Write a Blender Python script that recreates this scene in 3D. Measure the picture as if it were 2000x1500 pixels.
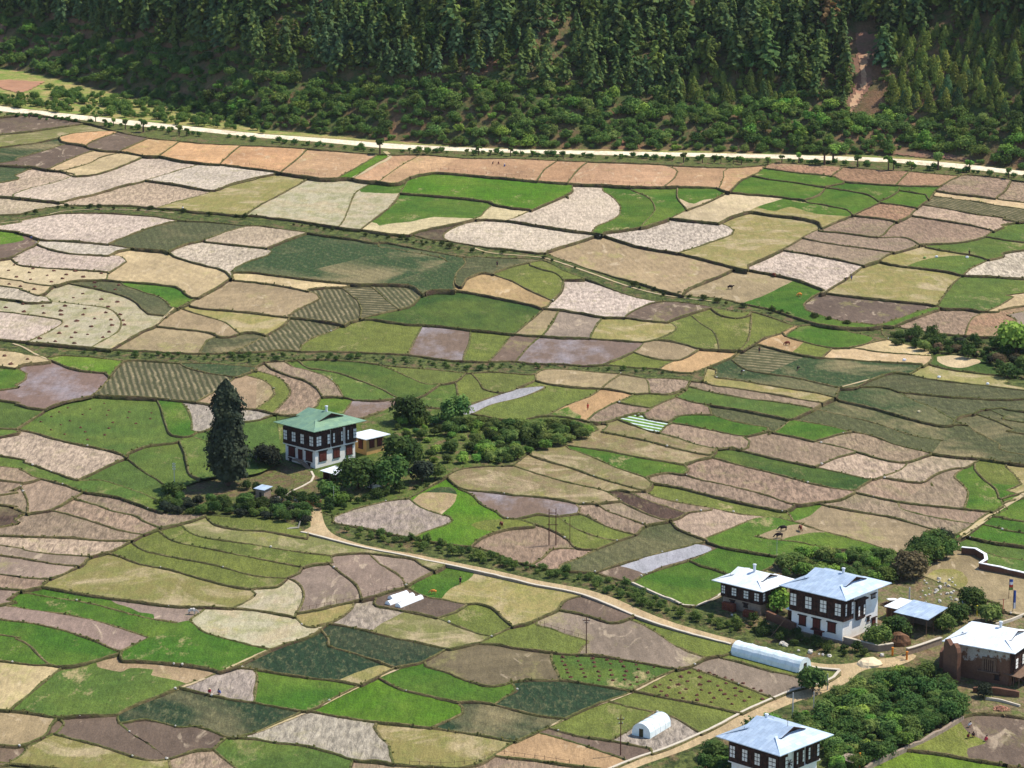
import bpy, math, random
import numpy as np
from mathutils import Vector, Matrix, noise
from mathutils.geometry import delaunay_2d_cdt
from mathutils.bvhtree import BVHTree
R = math.radians
DEBUG = False
random.seed(7); rng = np.random.default_rng(7)
for o in list(bpy.data.objects): bpy.data.objects.remove(o)
C = bpy.data.collections.new('scene'); bpy.context.scene.collection.children.link(C)
sc = bpy.context.scene

# ---------------------------------------------------------------- camera
CAM_H = 175.0; PITCH = R(12.8); FPX = 5500.0
cd = bpy.data.cameras.new('camera'); cam = bpy.data.objects.new('camera', cd); C.objects.link(cam)
cam.location = (0, 0, CAM_H); cam.rotation_euler = (math.pi/2-PITCH, 0, 0)
cd.sensor_width = 36; cd.lens = FPX/2000*36; cd.clip_start = 1; cd.clip_end = 8000
sc.camera = cam
# ---------------------------------------------------------------- world, sun, exposure
SUN_EL, SUN_AZ = 56.0, 72.0          # azimuth: degrees from +Y towards +X
w = bpy.data.worlds.new('World'); sc.world = w; w.use_nodes = True
nt = w.node_tree; bg = nt.nodes['Background']
sky = nt.nodes.new('ShaderNodeTexSky'); sky.sky_type = 'NISHITA'; sky.sun_disc = False
sky.sun_elevation = R(SUN_EL); sky.sun_rotation = R(SUN_AZ); sky.altitude = 2200
nt.links.new(sky.outputs[0], bg.inputs[0]); bg.inputs[1].default_value = 0.15
sl = bpy.data.lights.new('sun', 'SUN'); sl.energy = 4.3; sl.angle = R(0.5); sl.color = (1, .94, .84)
so = bpy.data.objects.new('sun', sl); C.objects.link(so)
sdir = Vector((math.sin(R(SUN_AZ))*math.cos(R(SUN_EL)), math.cos(R(SUN_AZ))*math.cos(R(SUN_EL)), math.sin(R(SUN_EL))))
so.rotation_euler = sdir.to_track_quat('Z', 'Y').to_euler()
so.location = sdir*600 + Vector((0, 700, 0))
vs = sc.view_settings; vs.view_transform = 'Standard'; vs.look = 'None'; vs.exposure = 0.48; vs.gamma = 1
sc.render.resolution_x = 1024; sc.render.resolution_y = 768

# ---------------------------------------------------------------- pixel <-> ground (photo 2000 x 1500)
KS, YB = 0.035, 450.0                 # the valley floor climbs gently away from the viewer
FW = Vector((0, math.cos(PITCH), -math.sin(PITCH))); UP = Vector((0, math.sin(PITCH), math.cos(PITCH)))
def ray(px, py):
    return FW + Vector(((px-1000)/FPX, 0, 0)) - UP*((py-750)/FPX)
def at(px, py, z):
    d = ray(px, py); t = (z-CAM_H)/d.z
    return Vector((d.x*t, d.y*t, z))
def slope_at(px, py):
    d = ray(px, py); t = (CAM_H+KS*YB)/(KS*d.y-d.z)
    return Vector((d.x*t, d.y*t, CAM_H+d.z*t))
def plane_z(x, y): return KS*(y-YB)
def project(p):
    v = Vector(p)-Vector((0, 0, CAM_H)); dz = v.dot(FW)
    return 1000+v.x/dz*FPX, 750-v.dot(UP)/dz*FPX
def S_at(p):
    return FPX/((Vector(p)-Vector((0, 0, CAM_H))).dot(FW))

# ---------------------------------------------------------------- tags
def tag(o, label=None, cat=None, group=None, kind=None):
    if label: o['label'] = label
    if cat: o['category'] = cat
    if group: o['group'] = group
    if kind: o['kind'] = kind
    return o
def link(o, parent=None):
    C.objects.link(o)
    if parent: o.parent = parent
    return o
def empty(name, loc, rz=0, s=1):
    o = bpy.data.objects.new(name, None); o.location = loc; o.rotation_euler = (0, 0, rz); o.scale = (s, s, s)
    o.empty_display_size = .5
    return link(o)
def mesh_np(name, V, F, mats, midx=None, smooth=False):
    """F: (m,4) or (m,3) int array"""
    me = bpy.data.meshes.new(name); V = np.asarray(V, dtype=np.float32); F = np.asarray(F, dtype=np.int32)
    m, k = F.shape
    me.vertices.add(len(V)); me.vertices.foreach_set('co', V.ravel())
    me.loops.add(m*k); me.loops.foreach_set('vertex_index', F.ravel())
    me.polygons.add(m); me.polygons.foreach_set('loop_start', np.arange(m, dtype=np.int32)*k)
    me.polygons.foreach_set('loop_total', np.full(m, k, dtype=np.int32))
    for mt in (mats if isinstance(mats, (list, tuple)) else [mats]): me.materials.append(mt)
    if midx is not None: me.polygons.foreach_set('material_index', np.asarray(midx, dtype=np.int32))
    if smooth: me.polygons.foreach_set('use_smooth', np.ones(m, dtype=bool))
    me.update(calc_edges=True); me.validate()
    return me
def obj_of(name, me, parent=None, loc=None):
    o = bpy.data.objects.new(name, me)
    if loc is not None: o.location = loc
    return link(o, parent)
class MB:
    """collects polygons; build() links them as ONE mesh object"""
    def __init__(s): s.v = []; s.f = []; s.m = []
    def poly(s, pts, mi=0):
        n = len(s.v); s.v += [tuple(p) for p in pts]; s.f.append(tuple(range(n, n+len(pts)))); s.m.append(mi)
    def box(s, x0, x1, y0, y1, z0, z1, mi=0, taper=0):
        n = len(s.v); t = taper
        s.v += [(x0, y0, z0), (x1, y0, z0), (x1, y1, z0), (x0, y1, z0), (x0+t, y0+t, z1), (x1-t, y0+t, z1), (x1-t, y1-t, z1), (x0+t, y1-t, z1)]
        for q in ((0, 3, 2, 1), (4, 5, 6, 7), (0, 1, 5, 4), (1, 2, 6, 5), (2, 3, 7, 6), (3, 0, 4, 7)):
            s.f.append(tuple(n+i for i in q)); s.m.append(mi)
    def tube(s, a, b, r0, r1=None, n=6, mi=0, cap=True):
        a = Vector(a); b = Vector(b); r1 = r0 if r1 is None else r1
        d = (b-a).normalized(); u = d.orthogonal().normalized(); v = d.cross(u); k = len(s.v)
        for p, r in ((a, r0), (b, r1)):
            for i in range(n):
                t = 2*math.pi*i/n; s.v.append(tuple(p+u*math.cos(t)*r+v*math.sin(t)*r))
        for i in range(n):
            j = (i+1) % n; s.f.append((k+i, k+j, k+n+j, k+n+i)); s.m.append(mi)
        if cap:
            s.f.append(tuple(k+i for i in range(n-1, -1, -1))); s.m.append(mi)
            s.f.append(tuple(k+n+i for i in range(n))); s.m.append(mi)
    def blob(s, c, r, seed=0, amp=.2, nu=9, nv=6, mi=0, zmin=None):
        k = len(s.v); c = Vector(c)
        for j in range(nv+1):
            ph = math.pi*j/nv
            for i in range(nu):
                th = 2*math.pi*i/nu
                d = Vector((math.sin(ph)*math.cos(th), math.sin(ph)*math.sin(th), math.cos(ph)))
                q = 1+amp*noise.noise(d*1.7+Vector((seed*3.1, seed, 0)))*2
                p = c+Vector((d.x*r[0], d.y*r[1], d.z*r[2]))*q
                if zmin is not None: p.z = max(p.z, zmin)
                s.v.append(tuple(p))
        for j in range(nv):
            for i in range(nu):
                i2 = (i+1) % nu; s.f.append((k+j*nu+i, k+(j+1)*nu+i, k+(j+1)*nu+i2, k+j*nu+i2)); s.m.append(mi)
    def build(s, name, mats, parent=None, loc=None, smooth=False):
        me = bpy.data.meshes.new(name); me.from_pydata(s.v, [], s.f)
        for mt in (mats if isinstance(mats, (list, tuple)) else [mats]): me.materials.append(mt)
        me.polygons.foreach_set('material_index', s.m)
        if smooth: me.polygons.foreach_set('use_smooth', [True]*len(s.f))
        me.update()
        return obj_of(name, me, parent, loc)
def copy_tree(o, parent=None):
    c = o.copy(); C.objects.link(c); c.parent = parent
    for ch in list(o.children): copy_tree(ch, c)
    return c
def lin(r, g=None, b=None):
    f = lambda c: ((c/255+.055)/1.055)**2.4 if c > 10 else c/255/12.92
    return (f(r), f(g), f(b))

# ---------------------------------------------------------------- materials
class NT:
    def __init__(s, name):
        s.mat = bpy.data.materials.new(name); s.mat.use_nodes = True; s.t = s.mat.node_tree
        s.b = s.t.nodes['Principled BSDF']; s.b.inputs['Roughness'].default_value = .9
        s.b.inputs['Specular IOR Level'].default_value = .15
    def n(s, typ, **kw):
        x = s.t.nodes.new(typ)
        for k, v in kw.items():
            if k.startswith('i_'): x.inputs[int(k[2:])].default_value = v
            else: setattr(x, k, v)
        return x
    def l(s, a, b): s.t.links.new(a, b)
    def pos(s, sx=1, sy=1, sz=1, rz=0):
        g = s.n('ShaderNodeNewGeometry'); m = s.n('ShaderNodeMapping')
        m.inputs['Rotation'].default_value = (0, 0, rz); m.inputs['Scale'].default_value = (sx, sy, sz)
        s.l(g.outputs['Position'], m.inputs['Vector']); return m.outputs[0]
    def objpos(s, sx=1, sy=1, sz=1):
        g = s.n('ShaderNodeTexCoord'); m = s.n('ShaderNodeMapping')
        m.inputs['Scale'].default_value = (sx, sy, sz)
        s.l(g.outputs['Object'], m.inputs['Vector']); return m.outputs[0]
    def noise(s, vec, scale, detail=3, rough=.6, dist=0):
        x = s.n('ShaderNodeTexNoise'); x.inputs['Scale'].default_value = scale; x.inputs['Detail'].default_value = detail
        x.inputs['Roughness'].default_value = rough; x.inputs['Distortion'].default_value = dist
        s.l(vec, x.inputs['Vector']); return x.outputs['Fac']
    def rng(s, fac, a, b, c=0., d=1.):
        x = s.n('ShaderNodeMapRange'); x.clamp = True
        for i, v in zip((1, 2, 3, 4), (a, b, c, d)): x.inputs[i].default_value = v
        s.l(fac, x.inputs[0]); return x.outputs[0]
    def mix(s, fac, a, b, mode='MIX'):
        x = s.n('ShaderNodeMix', data_type='RGBA', blend_type=mode)
        for i, v in ((0, fac), (6, a), (7, b)):
            if isinstance(v, (int, float)): x.inputs[i].default_value = v
            elif isinstance(v, tuple): x.inputs[i].default_value = (*v[:3], 1)
            else: s.l(v, x.inputs[i])
        return x.outputs[2]
    def math(s, op, a, b=0.):
        x = s.n('ShaderNodeMath', operation=op)
        for i, v in ((0, a), (1, b)):
            if isinstance(v, (int, float)): x.inputs[i].default_value = v
            else: s.l(v, x.inputs[i])
        return x.outputs[0]
    def val(s, col, f):
        """multiply colour by scalar socket"""
        x = s.n('ShaderNodeVectorMath', operation='SCALE')
        s.l(col, x.inputs[0])
        if isinstance(f, (int, float)): x.inputs[3].default_value = f
        else: s.l(f, x.inputs[3])
        return x.outputs[0]
    def rgb(s, c):
        x = s.n('ShaderNodeRGB'); x.outputs[0].default_value = (*c[:3], 1); return x.outputs[0]
    def bump(s, h, strength=.5, dist=.2):
        x = s.n('ShaderNodeBump'); x.inputs['Strength'].default_value = strength; x.inputs['Distance'].default_value = dist
        s.l(h, x.inputs['Height']); s.l(x.outputs[0], s.b.inputs['Normal'])
    def out(s, col):
        s.l(col, s.b.inputs['Base Color']); return s.mat

def field_mat(kind):
    t = NT('field_'+kind); oi = t.n('ShaderNodeObjectInfo'); base = oi.outputs['Color']; rnd = oi.outputs['Random']
    # every field has its own stretch of texture and its own plough direction
    off = t.n('ShaderNodeVectorMath', operation='SCALE'); cx = t.n('ShaderNodeCombineXYZ', i_0=1., i_1=.63, i_2=0.); t.l(cx.outputs[0], off.inputs[0]); t.l(t.math('MULTIPLY', rnd, 900.), off.inputs[3])
    def P_(sx=1, sy=1):
        g = t.n('ShaderNodeNewGeometry'); m = t.n('ShaderNodeMapping'); m.inputs['Scale'].default_value = (sx, sy, 1); a = t.n('ShaderNodeVectorMath', operation='ADD')
        t.l(g.outputs['Position'], a.inputs[0]); t.l(off.outputs[0], a.inputs[1]); t.l(a.outputs[0], m.inputs['Vector']); return m.outputs[0]
    r2 = t.math('FRACT', t.math('MULTIPLY', rnd, 13.7)); r3 = t.math('FRACT', t.math('MULTIPLY', rnd, 29.3))
    big = t.noise(P_(), .03, 4, .6, .6); mid = t.noise(P_(1, .6), .28, 4, .65); fine = t.noise(P_(1, .5), 2.2, 3, .7)
    # furrows
    sp = t.n('ShaderNodeSeparateXYZ'); t.l(P_(), sp.inputs[0]); ang = t.math('ADD', t.math('MULTIPLY', r2, 1.5), .3)
    u = t.math('ADD', t.math('MULTIPLY', sp.outputs[0], t.math('COSINE', ang)), t.math('MULTIPLY', sp.outputs[1], t.math('MULTIPLY', t.math('SINE', ang), .45)))
    u = t.math('ADD', u, t.math('MULTIPLY', mid, 1.6)); fur = t.rng(t.math('SINE', t.math('MULTIPLY', u, 3.1)), -1, 1)
    trk = t.noise(P_(.25, .09), .6, 3, .6, 2.)          # wandering footprints and tracks
    c = base
    if kind == 'clod':
        c1 = t.noise(P_(1, .24), 1.05, 3, .75, .3)
        amp = t.rng(r3, 0, 1, .7, 1.25)
        k = t.rng(c1, .36, .62, .58, 1.14); k = t.math('ADD', t.math('MULTIPLY', t.math('SUBTRACT', k, 1.), amp), 1.)
        c = t.val(c, k); c = t.val(c, t.math('ADD', .94, t.math('MULTIPLY', fur, .10)))
        c = t.mix(t.rng(big, .45, .62, 0, .6), c, t.val(c, .72)); c = t.mix(t.math('MULTIPLY', t.rng(t.noise(P_(.6, .5), .05, 5, .75), .52, .66, 0, .6), t.math('FRACT', t.math('MULTIPLY', rnd, 51.))), c, lin(130, 124, 84)); c = t.val(c, t.rng(fine, .3, .7, .88, 1.1))
        g = t.math('MULTIPLY', t.rng(mid, .56, .72, 0, .55), r2); c = t.mix(g, c, lin(146, 138, 92)); t.bump(c1, .9, .4)
    elif kind == 'smooth':
        c = t.val(c, t.rng(big, .3, .7, .76, 1.16)); c = t.val(c, t.rng(mid, .3, .7, .85, 1.12)); c = t.val(c, t.math('ADD', .95, t.math('MULTIPLY', fur, t.math('MULTIPLY', r3, .12))))
        c = t.mix(t.math('MULTIPLY', t.rng(t.noise(P_(1, .5), .11, 5, .75), .55, .68, 0, .6), r3), c, lin(150, 146, 84))
        c = t.mix(t.rng(trk, .60, .68, 0, .35), c, lin(206, 186, 156)); c = t.val(c, t.rng(fine, .25, .75, .8, 1.16)); t.bump(fine, .6, .15)
    elif kind == 'crop':
        c = t.mix(t.rng(big, .42, .68, 0, .35), c, lin(132, 136, 58)); c = t.val(c, t.rng(mid, .3, .7, .76, 1.12)); c = t.val(c, t.rng(fine, .3, .7, .70, 1.2))
        c = t.mix(t.math('MULTIPLY', t.rng(t.noise(P_(1, .5), .10, 6, .8), .57, .66, 0, 1), r2), c, lin(158, 142, 100)); c = t.val(c, t.math('ADD', .96, t.math('MULTIPLY', fur, .08))); t.bump(fine, 1, .3)
    elif kind == 'patchy':
        c = t.mix(t.rng(mid, .44, .60, 0, .5), c, lin(112, 116, 60)); c = t.mix(t.rng(t.noise(P_(), .07, 5, .7, 1.), .48, .64, 0, .65), c, lin(176, 156, 124))
        c = t.mix(t.rng(t.noise(P_(.5, .35), .16, 6, .75), .58, .68, 0, .4), c, lin(148, 144, 66)); c = t.val(c, t.rng(fine, .25, .75, .76, 1.2)); t.bump(fine, .8, .2)
    elif kind == 'rows':
        v = t.rng(t.math('SINE', t.math('MULTIPLY', u, 4.4)), -.6, .8); c = t.mix(t.math('MULTIPLY', v, t.rng(mid, .35, .62, .85, .15)), c, lin(146, 132, 100))
        c = t.val(c, t.rng(fine, .3, .7, .72, 1.2)); t.bump(v, .5, .25)
    elif kind == 'potato':
        c1 = t.noise(P_(1, .35), 1.1, 4, .75); c = t.mix(t.rng(c1, .50, .70, 0, .5), c, lin(124, 120, 82)); c = t.mix(t.math('MULTIPLY', t.rng(big, .48, .62), t.math('MULTIPLY', r3, .8)), c, lin(146, 130, 94))
        c = t.val(c, t.math('ADD', .9, t.math('MULTIPLY', fur, .2))); c = t.val(c, t.rng(fine, .3, .7, .66, 1.2)); t.bump(c1, 1, .4)
    elif kind == 'wet':
        m = t.noise(P_(1, .5), .06, 5, .7); c = t.mix(t.rng(m, .46, .66, 0, .6), c, lin(162, 156, 160)); c = t.val(c, t.rng(mid, .3, .7, .85, 1.1)); c = t.val(c, t.rng(fine, .3, .7, .85, 1.12))
        t.l(t.rng(m, .45, .6, .85, .5), t.b.inputs['Roughness']); t.bump(fine, .3, .1)
    elif kind == 'nursery':
        m = t.n('ShaderNodeMapping'); m.inputs['Rotation'].default_value = (0, 0, R(38)); t.l(P_(), m.inputs['Vector']); s_ = t.n('ShaderNodeSeparateXYZ'); t.l(m.outputs[0], s_.inputs[0])
        c = t.mix(t.rng(t.math('SINE', t.math('MULTIPLY', s_.outputs[1], 2.6)), .3, .6), c, lin(190, 202, 200)); c = t.val(c, t.rng(fine, .3, .7, .85, 1.1))
    elif kind == 'scrub':
        c1 = t.noise(P_(), .5, 5, .75); c = t.mix(t.rng(c1, .40, .60), c, lin(96, 104, 52)); c = t.mix(t.rng(mid, .52, .66, 0, .8), c, lin(122, 98, 74)); c = t.val(c, t.rng(fine, .3, .7, .55, 1.3)); t.bump(c1, 1, .6)
    elif kind == 'road':
        c = t.val(c, t.rng(mid, .3, .7, .84, 1.1)); c = t.mix(t.rng(t.noise(P_(.3, .3), .5, 5, .8), .52, .66, 0, .6), c, lin(164, 134, 100)); c = t.mix(t.rng(t.noise(P_(), .3, 6, .8), .58, .66, 0, .5), c, lin(120, 122, 70)); c = t.val(c, t.rng(fine, .25, .75, .8, 1.14)); t.bump(fine, .5, .12)
    grain = t.noise(P_(.9, .13), 1.0, 5, .85); g2 = t.noise(P_(1, .4), 4.5, 2, .8)
    c = t.val(c, t.rng(grain, .34, .66, .80, 1.18)); c = t.val(c, t.rng(g2, .3, .7, .82, 1.16))
    return t.out(c)
FM = {k: field_mat(k) for k in ('clod', 'smooth', 'crop', 'patchy', 'rows', 'potato', 'wet', 'nursery', 'scrub', 'road')}

def bank_mat():
    t = NT('bank_earth'); g = t.n('ShaderNodeNewGeometry'); s = t.n('ShaderNodeSeparateXYZ'); t.l(g.outputs['Normal'], s.inputs[0])
    n1 = t.noise(t.pos(1, 1, 2), 1.1, 4, .75); n2 = t.noise(t.pos(), .25, 4, .7); n3 = t.noise(t.pos(), .02, 2, .5)
    grass = t.mix(t.rng(n1, .4, .6), lin(84, 86, 44), lin(118, 106, 70))
    grass = t.mix(t.rng(n3, .46, .62, 0, .6), grass, lin(74, 92, 36)); grass = t.mix(t.rng(n2, .52, .66, 0, .6), grass, lin(144, 124, 92))
    earth = t.mix(t.rng(n2, .4, .6), lin(76, 60, 48), lin(74, 76, 40)); earth = t.mix(t.rng(t.noise(t.pos(), .09, 3, .6), .5, .62, 0, .7), earth, lin(112, 98, 68))
    c = t.mix(t.rng(s.outputs[2], .6, .95), earth, grass); c = t.val(c, t.rng(n1, .3, .7, .6, 1.25)); t.bump(n1, 1, .5); return t.out(c)
M_BANK = bank_mat()

def leaf_mat(name, c1, c2, c3=None, trans=.25):
    t = NT(name); oi = t.n('ShaderNodeObjectInfo')
    n1 = t.noise(t.pos(), .35, 4, .7); n2 = t.noise(t.pos(), .03, 3, .6)
    c = t.mix(t.rng(n1, .38, .64), lin(*c1), lin(*c2)); c = t.mix(t.rng(n2, .5, .66, 0, .6), c, lin(*(c3 or c2)))
    c = t.val(c, t.rng(oi.outputs['Random'], 0, 1, .58, 1.5))
    h = t.n('ShaderNodeHueSaturation'); t.l(c, h.inputs['Color'])
    m = t.math('FRACT', t.math('MULTIPLY', oi.outputs['Random'], 7.31)); t.l(t.rng(m, 0, 1, .475, .52), h.inputs['Hue'])
    c = h.outputs[0]; t.l(c, t.b.inputs['Base Color'])
    tr = t.n('ShaderNodeBsdfTranslucent'); t.l(c, tr.inputs[0]); mx = t.n('ShaderNodeMixShader'); mx.inputs[0].default_value = trans
    o = t.t.nodes['Material Output']; t.l(t.b.outputs[0], mx.inputs[1]); t.l(tr.outputs[0], mx.inputs[2]); t.l(mx.outputs[0], o.inputs[0])
    return t.mat
L_PINE = leaf_mat('pine_needles', (70, 98, 58), (112, 126, 62), (76, 104, 78), .35)
L_PINE_Y = leaf_mat('pine_needles_fresh', (94, 116, 54), (134, 142, 66), None, .3)
L_RUST = leaf_mat('rusty_needles', (108, 84, 56), (132, 106, 66))
L_BUSH = leaf_mat('bush_leaves', (56, 82, 40), (92, 110, 50), (68, 96, 48), .3)
L_BRIGHT = leaf_mat('bright_leaves', (84, 124, 50), (122, 146, 62))
L_DARK = leaf_mat('cypress_needles', (32, 44, 36), (58, 64, 44), trans=.08)
L_WILLOW = leaf_mat('willow_leaves', (78, 106, 52), (124, 138, 72), (94, 118, 60), .35)
L_SCRUB = leaf_mat('scrub_leaves', (68, 96, 46), (112, 128, 58), (84, 112, 56), .3)
L_BROWN = leaf_mat('dry_twigs', (86, 74, 54), (112, 96, 70))
def simple(name, c, rough=.85, var=.18, scale=.8, spec=.2, c2=None, metal=0, sc3=(1, 1, 1)):
    t = NT(name); n1 = t.noise(t.objpos(*sc3), scale, 4, .7); n2 = t.noise(t.objpos(), scale*7, 3, .7)
    base = t.rgb(lin(*c)); cc = base if c2 is None else t.mix(t.rng(n1, .45, .62), lin(*c), lin(*c2))
    cc = t.val(cc, t.rng(n1, .3, .7, 1-var, 1+var*.6)); cc = t.val(cc, t.rng(n2, .3, .7, 1-var*.6, 1+var*.4))
    t.b.inputs['Roughness'].default_value = rough; t.b.inputs['Specular IOR Level'].default_value = spec; t.b.inputs['Metallic'].default_value = metal
    t.bump(n2, .15, .05); return t.out(cc)
M_BARK = simple('bark', (92, 72, 58))
M_PLASTER = simple('whitewash', (240, 238, 232), var=.1, scale=.5, c2=(226, 218, 206))
M_TIMBER = simple('dark_timber', (56, 40, 34), var=.35, scale=1.5, c2=(72, 48, 40))
M_FRAME = simple('white_frames', (228, 226, 220), var=.06)
M_PANE = simple('window_dark', (42, 40, 44), rough=.3, spec=.5)
M_RED = simple('red_brown_shutters', (92, 46, 38), var=.25)
M_STONE = simple('stone_masonry', (168, 150, 132), var=.4, scale=1.8, c2=(128, 110, 94))
M_CAP = simple('pale_coping', (196, 184, 164), var=.15, scale=1.2)
M_MUD = simple('rammed_earth', (126, 90, 70), var=.35, scale=.6, c2=(98, 70, 56))
M_OCHRE = simple('ochre_wall', (186, 148, 92), var=.15, scale=.5)
M_WOOD = simple('weathered_wood', (120, 96, 78), var=.3, scale=2)
M_POLE = simple('concrete_pole', (190, 188, 184), var=.12)
M_RUSTPOLE = simple('tarred_pole', (96, 66, 54), var=.2)
M_CHIM = simple('metal_flue', (214, 218, 224), rough=.4)
def tin(name, c, c2, rough=.42, metal=.25):
    t = NT(name); o = t.objpos(); br = t.n('ShaderNodeTexBrick'); br.inputs['Scale'].default_value = .35; br.inputs['Mortar Size'].default_value = .004
    br.inputs['Color1'].default_value = (*lin(*c), 1); br.inputs['Color2'].default_value = (*lin(*c2), 1); br.inputs['Mortar'].default_value = (*[v*.6 for v in lin(*c2)], 1)
    t.l(o, br.inputs['Vector']); n1 = t.noise(o, .35, 4, .7)
    c_ = t.val(br.outputs['Color'], t.rng(n1, .3, .7, .82, 1.1)); c_ = t.mix(t.rng(t.noise(o, .9, 5, .8), .68, .76, 0, .5), c_, lin(150, 118, 96))
    wv = t.n('ShaderNodeTexWave', bands_direction='X'); wv.inputs['Scale'].default_value = 2.2; t.l(o, wv.inputs['Vector']); t.bump(wv.outputs['Fac'], .25, .05)
    t.b.inputs['Roughness'].default_value = rough; t.b.inputs['Metallic'].default_value = metal; t.b.inputs['Specular IOR Level'].default_value = .4
    return t.out(c_)
M_TIN = tin('tin_roof_blue_grey', (198, 214, 230), (174, 192, 210))
M_TINW = tin('tin_roof_white', (236, 240, 242), (222, 230, 236), .5, .05)
M_GREEN = tin('green_painted_roof', (126, 156, 122), (106, 138, 116), .5, .05)
def plastic_mat():
    t = NT('greenhouse_film'); n1 = t.noise(t.objpos(1, 1, 1), .9, 4, .6)
    c = t.mix(t.rng(n1, .4, .62), lin(228, 236, 236), lin(204, 220, 220)); t.b.inputs['Roughness'].default_value = .35; t.b.inputs['Specular IOR Level'].default_value = .5
    t.bump(n1, .3, .1); return t.out(c)
M_FILM = plastic_mat()
M_SHEET = simple('white_sheet', (236, 238, 238), var=.06, rough=.5)
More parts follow.
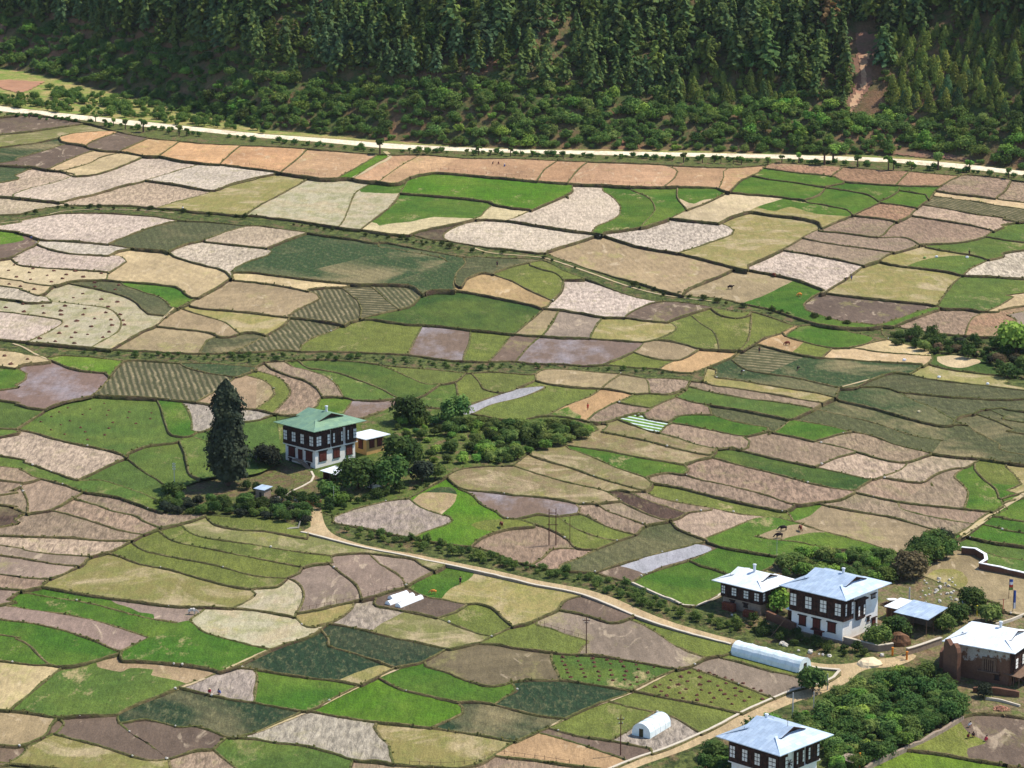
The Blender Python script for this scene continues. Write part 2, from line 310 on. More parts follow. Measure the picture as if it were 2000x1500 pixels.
# ---------------------------------------------------------------- the fields: bank lines as surveyed on the valley floor
LINES = '''
r 0,207 125,221 250,234 375,247 500,260 625,269 750,279 875,286 1000,291 1125,293.5 1250,296 1375,298.5 1500,301 1600,304 1700,307 1750,309 1800,313 1900,322 2000,334
r 0,217 125,230 250,244 375,255 500,268 625,277 750,289 875,294 1000,298 1125,301 1250,304 1375,306 1500,309 1600,312 1700,315 1750,317 1800,322 1900,331 2000,342
b 0,228 30,224 60,222 110,229 160,238 178,241 228,256 290,269 352,275 400,280 470,283 500,284 560,287 600,290 655,294 700,298 740,301
b 765,302 822,301 860,304 905,308 960,309 1000,309 1090,313 1150,315 1200,317 1280,320 1340,324 1425,327 1497,322 1510,318 1560,320 1640,325 1700,330 1770,334 1870,343 1890,340 1975,350 2000,354
s 740,301 765,302
s 1478,404 1510,412 1545,404 1585,416 1620,420 1662,423
b 630,1001 650,1008
s 598,806 640,812 672,811
s 500,799 502,738
s 1480,1215 1472,1260
s 1500,1112 1560,1150 1700,1160 1800,1123
s 1480,1215 1520,1240 1640,1262 1700,1275 1765,1278
s 1788,1283 1850,1300 1870,1345 1900,1395
s 1798,1125 1830,1095 1860,1072
s 590,703 588,712
b 886,548 889,571
b 1604,573 1612,571 1618,566
b 1558,637 1580,634 1602,637
b 497,713 503,725
b 1866,1043 1857,1073
b 575,1207 580,1194
b 0,262 60,256 100,250 150,243 178,240
b 0,287 40,282 75,278 115,268
b 115,268 140,261 200,256 228,257
b 115,268 120,275 140,279 165,283 172,288 200,293 235,295 280,303 312,304 345,311 400,318 430,320 500,329 535,333 550,337 600,344 640,348 680,346 700,351 735,354 770,357 785,353 810,343 835,338 855,336 900,339 950,344 1000,348 1050,353 1100,357 1150,359 1180,360 1230,363 1300,364 1380,365 1400,366 1420,374 1460,378 1500,381 1570,390 1576,394 1620,402 1655,410 1665,420
b 171,281 195,270 228,259
b 0,318 30,310 80,296 118,284 140,279
b 0,322 60,325 100,332 130,336 145,340
b 92,331 120,318 155,303 185,294
b 95,331 120,333 128,332 170,320 200,306 227,300
b 0,357 30,342 60,330 78,330
b 118,333 143,343 180,341 220,330 255,316 278,306
b 25,380 60,367 110,355 145,342
b 115,394 190,377 240,362 283,352 340,335 395,320
b 283,351 340,359 417,371 450,361 500,349
b 235,294 262,282 290,270
b 310,304 330,290 352,275
b 430,319 450,300 470,284
b 548,336 580,310 600,291
b 305,406 340,395 400,379 450,359 500,346 548,337
b 480,419 510,399 550,378 600,350
b 660,347 700,325 740,301
b 688,349 720,328 755,308
b 740,354 780,325 822,302
s 852,334 880,317 905,308
b 662,442 672,430 690,385 705,369 735,354
s 705,375 740,377 770,378 780,377
b 800,345 795,353 788,365 783,375 770,395 750,413 720,435 705,447
b 780,376 830,380 880,384 920,388 955,393 965,398 1000,405 1035,408
b 965,398 945,415 937,423 925,427
s 735,436 742,441 760,437 800,433 840,425 860,424 925,427
b 800,458 820,450 870,440 930,428
b 875,470 868,466 866,459 880,448 910,436 935,428 985,430
b 985,430 1000,427 1050,405 1100,383 1119,371 1118,360
b 985,430 1000,431 1060,441 1120,450 1165,455 1185,461 1250,481 1325,494 1380,507 1437,522 1500,533 1560,547 1610,566
b 1065,494 1070,490 1100,480 1140,468 1165,459
b 1175,360 1177,372 1200,388 1212,405 1210,418 1190,432 1165,442 1156,452
b 1230,363 1232,370 1260,382 1275,395 1279,410 1272,420 1258,435 1250,444
b 1175,458 1180,453 1220,448 1255,443 1275,437 1305,427 1340,411 1380,395 1415,378 1420,374
b 1323,364 1322,385 1338,405 1341,410
s 1328,388 1345,396 1355,398 1375,390 1392,388
b 1305,425 1350,430 1400,435 1425,443 1434,450 1430,458 1380,476 1325,494
b 1403,435 1430,422 1460,413 1475,413 1500,417 1550,423 1580,428 1600,435 1605,445
s 1460,413 1480,403 1500,397 1530,388
b 1107,384 1111,386
b 1425,374 1450,350 1480,338 1500,320
b 1300,362 1318,347 1324,335 1312,327 1287,321
b 1405,365 1413,345 1412,335 1425,327
b 1050,351 1065,330 1090,313
b 1108,357 1130,330 1150,315
b 1500,329 1560,337 1620,343 1650,354 1700,358 1745,361 1790,363 1838,363
b 1470,343 1500,349 1550,355 1610,365 1650,371 1690,378 1710,388 1716,393
b 1625,342 1645,327
b 1750,361 1762,348 1775,335
b 1612,364 1648,357
b 1570,391 1600,380 1612,366
b 1716,393 1735,385 1755,373 1758,363
b 1757,371 1790,377 1808,379 1813,388
b 1720,396 1760,400 1790,406
b 1875,343 1850,355 1830,370 1815,388 1790,407 1778,420 1750,435 1735,448 1725,459 1715,463
b 1830,372 1870,378 1940,386 2000,395
b 1825,383 1900,393 2000,408
b 1945,386 1965,370 1975,351
b 1818,402 1850,407 1900,417 1960,425 2000,435
b 1783,421 1840,430 1900,440 1935,448 1941,452
b 1720,395 1690,408 1665,420 1640,430 1605,445 1595,450 1570,462 1540,480 1500,500 1462,516
b 1665,420 1700,424 1740,429 1753,434
b 1600,450 1650,455 1715,463 1760,463 1785,470 1797,479
b 1568,465 1620,475 1680,483 1745,492
b 1530,488 1570,494 1630,505 1688,518
b 1802,478 1770,487 1735,497 1718,508 1690,517 1660,540 1635,555 1612,570
b 1798,477 1830,476 1880,472 1920,463 1940,452 1960,443 2000,432
b 1927,462 1960,467 2000,473
b 1808,482 1850,490 1900,498 1932,507
b 2000,487 1960,500 1930,508 1895,525 1883,536
b 1718,510 1750,517 1800,523 1850,530 1883,537 1940,539 2000,543
s 1772,519 1810,506 1870,499 1915,503
b 1880,538 1865,550 1845,575 1832,595
b 1612,571 1650,576 1720,584 1800,592 1830,597 1840,602 1880,602 1925,608 1950,608 2000,597
b 1925,608 1950,598 1980,580 2000,572
b 1610,568 1585,580 1570,595 1575,605 1600,614 1640,626 1700,633 1715,634 1760,620 1800,606 1835,599
s 1450,592 1490,578 1520,563 1553,547
b 1335,572 1350,560 1400,540 1437,523
s 1340,489 1400,500 1450,514
b 0,383 40,386 80,390 115,394 133,401
b 0,419 40,417 70,410 100,405 135,401 170,401 210,401 260,402 300,406 340,408 380,413 430,416 470,420 500,421 540,426 600,433 660,443 705,448 750,455 800,459 840,467 870,470 920,478 960,484 1000,487 1050,494 1065,494 1100,508 1150,525 1200,540 1250,553 1300,568 1345,578 1400,582 1450,593 1500,603 1540,615 1580,627 1600,633 1640,638 1700,640 1722,636
b 0,440 40,430 80,422 120,416 170,415 220,416 260,419 300,422 350,430 400,432 440,436 480,440 505,440 540,445 600,453 650,461 690,466 728,474 755,473 800,482 850,492 910,502 925,500 965,503 1035,505 1070,511 1100,528 1140,543 1180,558 1230,577 1280,588 1325,589 1388,599 1440,610 1470,608 1500,617 1540,632 1560,637
b 0,448 30,453 60,460 78,467 120,469 200,475 240,481 300,487 325,490 340,500 380,513 430,525 446,535 452,543
b 213,475 250,460 300,442 350,430
b 330,490 360,477 400,468 450,450 492,439
b 78,468 70,478 45,490 20,502 0,506
s 0,478 45,463
s 0,492 65,476
b 75,478 90,484 120,492 160,496 210,499 235,500 247,510 240,515 225,525 210,535 207,547
b 212,499 230,490 262,484
b 20,502 30,513 45,519 100,523 160,527 210,531
b 0,543 50,552 100,558 130,550 160,547 205,546 240,549 300,554 345,560 360,572 375,580 388,581
b 233,549 240,556 280,570 310,580 325,590 332,600 345,602
b 350,601 370,594 388,581
b 130,552 190,564 240,577 265,590 280,605 290,612 322,616
b 215,682 240,668 280,645 305,635 330,612 350,600 388,580 430,557 447,545
b 0,558 40,565 70,576 92,580 100,588
b 77,576 90,570 100,560 108,557
b 0,583 35,588 60,591 100,589 150,594 200,600 222,607 230,615 237,628 235,642 220,655 180,677
b 0,608 60,615 100,621 120,625 122,630 100,645 55,667
b 0,662 60,668 120,673 180,678 215,682 260,685 300,686 370,690 430,690 450,688 500,687 550,683 590,686 640,686 700,688 760,690 800,693 850,700 905,705 950,706 1000,705 1040,710 1100,711 1150,714 1180,712 1230,717 1280,720 1320,727 1350,728
b 0,684 50,692 92,697 120,694 180,697 242,704 260,702 300,705 345,708 400,709 450,712 495,716 515,707 560,704 580,702 640,702 700,706 735,711 780,716 850,722 910,728 960,726 1000,729 1040,732 1060,722 1100,720 1160,726 1215,731 1260,738 1310,739 1350,744 1372,746
b 92,700 130,716 160,724 205,728 213,735 205,748 185,768 180,773
b 0,716 30,718 45,711 75,708 97,706
b 30,718 53,730 50,740 30,752 0,762
b 0,781 30,788 60,796 88,799 100,793 130,783 160,777 182,772
b 242,704 225,722 214,738
b 182,770 230,773 300,776 340,780 370,783 400,788 440,793 470,797 500,799 540,808 570,810 600,805 620,790 628,775 670,775 690,780
b 350,708 365,718 400,727 440,733 460,736 480,730 500,721
b 460,736 430,758 400,775 382,785
b 372,597 400,602 450,606 500,611 530,615 562,619
b 350,602 380,612 410,620 440,630 460,645 468,651
b 305,637 340,641 390,646 418,652 425,657 450,657 468,651 490,648 515,652
b 425,657 405,665 395,680 390,690
b 445,688 470,680 500,665 555,633 565,621
b 452,531 480,531 500,532 560,540 620,547 680,553 700,555 725,554 755,554
b 458,547 480,549 500,551 550,558 590,566 620,575 625,582 612,590 590,600 570,612 560,620
b 452,543 455,537 452,531
b 450,531 470,517 500,506 525,497 531,490 520,484 500,482 470,479 450,477 400,471
b 522,483 560,468 600,454
s 580,537 620,525 660,515 700,505 722,492 728,474
b 740,476 740,482 770,486 810,494 850,501 870,507 873,511
s 755,554 800,540 840,523 873,511
b 890,501 905,504 910,512 905,520 892,532 888,552
b 603,564 640,560 675,560 690,554
b 560,619 600,622 650,630 672,635 683,628 700,623 750,610 800,598 822,578 830,570
b 670,564 690,580 700,590 705,602 702,620
b 720,556 740,572 760,590 770,598 778,603
b 755,554 800,557 815,565 825,573 835,568 870,566 920,571 960,579 1000,587 1040,595 1058,602 1070,597 1075,590 1095,570 1100,548 1085,533 1060,527 1035,518
b 683,629 717,622 760,628 800,633 830,634 870,637 920,643 960,647 1000,651 1055,656 1100,659 1150,660 1200,664 1255,667 1285,663 1330,670 1365,680 1400,683 1453,685
b 672,635 640,650 610,660 590,675 585,687
b 825,635 815,655 798,690
b 920,643 917,670 906,695 905,705
b 1000,652 975,685 955,706
b 1000,548 1030,565 1070,583 1080,587
b 888,552 900,561 910,545 930,535 950,532 970,538 1000,549
b 965,532 1000,520 1035,512 1060,509
b 888,561 905,561
b 1102,545 1140,545
b 1060,602 1090,604 1130,610 1175,618 1215,619 1260,625 1305,629 1315,633 1322,638 1320,645 1295,658 1255,667
b 1222,617 1240,605 1270,593 1300,587
s 1275,623 1285,605 1330,590
b 1305,627 1340,615 1380,603 1392,600
b 1060,604 1040,622 1005,651
b 1092,606 1080,630 1060,655
b 1180,618 1165,635 1153,660
b 1352,618 1370,633 1390,645 1400,662 1404,683
b 1390,603 1410,616 1440,620 1465,615 1467,608
b 1467,610 1465,640 1460,665 1443,685
b 1545,640 1525,650 1500,657 1480,667 1450,685 1440,690 1420,702 1380,718 1350,729
b 1060,655 1035,675 1008,706
b 1258,668 1240,685 1210,700 1180,711
b 1245,690 1280,700 1320,704 1345,695 1367,682
b 1320,704 1300,712 1288,721
b 1430,703 1440,712 1460,722 1500,730 1550,737 1600,748 1640,757 1655,757 1700,755 1730,757 1755,765 1780,780 1820,795 1850,812 1880,828 1890,830
b 1430,703 1450,685 1480,672 1500,677 1550,690 1600,698 1660,702 1740,708 1800,711
s 1500,730 1530,715 1570,697
b 1390,733 1400,737 1440,742 1500,752 1550,760 1600,768 1632,776
b 1380,718 1398,722 1395,736
b 1380,718 1372,746
b 1535,655 1540,650 1560,638
b 1600,636 1640,642 1670,650 1705,658 1708,663 1690,672 1665,678
b 1530,652 1535,657 1570,667 1622,679 1665,679 1720,688 1780,692 1812,694
s 1545,690 1570,668
b 1608,696 1625,680
b 1735,663 1780,675 1815,685 1822,700 1810,711 1790,722 1775,730
b 1660,678 1710,667 1735,662
b 1722,636 1745,637 1780,643 1830,650 1880,655 1960,656 2000,640
b 1722,636 1722,652 1735,663
b 1745,636 1800,615 1835,603
b 1925,609 1900,620 1890,635 1884,655
b 2000,607 1985,625 1975,655
b 1817,688 1880,693 1930,705 1945,720 1960,735 1972,745 2000,756
b 1815,711 1850,720 1900,727 1955,733
s 1830,697 1860,694 1900,700 1916,707 1880,718 1850,715 1830,705 1830,697
b 1775,730 1800,737 1850,745 1900,750 1960,757 2000,762
b 1668,758 1700,742 1740,728 1776,730
b 1755,765 1800,769 1850,774 1900,777 1960,780 2000,778
b 1632,776 1640,757
b 1632,776 1640,781 1700,795 1760,812 1810,825 1845,831 1885,829 1910,845 1950,865 2000,888
b 1375,747 1400,754 1430,757 1500,768 1550,777 1605,786
b 1352,757 1400,768 1450,777 1500,783 1550,790 1590,798
b 1350,744 1335,765 1320,775 1290,787 1262,805 1245,812
b 1590,798 1605,788 1632,776
b 1320,775 1345,783 1370,788 1400,792 1440,798 1500,810 1530,816 1545,818 1570,808 1592,798
b 1595,800 1650,812 1720,830 1780,850 1840,861
b 1545,819 1580,825 1620,832 1660,842 1700,850 1750,868 1800,880 1822,886 1870,892 1930,897 2000,907
s 1840,861 1858,855 1865,840 1848,831
s 1820,886 1838,862
b 1860,832 1870,815 1900,808 1940,820 1980,838 2000,847
b 1900,809 1925,798 1960,812 2000,825
b 1925,799 1965,796 2000,804
b 1500,848 1520,838 1545,819
b 1370,788 1385,795 1390,805 1390,810 1430,822 1470,830 1500,835 1503,843 1550,852 1590,862 1650,875 1700,890 1740,900 1770,902 1792,896 1822,886
b 1590,861 1630,850 1668,842
b 1312,820 1325,812 1350,809 1390,810
b 1255,808 1262,817 1300,824 1350,832 1400,842 1450,851 1470,849 1503,841
b 1450,851 1465,862 1462,873 1445,878
b 1400,876 1440,878 1500,892 1550,903 1590,912 1650,925 1700,936 1720,932 1760,917 1772,905 1770,902
b 1592,912 1630,895 1670,884
b 1395,895 1450,910 1500,922 1550,935 1600,948 1665,957 1680,950 1705,935
b 1728,933 1760,938 1800,942 1830,925 1860,915 1885,913 1905,903 1918,896
b 1800,941 1818,942 1822,950
b 1885,913 1865,930 1880,945 1892,962 1890,975 1884,992
b 1903,905 1903,915 1920,935 1945,955 1950,972
b 1973,902 1965,910 1980,925 1996,945 1999,968
s 1945,945 1996,948
b 1665,959 1700,968 1760,980 1830,988 1880,993 1925,998 1935,997
s 1760,979 1800,955 1818,944
b 2000,962 1960,988 1930,1003 1905,1020 1885,1035 1865,1045
b 2000,972 1965,995 1937,1008 1915,1025 1892,1042 1875,1050
b 1337,926 1360,935 1420,947 1500,968 1550,985 1590,981 1640,975 1664,964
b 1500,992 1535,998 1552,988
b 1590,981 1650,995 1740,1010 1830,1035 1863,1045
b 1755,982 1758,991 1780,1000 1840,1013 1900,1023
b 1550,1018 1600,1035 1650,1048 1700,1062 1735,1075
s 1550,1018 1580,1008 1606,987
b 1535,998 1545,1008 1550,1018
b 1380,1051 1420,1035 1460,1018 1475,1012 1500,1010 1525,1012 1545,1018
b 1380,1057 1410,1067 1450,1075 1500,1083 1528,1087
b 1475,1048 1500,1053 1550,1058 1600,1068 1620,1073
s 1475,1048 1510,1035 1540,1026 1560,1024
s 1525,1056 1545,1048 1590,1040 1610,1040
b 1918,1023 1960,1033 2000,1040
b 1937,1008 1965,1011 2000,1018
b 1885,1046 1930,1057 2000,1067
b 1860,1070 1930,1080 2000,1094
r 1860,1070 1878,1075 1905,1078 1925,1090 1925,1100 1915,1108 1940,1112 1970,1118 2000,1126
b 1800,1123 1850,1143 1900,1165 1950,1180 2000,1202
s 1812,1122 1832,1112 1870,1113 1890,1130 1885,1145 1865,1150
b 1045,732 1047,742 1080,750 1130,756 1175,758 1210,763 1238,769 1268,768 1300,770 1318,767 1335,760
b 1175,758 1190,745 1212,731
b 1260,738 1265,745 1268,768
b 1175,758 1150,775 1110,790 1080,805 1070,812
b 1238,770 1220,780 1205,785 1230,790 1270,796
s 1078,806 1110,795 1118,803 1135,812
b 1205,785 1170,802 1150,818
b 1270,796 1290,787
b 1150,824 1175,825 1203,818 1230,810 1262,805
b 1203,818 1230,828 1270,842 1320,855 1360,868 1400,876 1430,873 1445,878
b 1292,841 1300,832 1312,826
b 1175,843 1200,848 1260,860 1310,873 1350,882 1390,888 1400,876
b 1175,825 1187,830 1175,843
b 1103,868 1150,875 1200,883 1260,895 1310,903 1335,907 1360,898 1385,893 1395,889
b 1035,880 1060,872 1103,868 1130,852 1168,838
b 1103,869 1110,876 1150,890 1200,912 1240,926 1265,935 1275,943 1320,950 1380,965 1440,980 1500,992
b 1335,907 1345,917 1337,926 1300,922 1265,930
b 1035,880 1035,888 1060,898 1110,912 1160,930 1210,945 1260,957 1275,943
b 1000,908 1050,925 1110,942 1170,955 1185,960 1210,975 1212,980 1250,998 1285,1012 1308,1016
b 1000,909 1025,890 1035,880
b 873,928 900,915 940,910 1000,908
b 873,930 878,937 905,955 950,960 1000,966 1050,970 1100,977 1125,983 1133,982 1165,983 1180,995 1220,1010 1260,1025
b 1125,983 1133,993 1130,1003
b 1260,957 1280,970 1330,982 1390,992 1440,1003 1500,1010
b 1185,960 1215,957 1230,960 1262,958
b 1230,960 1260,975 1310,992 1345,1003
b 1170,983 1212,978
b 1390,995 1345,1001 1330,1010 1308,1017 1265,1025 1250,1035 1240,1045 1205,1057 1165,1073
b 1130,1003 1150,1010 1190,1030 1240,1044
b 1010,1013 1050,1004 1085,1007 1130,1003
b 1088,1008 1120,1030 1160,1047 1205,1057
b 985,1012 1010,1014 1040,1022 1080,1037 1110,1055 1125,1070 1165,1073
b 975,1037 1000,1032 1043,1028
b 1125,1071 1080,1073 1060,1090 1035,1105
b 1165,1073 1130,1090 1095,1103 1088,1113
b 1310,1017 1320,1030 1340,1040 1370,1051 1382,1056
b 1380,1057 1330,1070 1270,1085 1210,1102 1165,1117
s 1210,1105 1260,1087 1320,1070 1365,1063 1390,1073 1340,1092 1290,1107 1262,1120 1240,1113 1210,1105
b 1233,1138 1262,1121 1310,1105 1350,1093 1390,1075 1405,1068
b 1348,1095 1370,1105 1400,1113 1440,1130
b 1163,1118 1200,1130 1235,1138 1270,1155 1310,1170 1335,1182 1360,1183 1400,1165 1415,1155
b 1500,1083 1520,1090 1500,1110 1440,1130 1415,1155
b 1528,1087 1620,1073 1735,1078 1790,1085 1850,1060 1865,1045
b 1410,1155 1420,1195 1480,1215 1540,1150 1500,1112
s 1390,1165 1440,1195 1490,1232
b 650,1008 650,1020 700,1030 760,1042 800,1050 830,1055 870,1062 920,1068 960,1078 1000,1095 1050,1108 1090,1114 1165,1118
b 650,1010 700,992 760,977 797,973
b 797,973 820,990 850,1002 878,1010 883,1016 870,1025 840,1035 815,1045 803,1052
s 805,978 825,963 860,962 892,966 890,978 880,990 870,998
s 828,962 840,958 860,951 885,953 893,966
b 797,973 840,948 873,930
b 895,955 920,965 940,985 970,1000 985,1012 1010,1013
s 985,1013 940,1017 920,1025 930,1032 965,1039
b 920,1068 940,1050 975,1037
r 626,985 630,1008 637,1028 655,1045 700,1061 750,1072 800,1080 850,1090 900,1100 950,1110 1000,1121 1050,1133 1100,1142 1150,1152 1200,1168 1250,1190 1300,1210 1350,1226 1400,1240 1440,1250 1500,1268 1540,1285 1580,1292 1620,1297 1660,1295 1700,1288 1745,1283 1770,1276 1790,1280 1775,1292 1740,1302 1700,1305 1675,1315 1655,1332 1600,1356 1550,1372 1500,1393 1450,1416 1400,1437 1350,1460 1300,1478 1260,1492 1240,1500
r 597,988 630,986
r 585,1037 600,1041 650,1054 700,1067 750,1077 800,1087 850,1098 900,1108 950,1119 1000,1131 1050,1143 1100,1152 1140,1162 1180,1177 1230,1198 1280,1217 1340,1235 1400,1251 1440,1260 1500,1277 1560,1297 1600,1305 1642,1312 1630,1325 1600,1338 1550,1350 1500,1370 1450,1393 1400,1420 1350,1443 1300,1464 1250,1480 1200,1500
r 585,1037 607,1028 603,1010 600,986
b 0,890 50,903 100,920 150,937 200,938 240,950 290,968 330,990 360,1000
b 0,910 40,917 65,930 90,937 130,948 165,960 220,968 260,980 310,998 340,1003 400,1005 440,1008 500,1012 560,1020 595,1034
b 0,938 45,943 70,937 78,934
b 0,966 20,960 40,950 45,943
b 40,952 50,970 53,985 52,1003
b 163,960 140,975 100,995 52,1003 30,1015 0,1030
b 0,987 20,990 52,1003
b 143,975 190,987 215,997 260,1007 280,1018 312,1031
b 95,996 115,1000 160,1012 200,1025 240,1037 282,1044
b 0,1046 50,1048 130,1050 200,1055 258,1056
b 0,1065 50,1075 100,1082 173,1087
b 0,1085 50,1092 100,1100 153,1106
b 0,1121 40,1127 97,1131
b 0,1149 42,1152
b 403,1006 370,1018 315,1031 280,1044 255,1058 215,1077 175,1088 160,1103 120,1122 95,1133 80,1145 40,1155 15,1172 0,1182
b 402,1008 415,1022 440,1030 470,1034 520,1037 560,1045 600,1052
b 356,1027 370,1040 400,1050 450,1058 500,1064 550,1073 605,1081 645,1085
b 310,1037 330,1052 350,1060 400,1070 450,1080 500,1090 550,1100 582,1106
b 260,1062 280,1075 330,1087 400,1100 450,1112 500,1125 560,1129
b 205,1080 230,1085 270,1100 330,1112 400,1132 450,1145 490,1151 500,1148 540,1145 560,1130
b 80,1145 120,1152 180,1162 260,1173 330,1182 365,1184 400,1185 450,1187 500,1191 550,1200 575,1205 590,1220 600,1225 615,1226
b 40,1157 100,1167 170,1178 230,1193 290,1208 345,1217
b 10,1182 60,1190 130,1200 190,1213 240,1228 290,1245
s 210,1167 225,1178 255,1187 270,1195 300,1200 302,1210
b 490,1151 500,1160 480,1175 455,1187
b 0,1210 60,1217 120,1230 150,1240 180,1250 210,1263 235,1273
b 290,1245 265,1258 235,1274
b 402,1187 385,1200 370,1210 380,1220 400,1235 450,1250 500,1263 530,1269
s 370,1212 345,1217 320,1236 290,1246
b 560,1128 580,1138 592,1155 590,1175 578,1197
b 578,1197 620,1190 660,1180 700,1172 730,1165 760,1155 795,1145 810,1135 850,1115 868,1105
b 560,1128 585,1118 590,1110 605,1103 650,1097 648,1085 690,1080 720,1080 760,1085 810,1092 820,1100 842,1112
b 640,1098 660,1115 685,1133 700,1150 705,1171
b 720,1080 740,1100 765,1115 785,1130 792,1145
b 615,1226 650,1215 675,1200 690,1185 692,1174
b 615,1226 640,1218 700,1228 760,1243 810,1253 850,1262 880,1267
b 733,1165 730,1178 735,1183 790,1193 850,1206 890,1222 935,1238 960,1243
b 795,1147 830,1165 870,1172 910,1180 930,1178 960,1187 980,1205 1000,1222
b 853,1206 890,1195 912,1181
s 725,1232 745,1218 770,1205 792,1194
s 862,1170 880,1150 915,1132 930,1114
b 0,1240 30,1247 55,1260 75,1280 95,1297
b 0,1290 60,1297 95,1298 130,1302 165,1295 200,1285 235,1276
b 235,1274 237,1288 280,1290 340,1295 400,1303 430,1311
b 640,1218 610,1240 560,1257 530,1269 500,1283 460,1302 430,1312 400,1325 350,1342 320,1355 280,1370 240,1387 230,1393
b 125,1302 100,1320 70,1345 18,1388
b 0,1386 60,1393 110,1400 150,1398 230,1394
s 187,1290 190,1302 235,1312 255,1305 300,1308 295,1318 350,1330 368,1337
b 350,1343 400,1355 450,1365 500,1372 540,1380 595,1390
b 460,1304 495,1308 503,1320 500,1345 497,1371
b 230,1393 232,1412 280,1406 320,1412 350,1420 380,1418 415,1428 440,1438 460,1440
b 110,1400 124,1412 110,1430 105,1433
b 232,1412 260,1435 300,1460 325,1480
b 105,1433 150,1445 200,1458 250,1475 290,1484 325,1482 350,1475 385,1465 415,1463 430,1450 443,1439
b 0,1455 30,1458 60,1450 90,1435 100,1415 112,1402
b 105,1433 60,1455 40,1475 15,1490 0,1495
b 15,1490 60,1495 110,1500
b 415,1463 435,1480 460,1500
b 460,1440 500,1430 550,1408 595,1389
b 460,1440 500,1443 540,1450 590,1455 650,1470 690,1483 740,1487 770,1492 850,1497 900,1498 940,1490 965,1475
b 330,1482 335,1500
b 690,1483 685,1500
b 625,1228 640,1247 640,1260 700,1278 750,1297 775,1305
b 500,1307 560,1317 620,1325 660,1329 705,1338
s 662,1328 700,1312 740,1300 765,1302
b 430,1311 470,1304 500,1307
b 595,1389 610,1387 650,1365 690,1345 730,1325 775,1304 830,1290 870,1268 880,1267 910,1260 940,1253 960,1243 1000,1224 1030,1217 1060,1203 1090,1190 1100,1176 1110,1170 1145,1162
b 605,1388 650,1397 700,1405 750,1412 840,1421 900,1430 950,1438 1005,1449
b 738,1323 780,1345 830,1357 870,1367 895,1372 905,1370 950,1372 1000,1385 1050,1397 1095,1403
b 895,1372 905,1382 905,1392 880,1405 843,1421
b 828,1290 830,1300 870,1312 900,1325 950,1340 985,1337 1000,1332 1030,1328 1070,1328 1100,1328 1150,1335 1200,1343 1232,1348
b 998,1333 1010,1348 985,1362 965,1376
b 935,1256 970,1258 1000,1264 1050,1271 1090,1276
b 738,1409 733,1420 745,1440 760,1455 765,1475 770,1492
b 1078,1275 1078,1287 1085,1305 1097,1328
b 1090,1276 1160,1280 1200,1285 1250,1293 1322,1306
b 1050,1208 1048,1220 1075,1227 1110,1240 1150,1252 1140,1262 1130,1278
b 1090,1190 1140,1200 1195,1216 1228,1208 1240,1204
b 1228,1209 1260,1222 1290,1240 1310,1255 1340,1270 1377,1284
b 1430,1262 1425,1276 1380,1285 1350,1300 1320,1308 1280,1325 1240,1345 1225,1355 1190,1367 1150,1382 1110,1400 1095,1410 1060,1425 1000,1452 965,1474
b 1345,1303 1400,1322 1450,1340 1500,1360
b 1400,1283 1450,1295 1500,1310 1550,1320 1590,1335
b 1235,1349 1300,1362 1380,1378 1440,1392
b 1185,1369 1240,1383 1290,1393 1320,1402 1368,1432
b 1072,1421 1130,1437 1180,1445 1210,1450 1270,1462
b 1050,1431 1120,1450 1180,1470 1225,1486
b 1193,1446 1230,1425 1260,1404
b 965,1475 1000,1480 1050,1485 1100,1493 1150,1500
b 1690,1500 1720,1485 1765,1463 1800,1448 1850,1420 1880,1400 1910,1394 1960,1396 2000,1402
b 1765,1463 1840,1472 1900,1483 1960,1492 2000,1498
s 1873,1404 1890,1430 1925,1450 1890,1462 1892,1480
b 500,738 520,745 535,760 537,770 520,785 500,799
b 460,736 480,733 500,738
b 490,722 540,735 560,750 568,765 560,780 535,806
b 515,706 530,720 570,735 600,745 620,760 630,776
b 555,704 570,715 610,725 640,737 660,755 672,776
b 580,703 600,718 625,722 660,728 700,742 740,757 770,773 792,782
b 725,709 760,720 800,738 830,750 860,750 890,745 910,728
b 860,750 830,770 800,782 790,783
b 888,745 893,765 892,792
b 920,728 935,745 945,760 975,767 1000,763 1045,742
b 690,780 680,795 670,810
b 690,780 740,782 775,777 790,782 760,797 700,818 670,810
b 540,808 500,820 460,823 440,815
b 353,783 357,787 370,805 375,825 375,840 385,843 410,837 440,815
b 305,777 315,800 320,820 330,845 345,852 370,851 385,843
b 180,773 130,785 100,795 60,820 35,835 30,838 60,843 100,855 150,867 200,877 240,888 248,895
b 0,836 30,837
b 0,853 30,840
b 248,893 250,885 290,870 345,863 360,855 372,852
b 248,895 220,905 180,925 150,938
b 250,897 280,920 310,938 325,952
b 350,862 360,885 365,910 370,925 392,937
s 365,905 400,895 410,905 395,920
b 372,852 400,860 430,868
r 890,797 905,793 990,765 1020,757 1065,755 1020,775 960,790 920,808 895,806 890,797
b 785,785 800,790 850,797 890,797
b 920,808 1000,820 1060,812 1110,815 1150,824 1168,838
b 1035,880 1010,900 980,909
s 440,868 430,868 420,900 392,937 330,960 320,993
s 392,937 430,930 500,925 555,903 600,918 640,950 620,988
s 540,808 545,850 550,903
s 325,985 380,978 440,970 500,978 560,985 600,988
s 670,810 700,830 740,880 700,940 760,977
'''
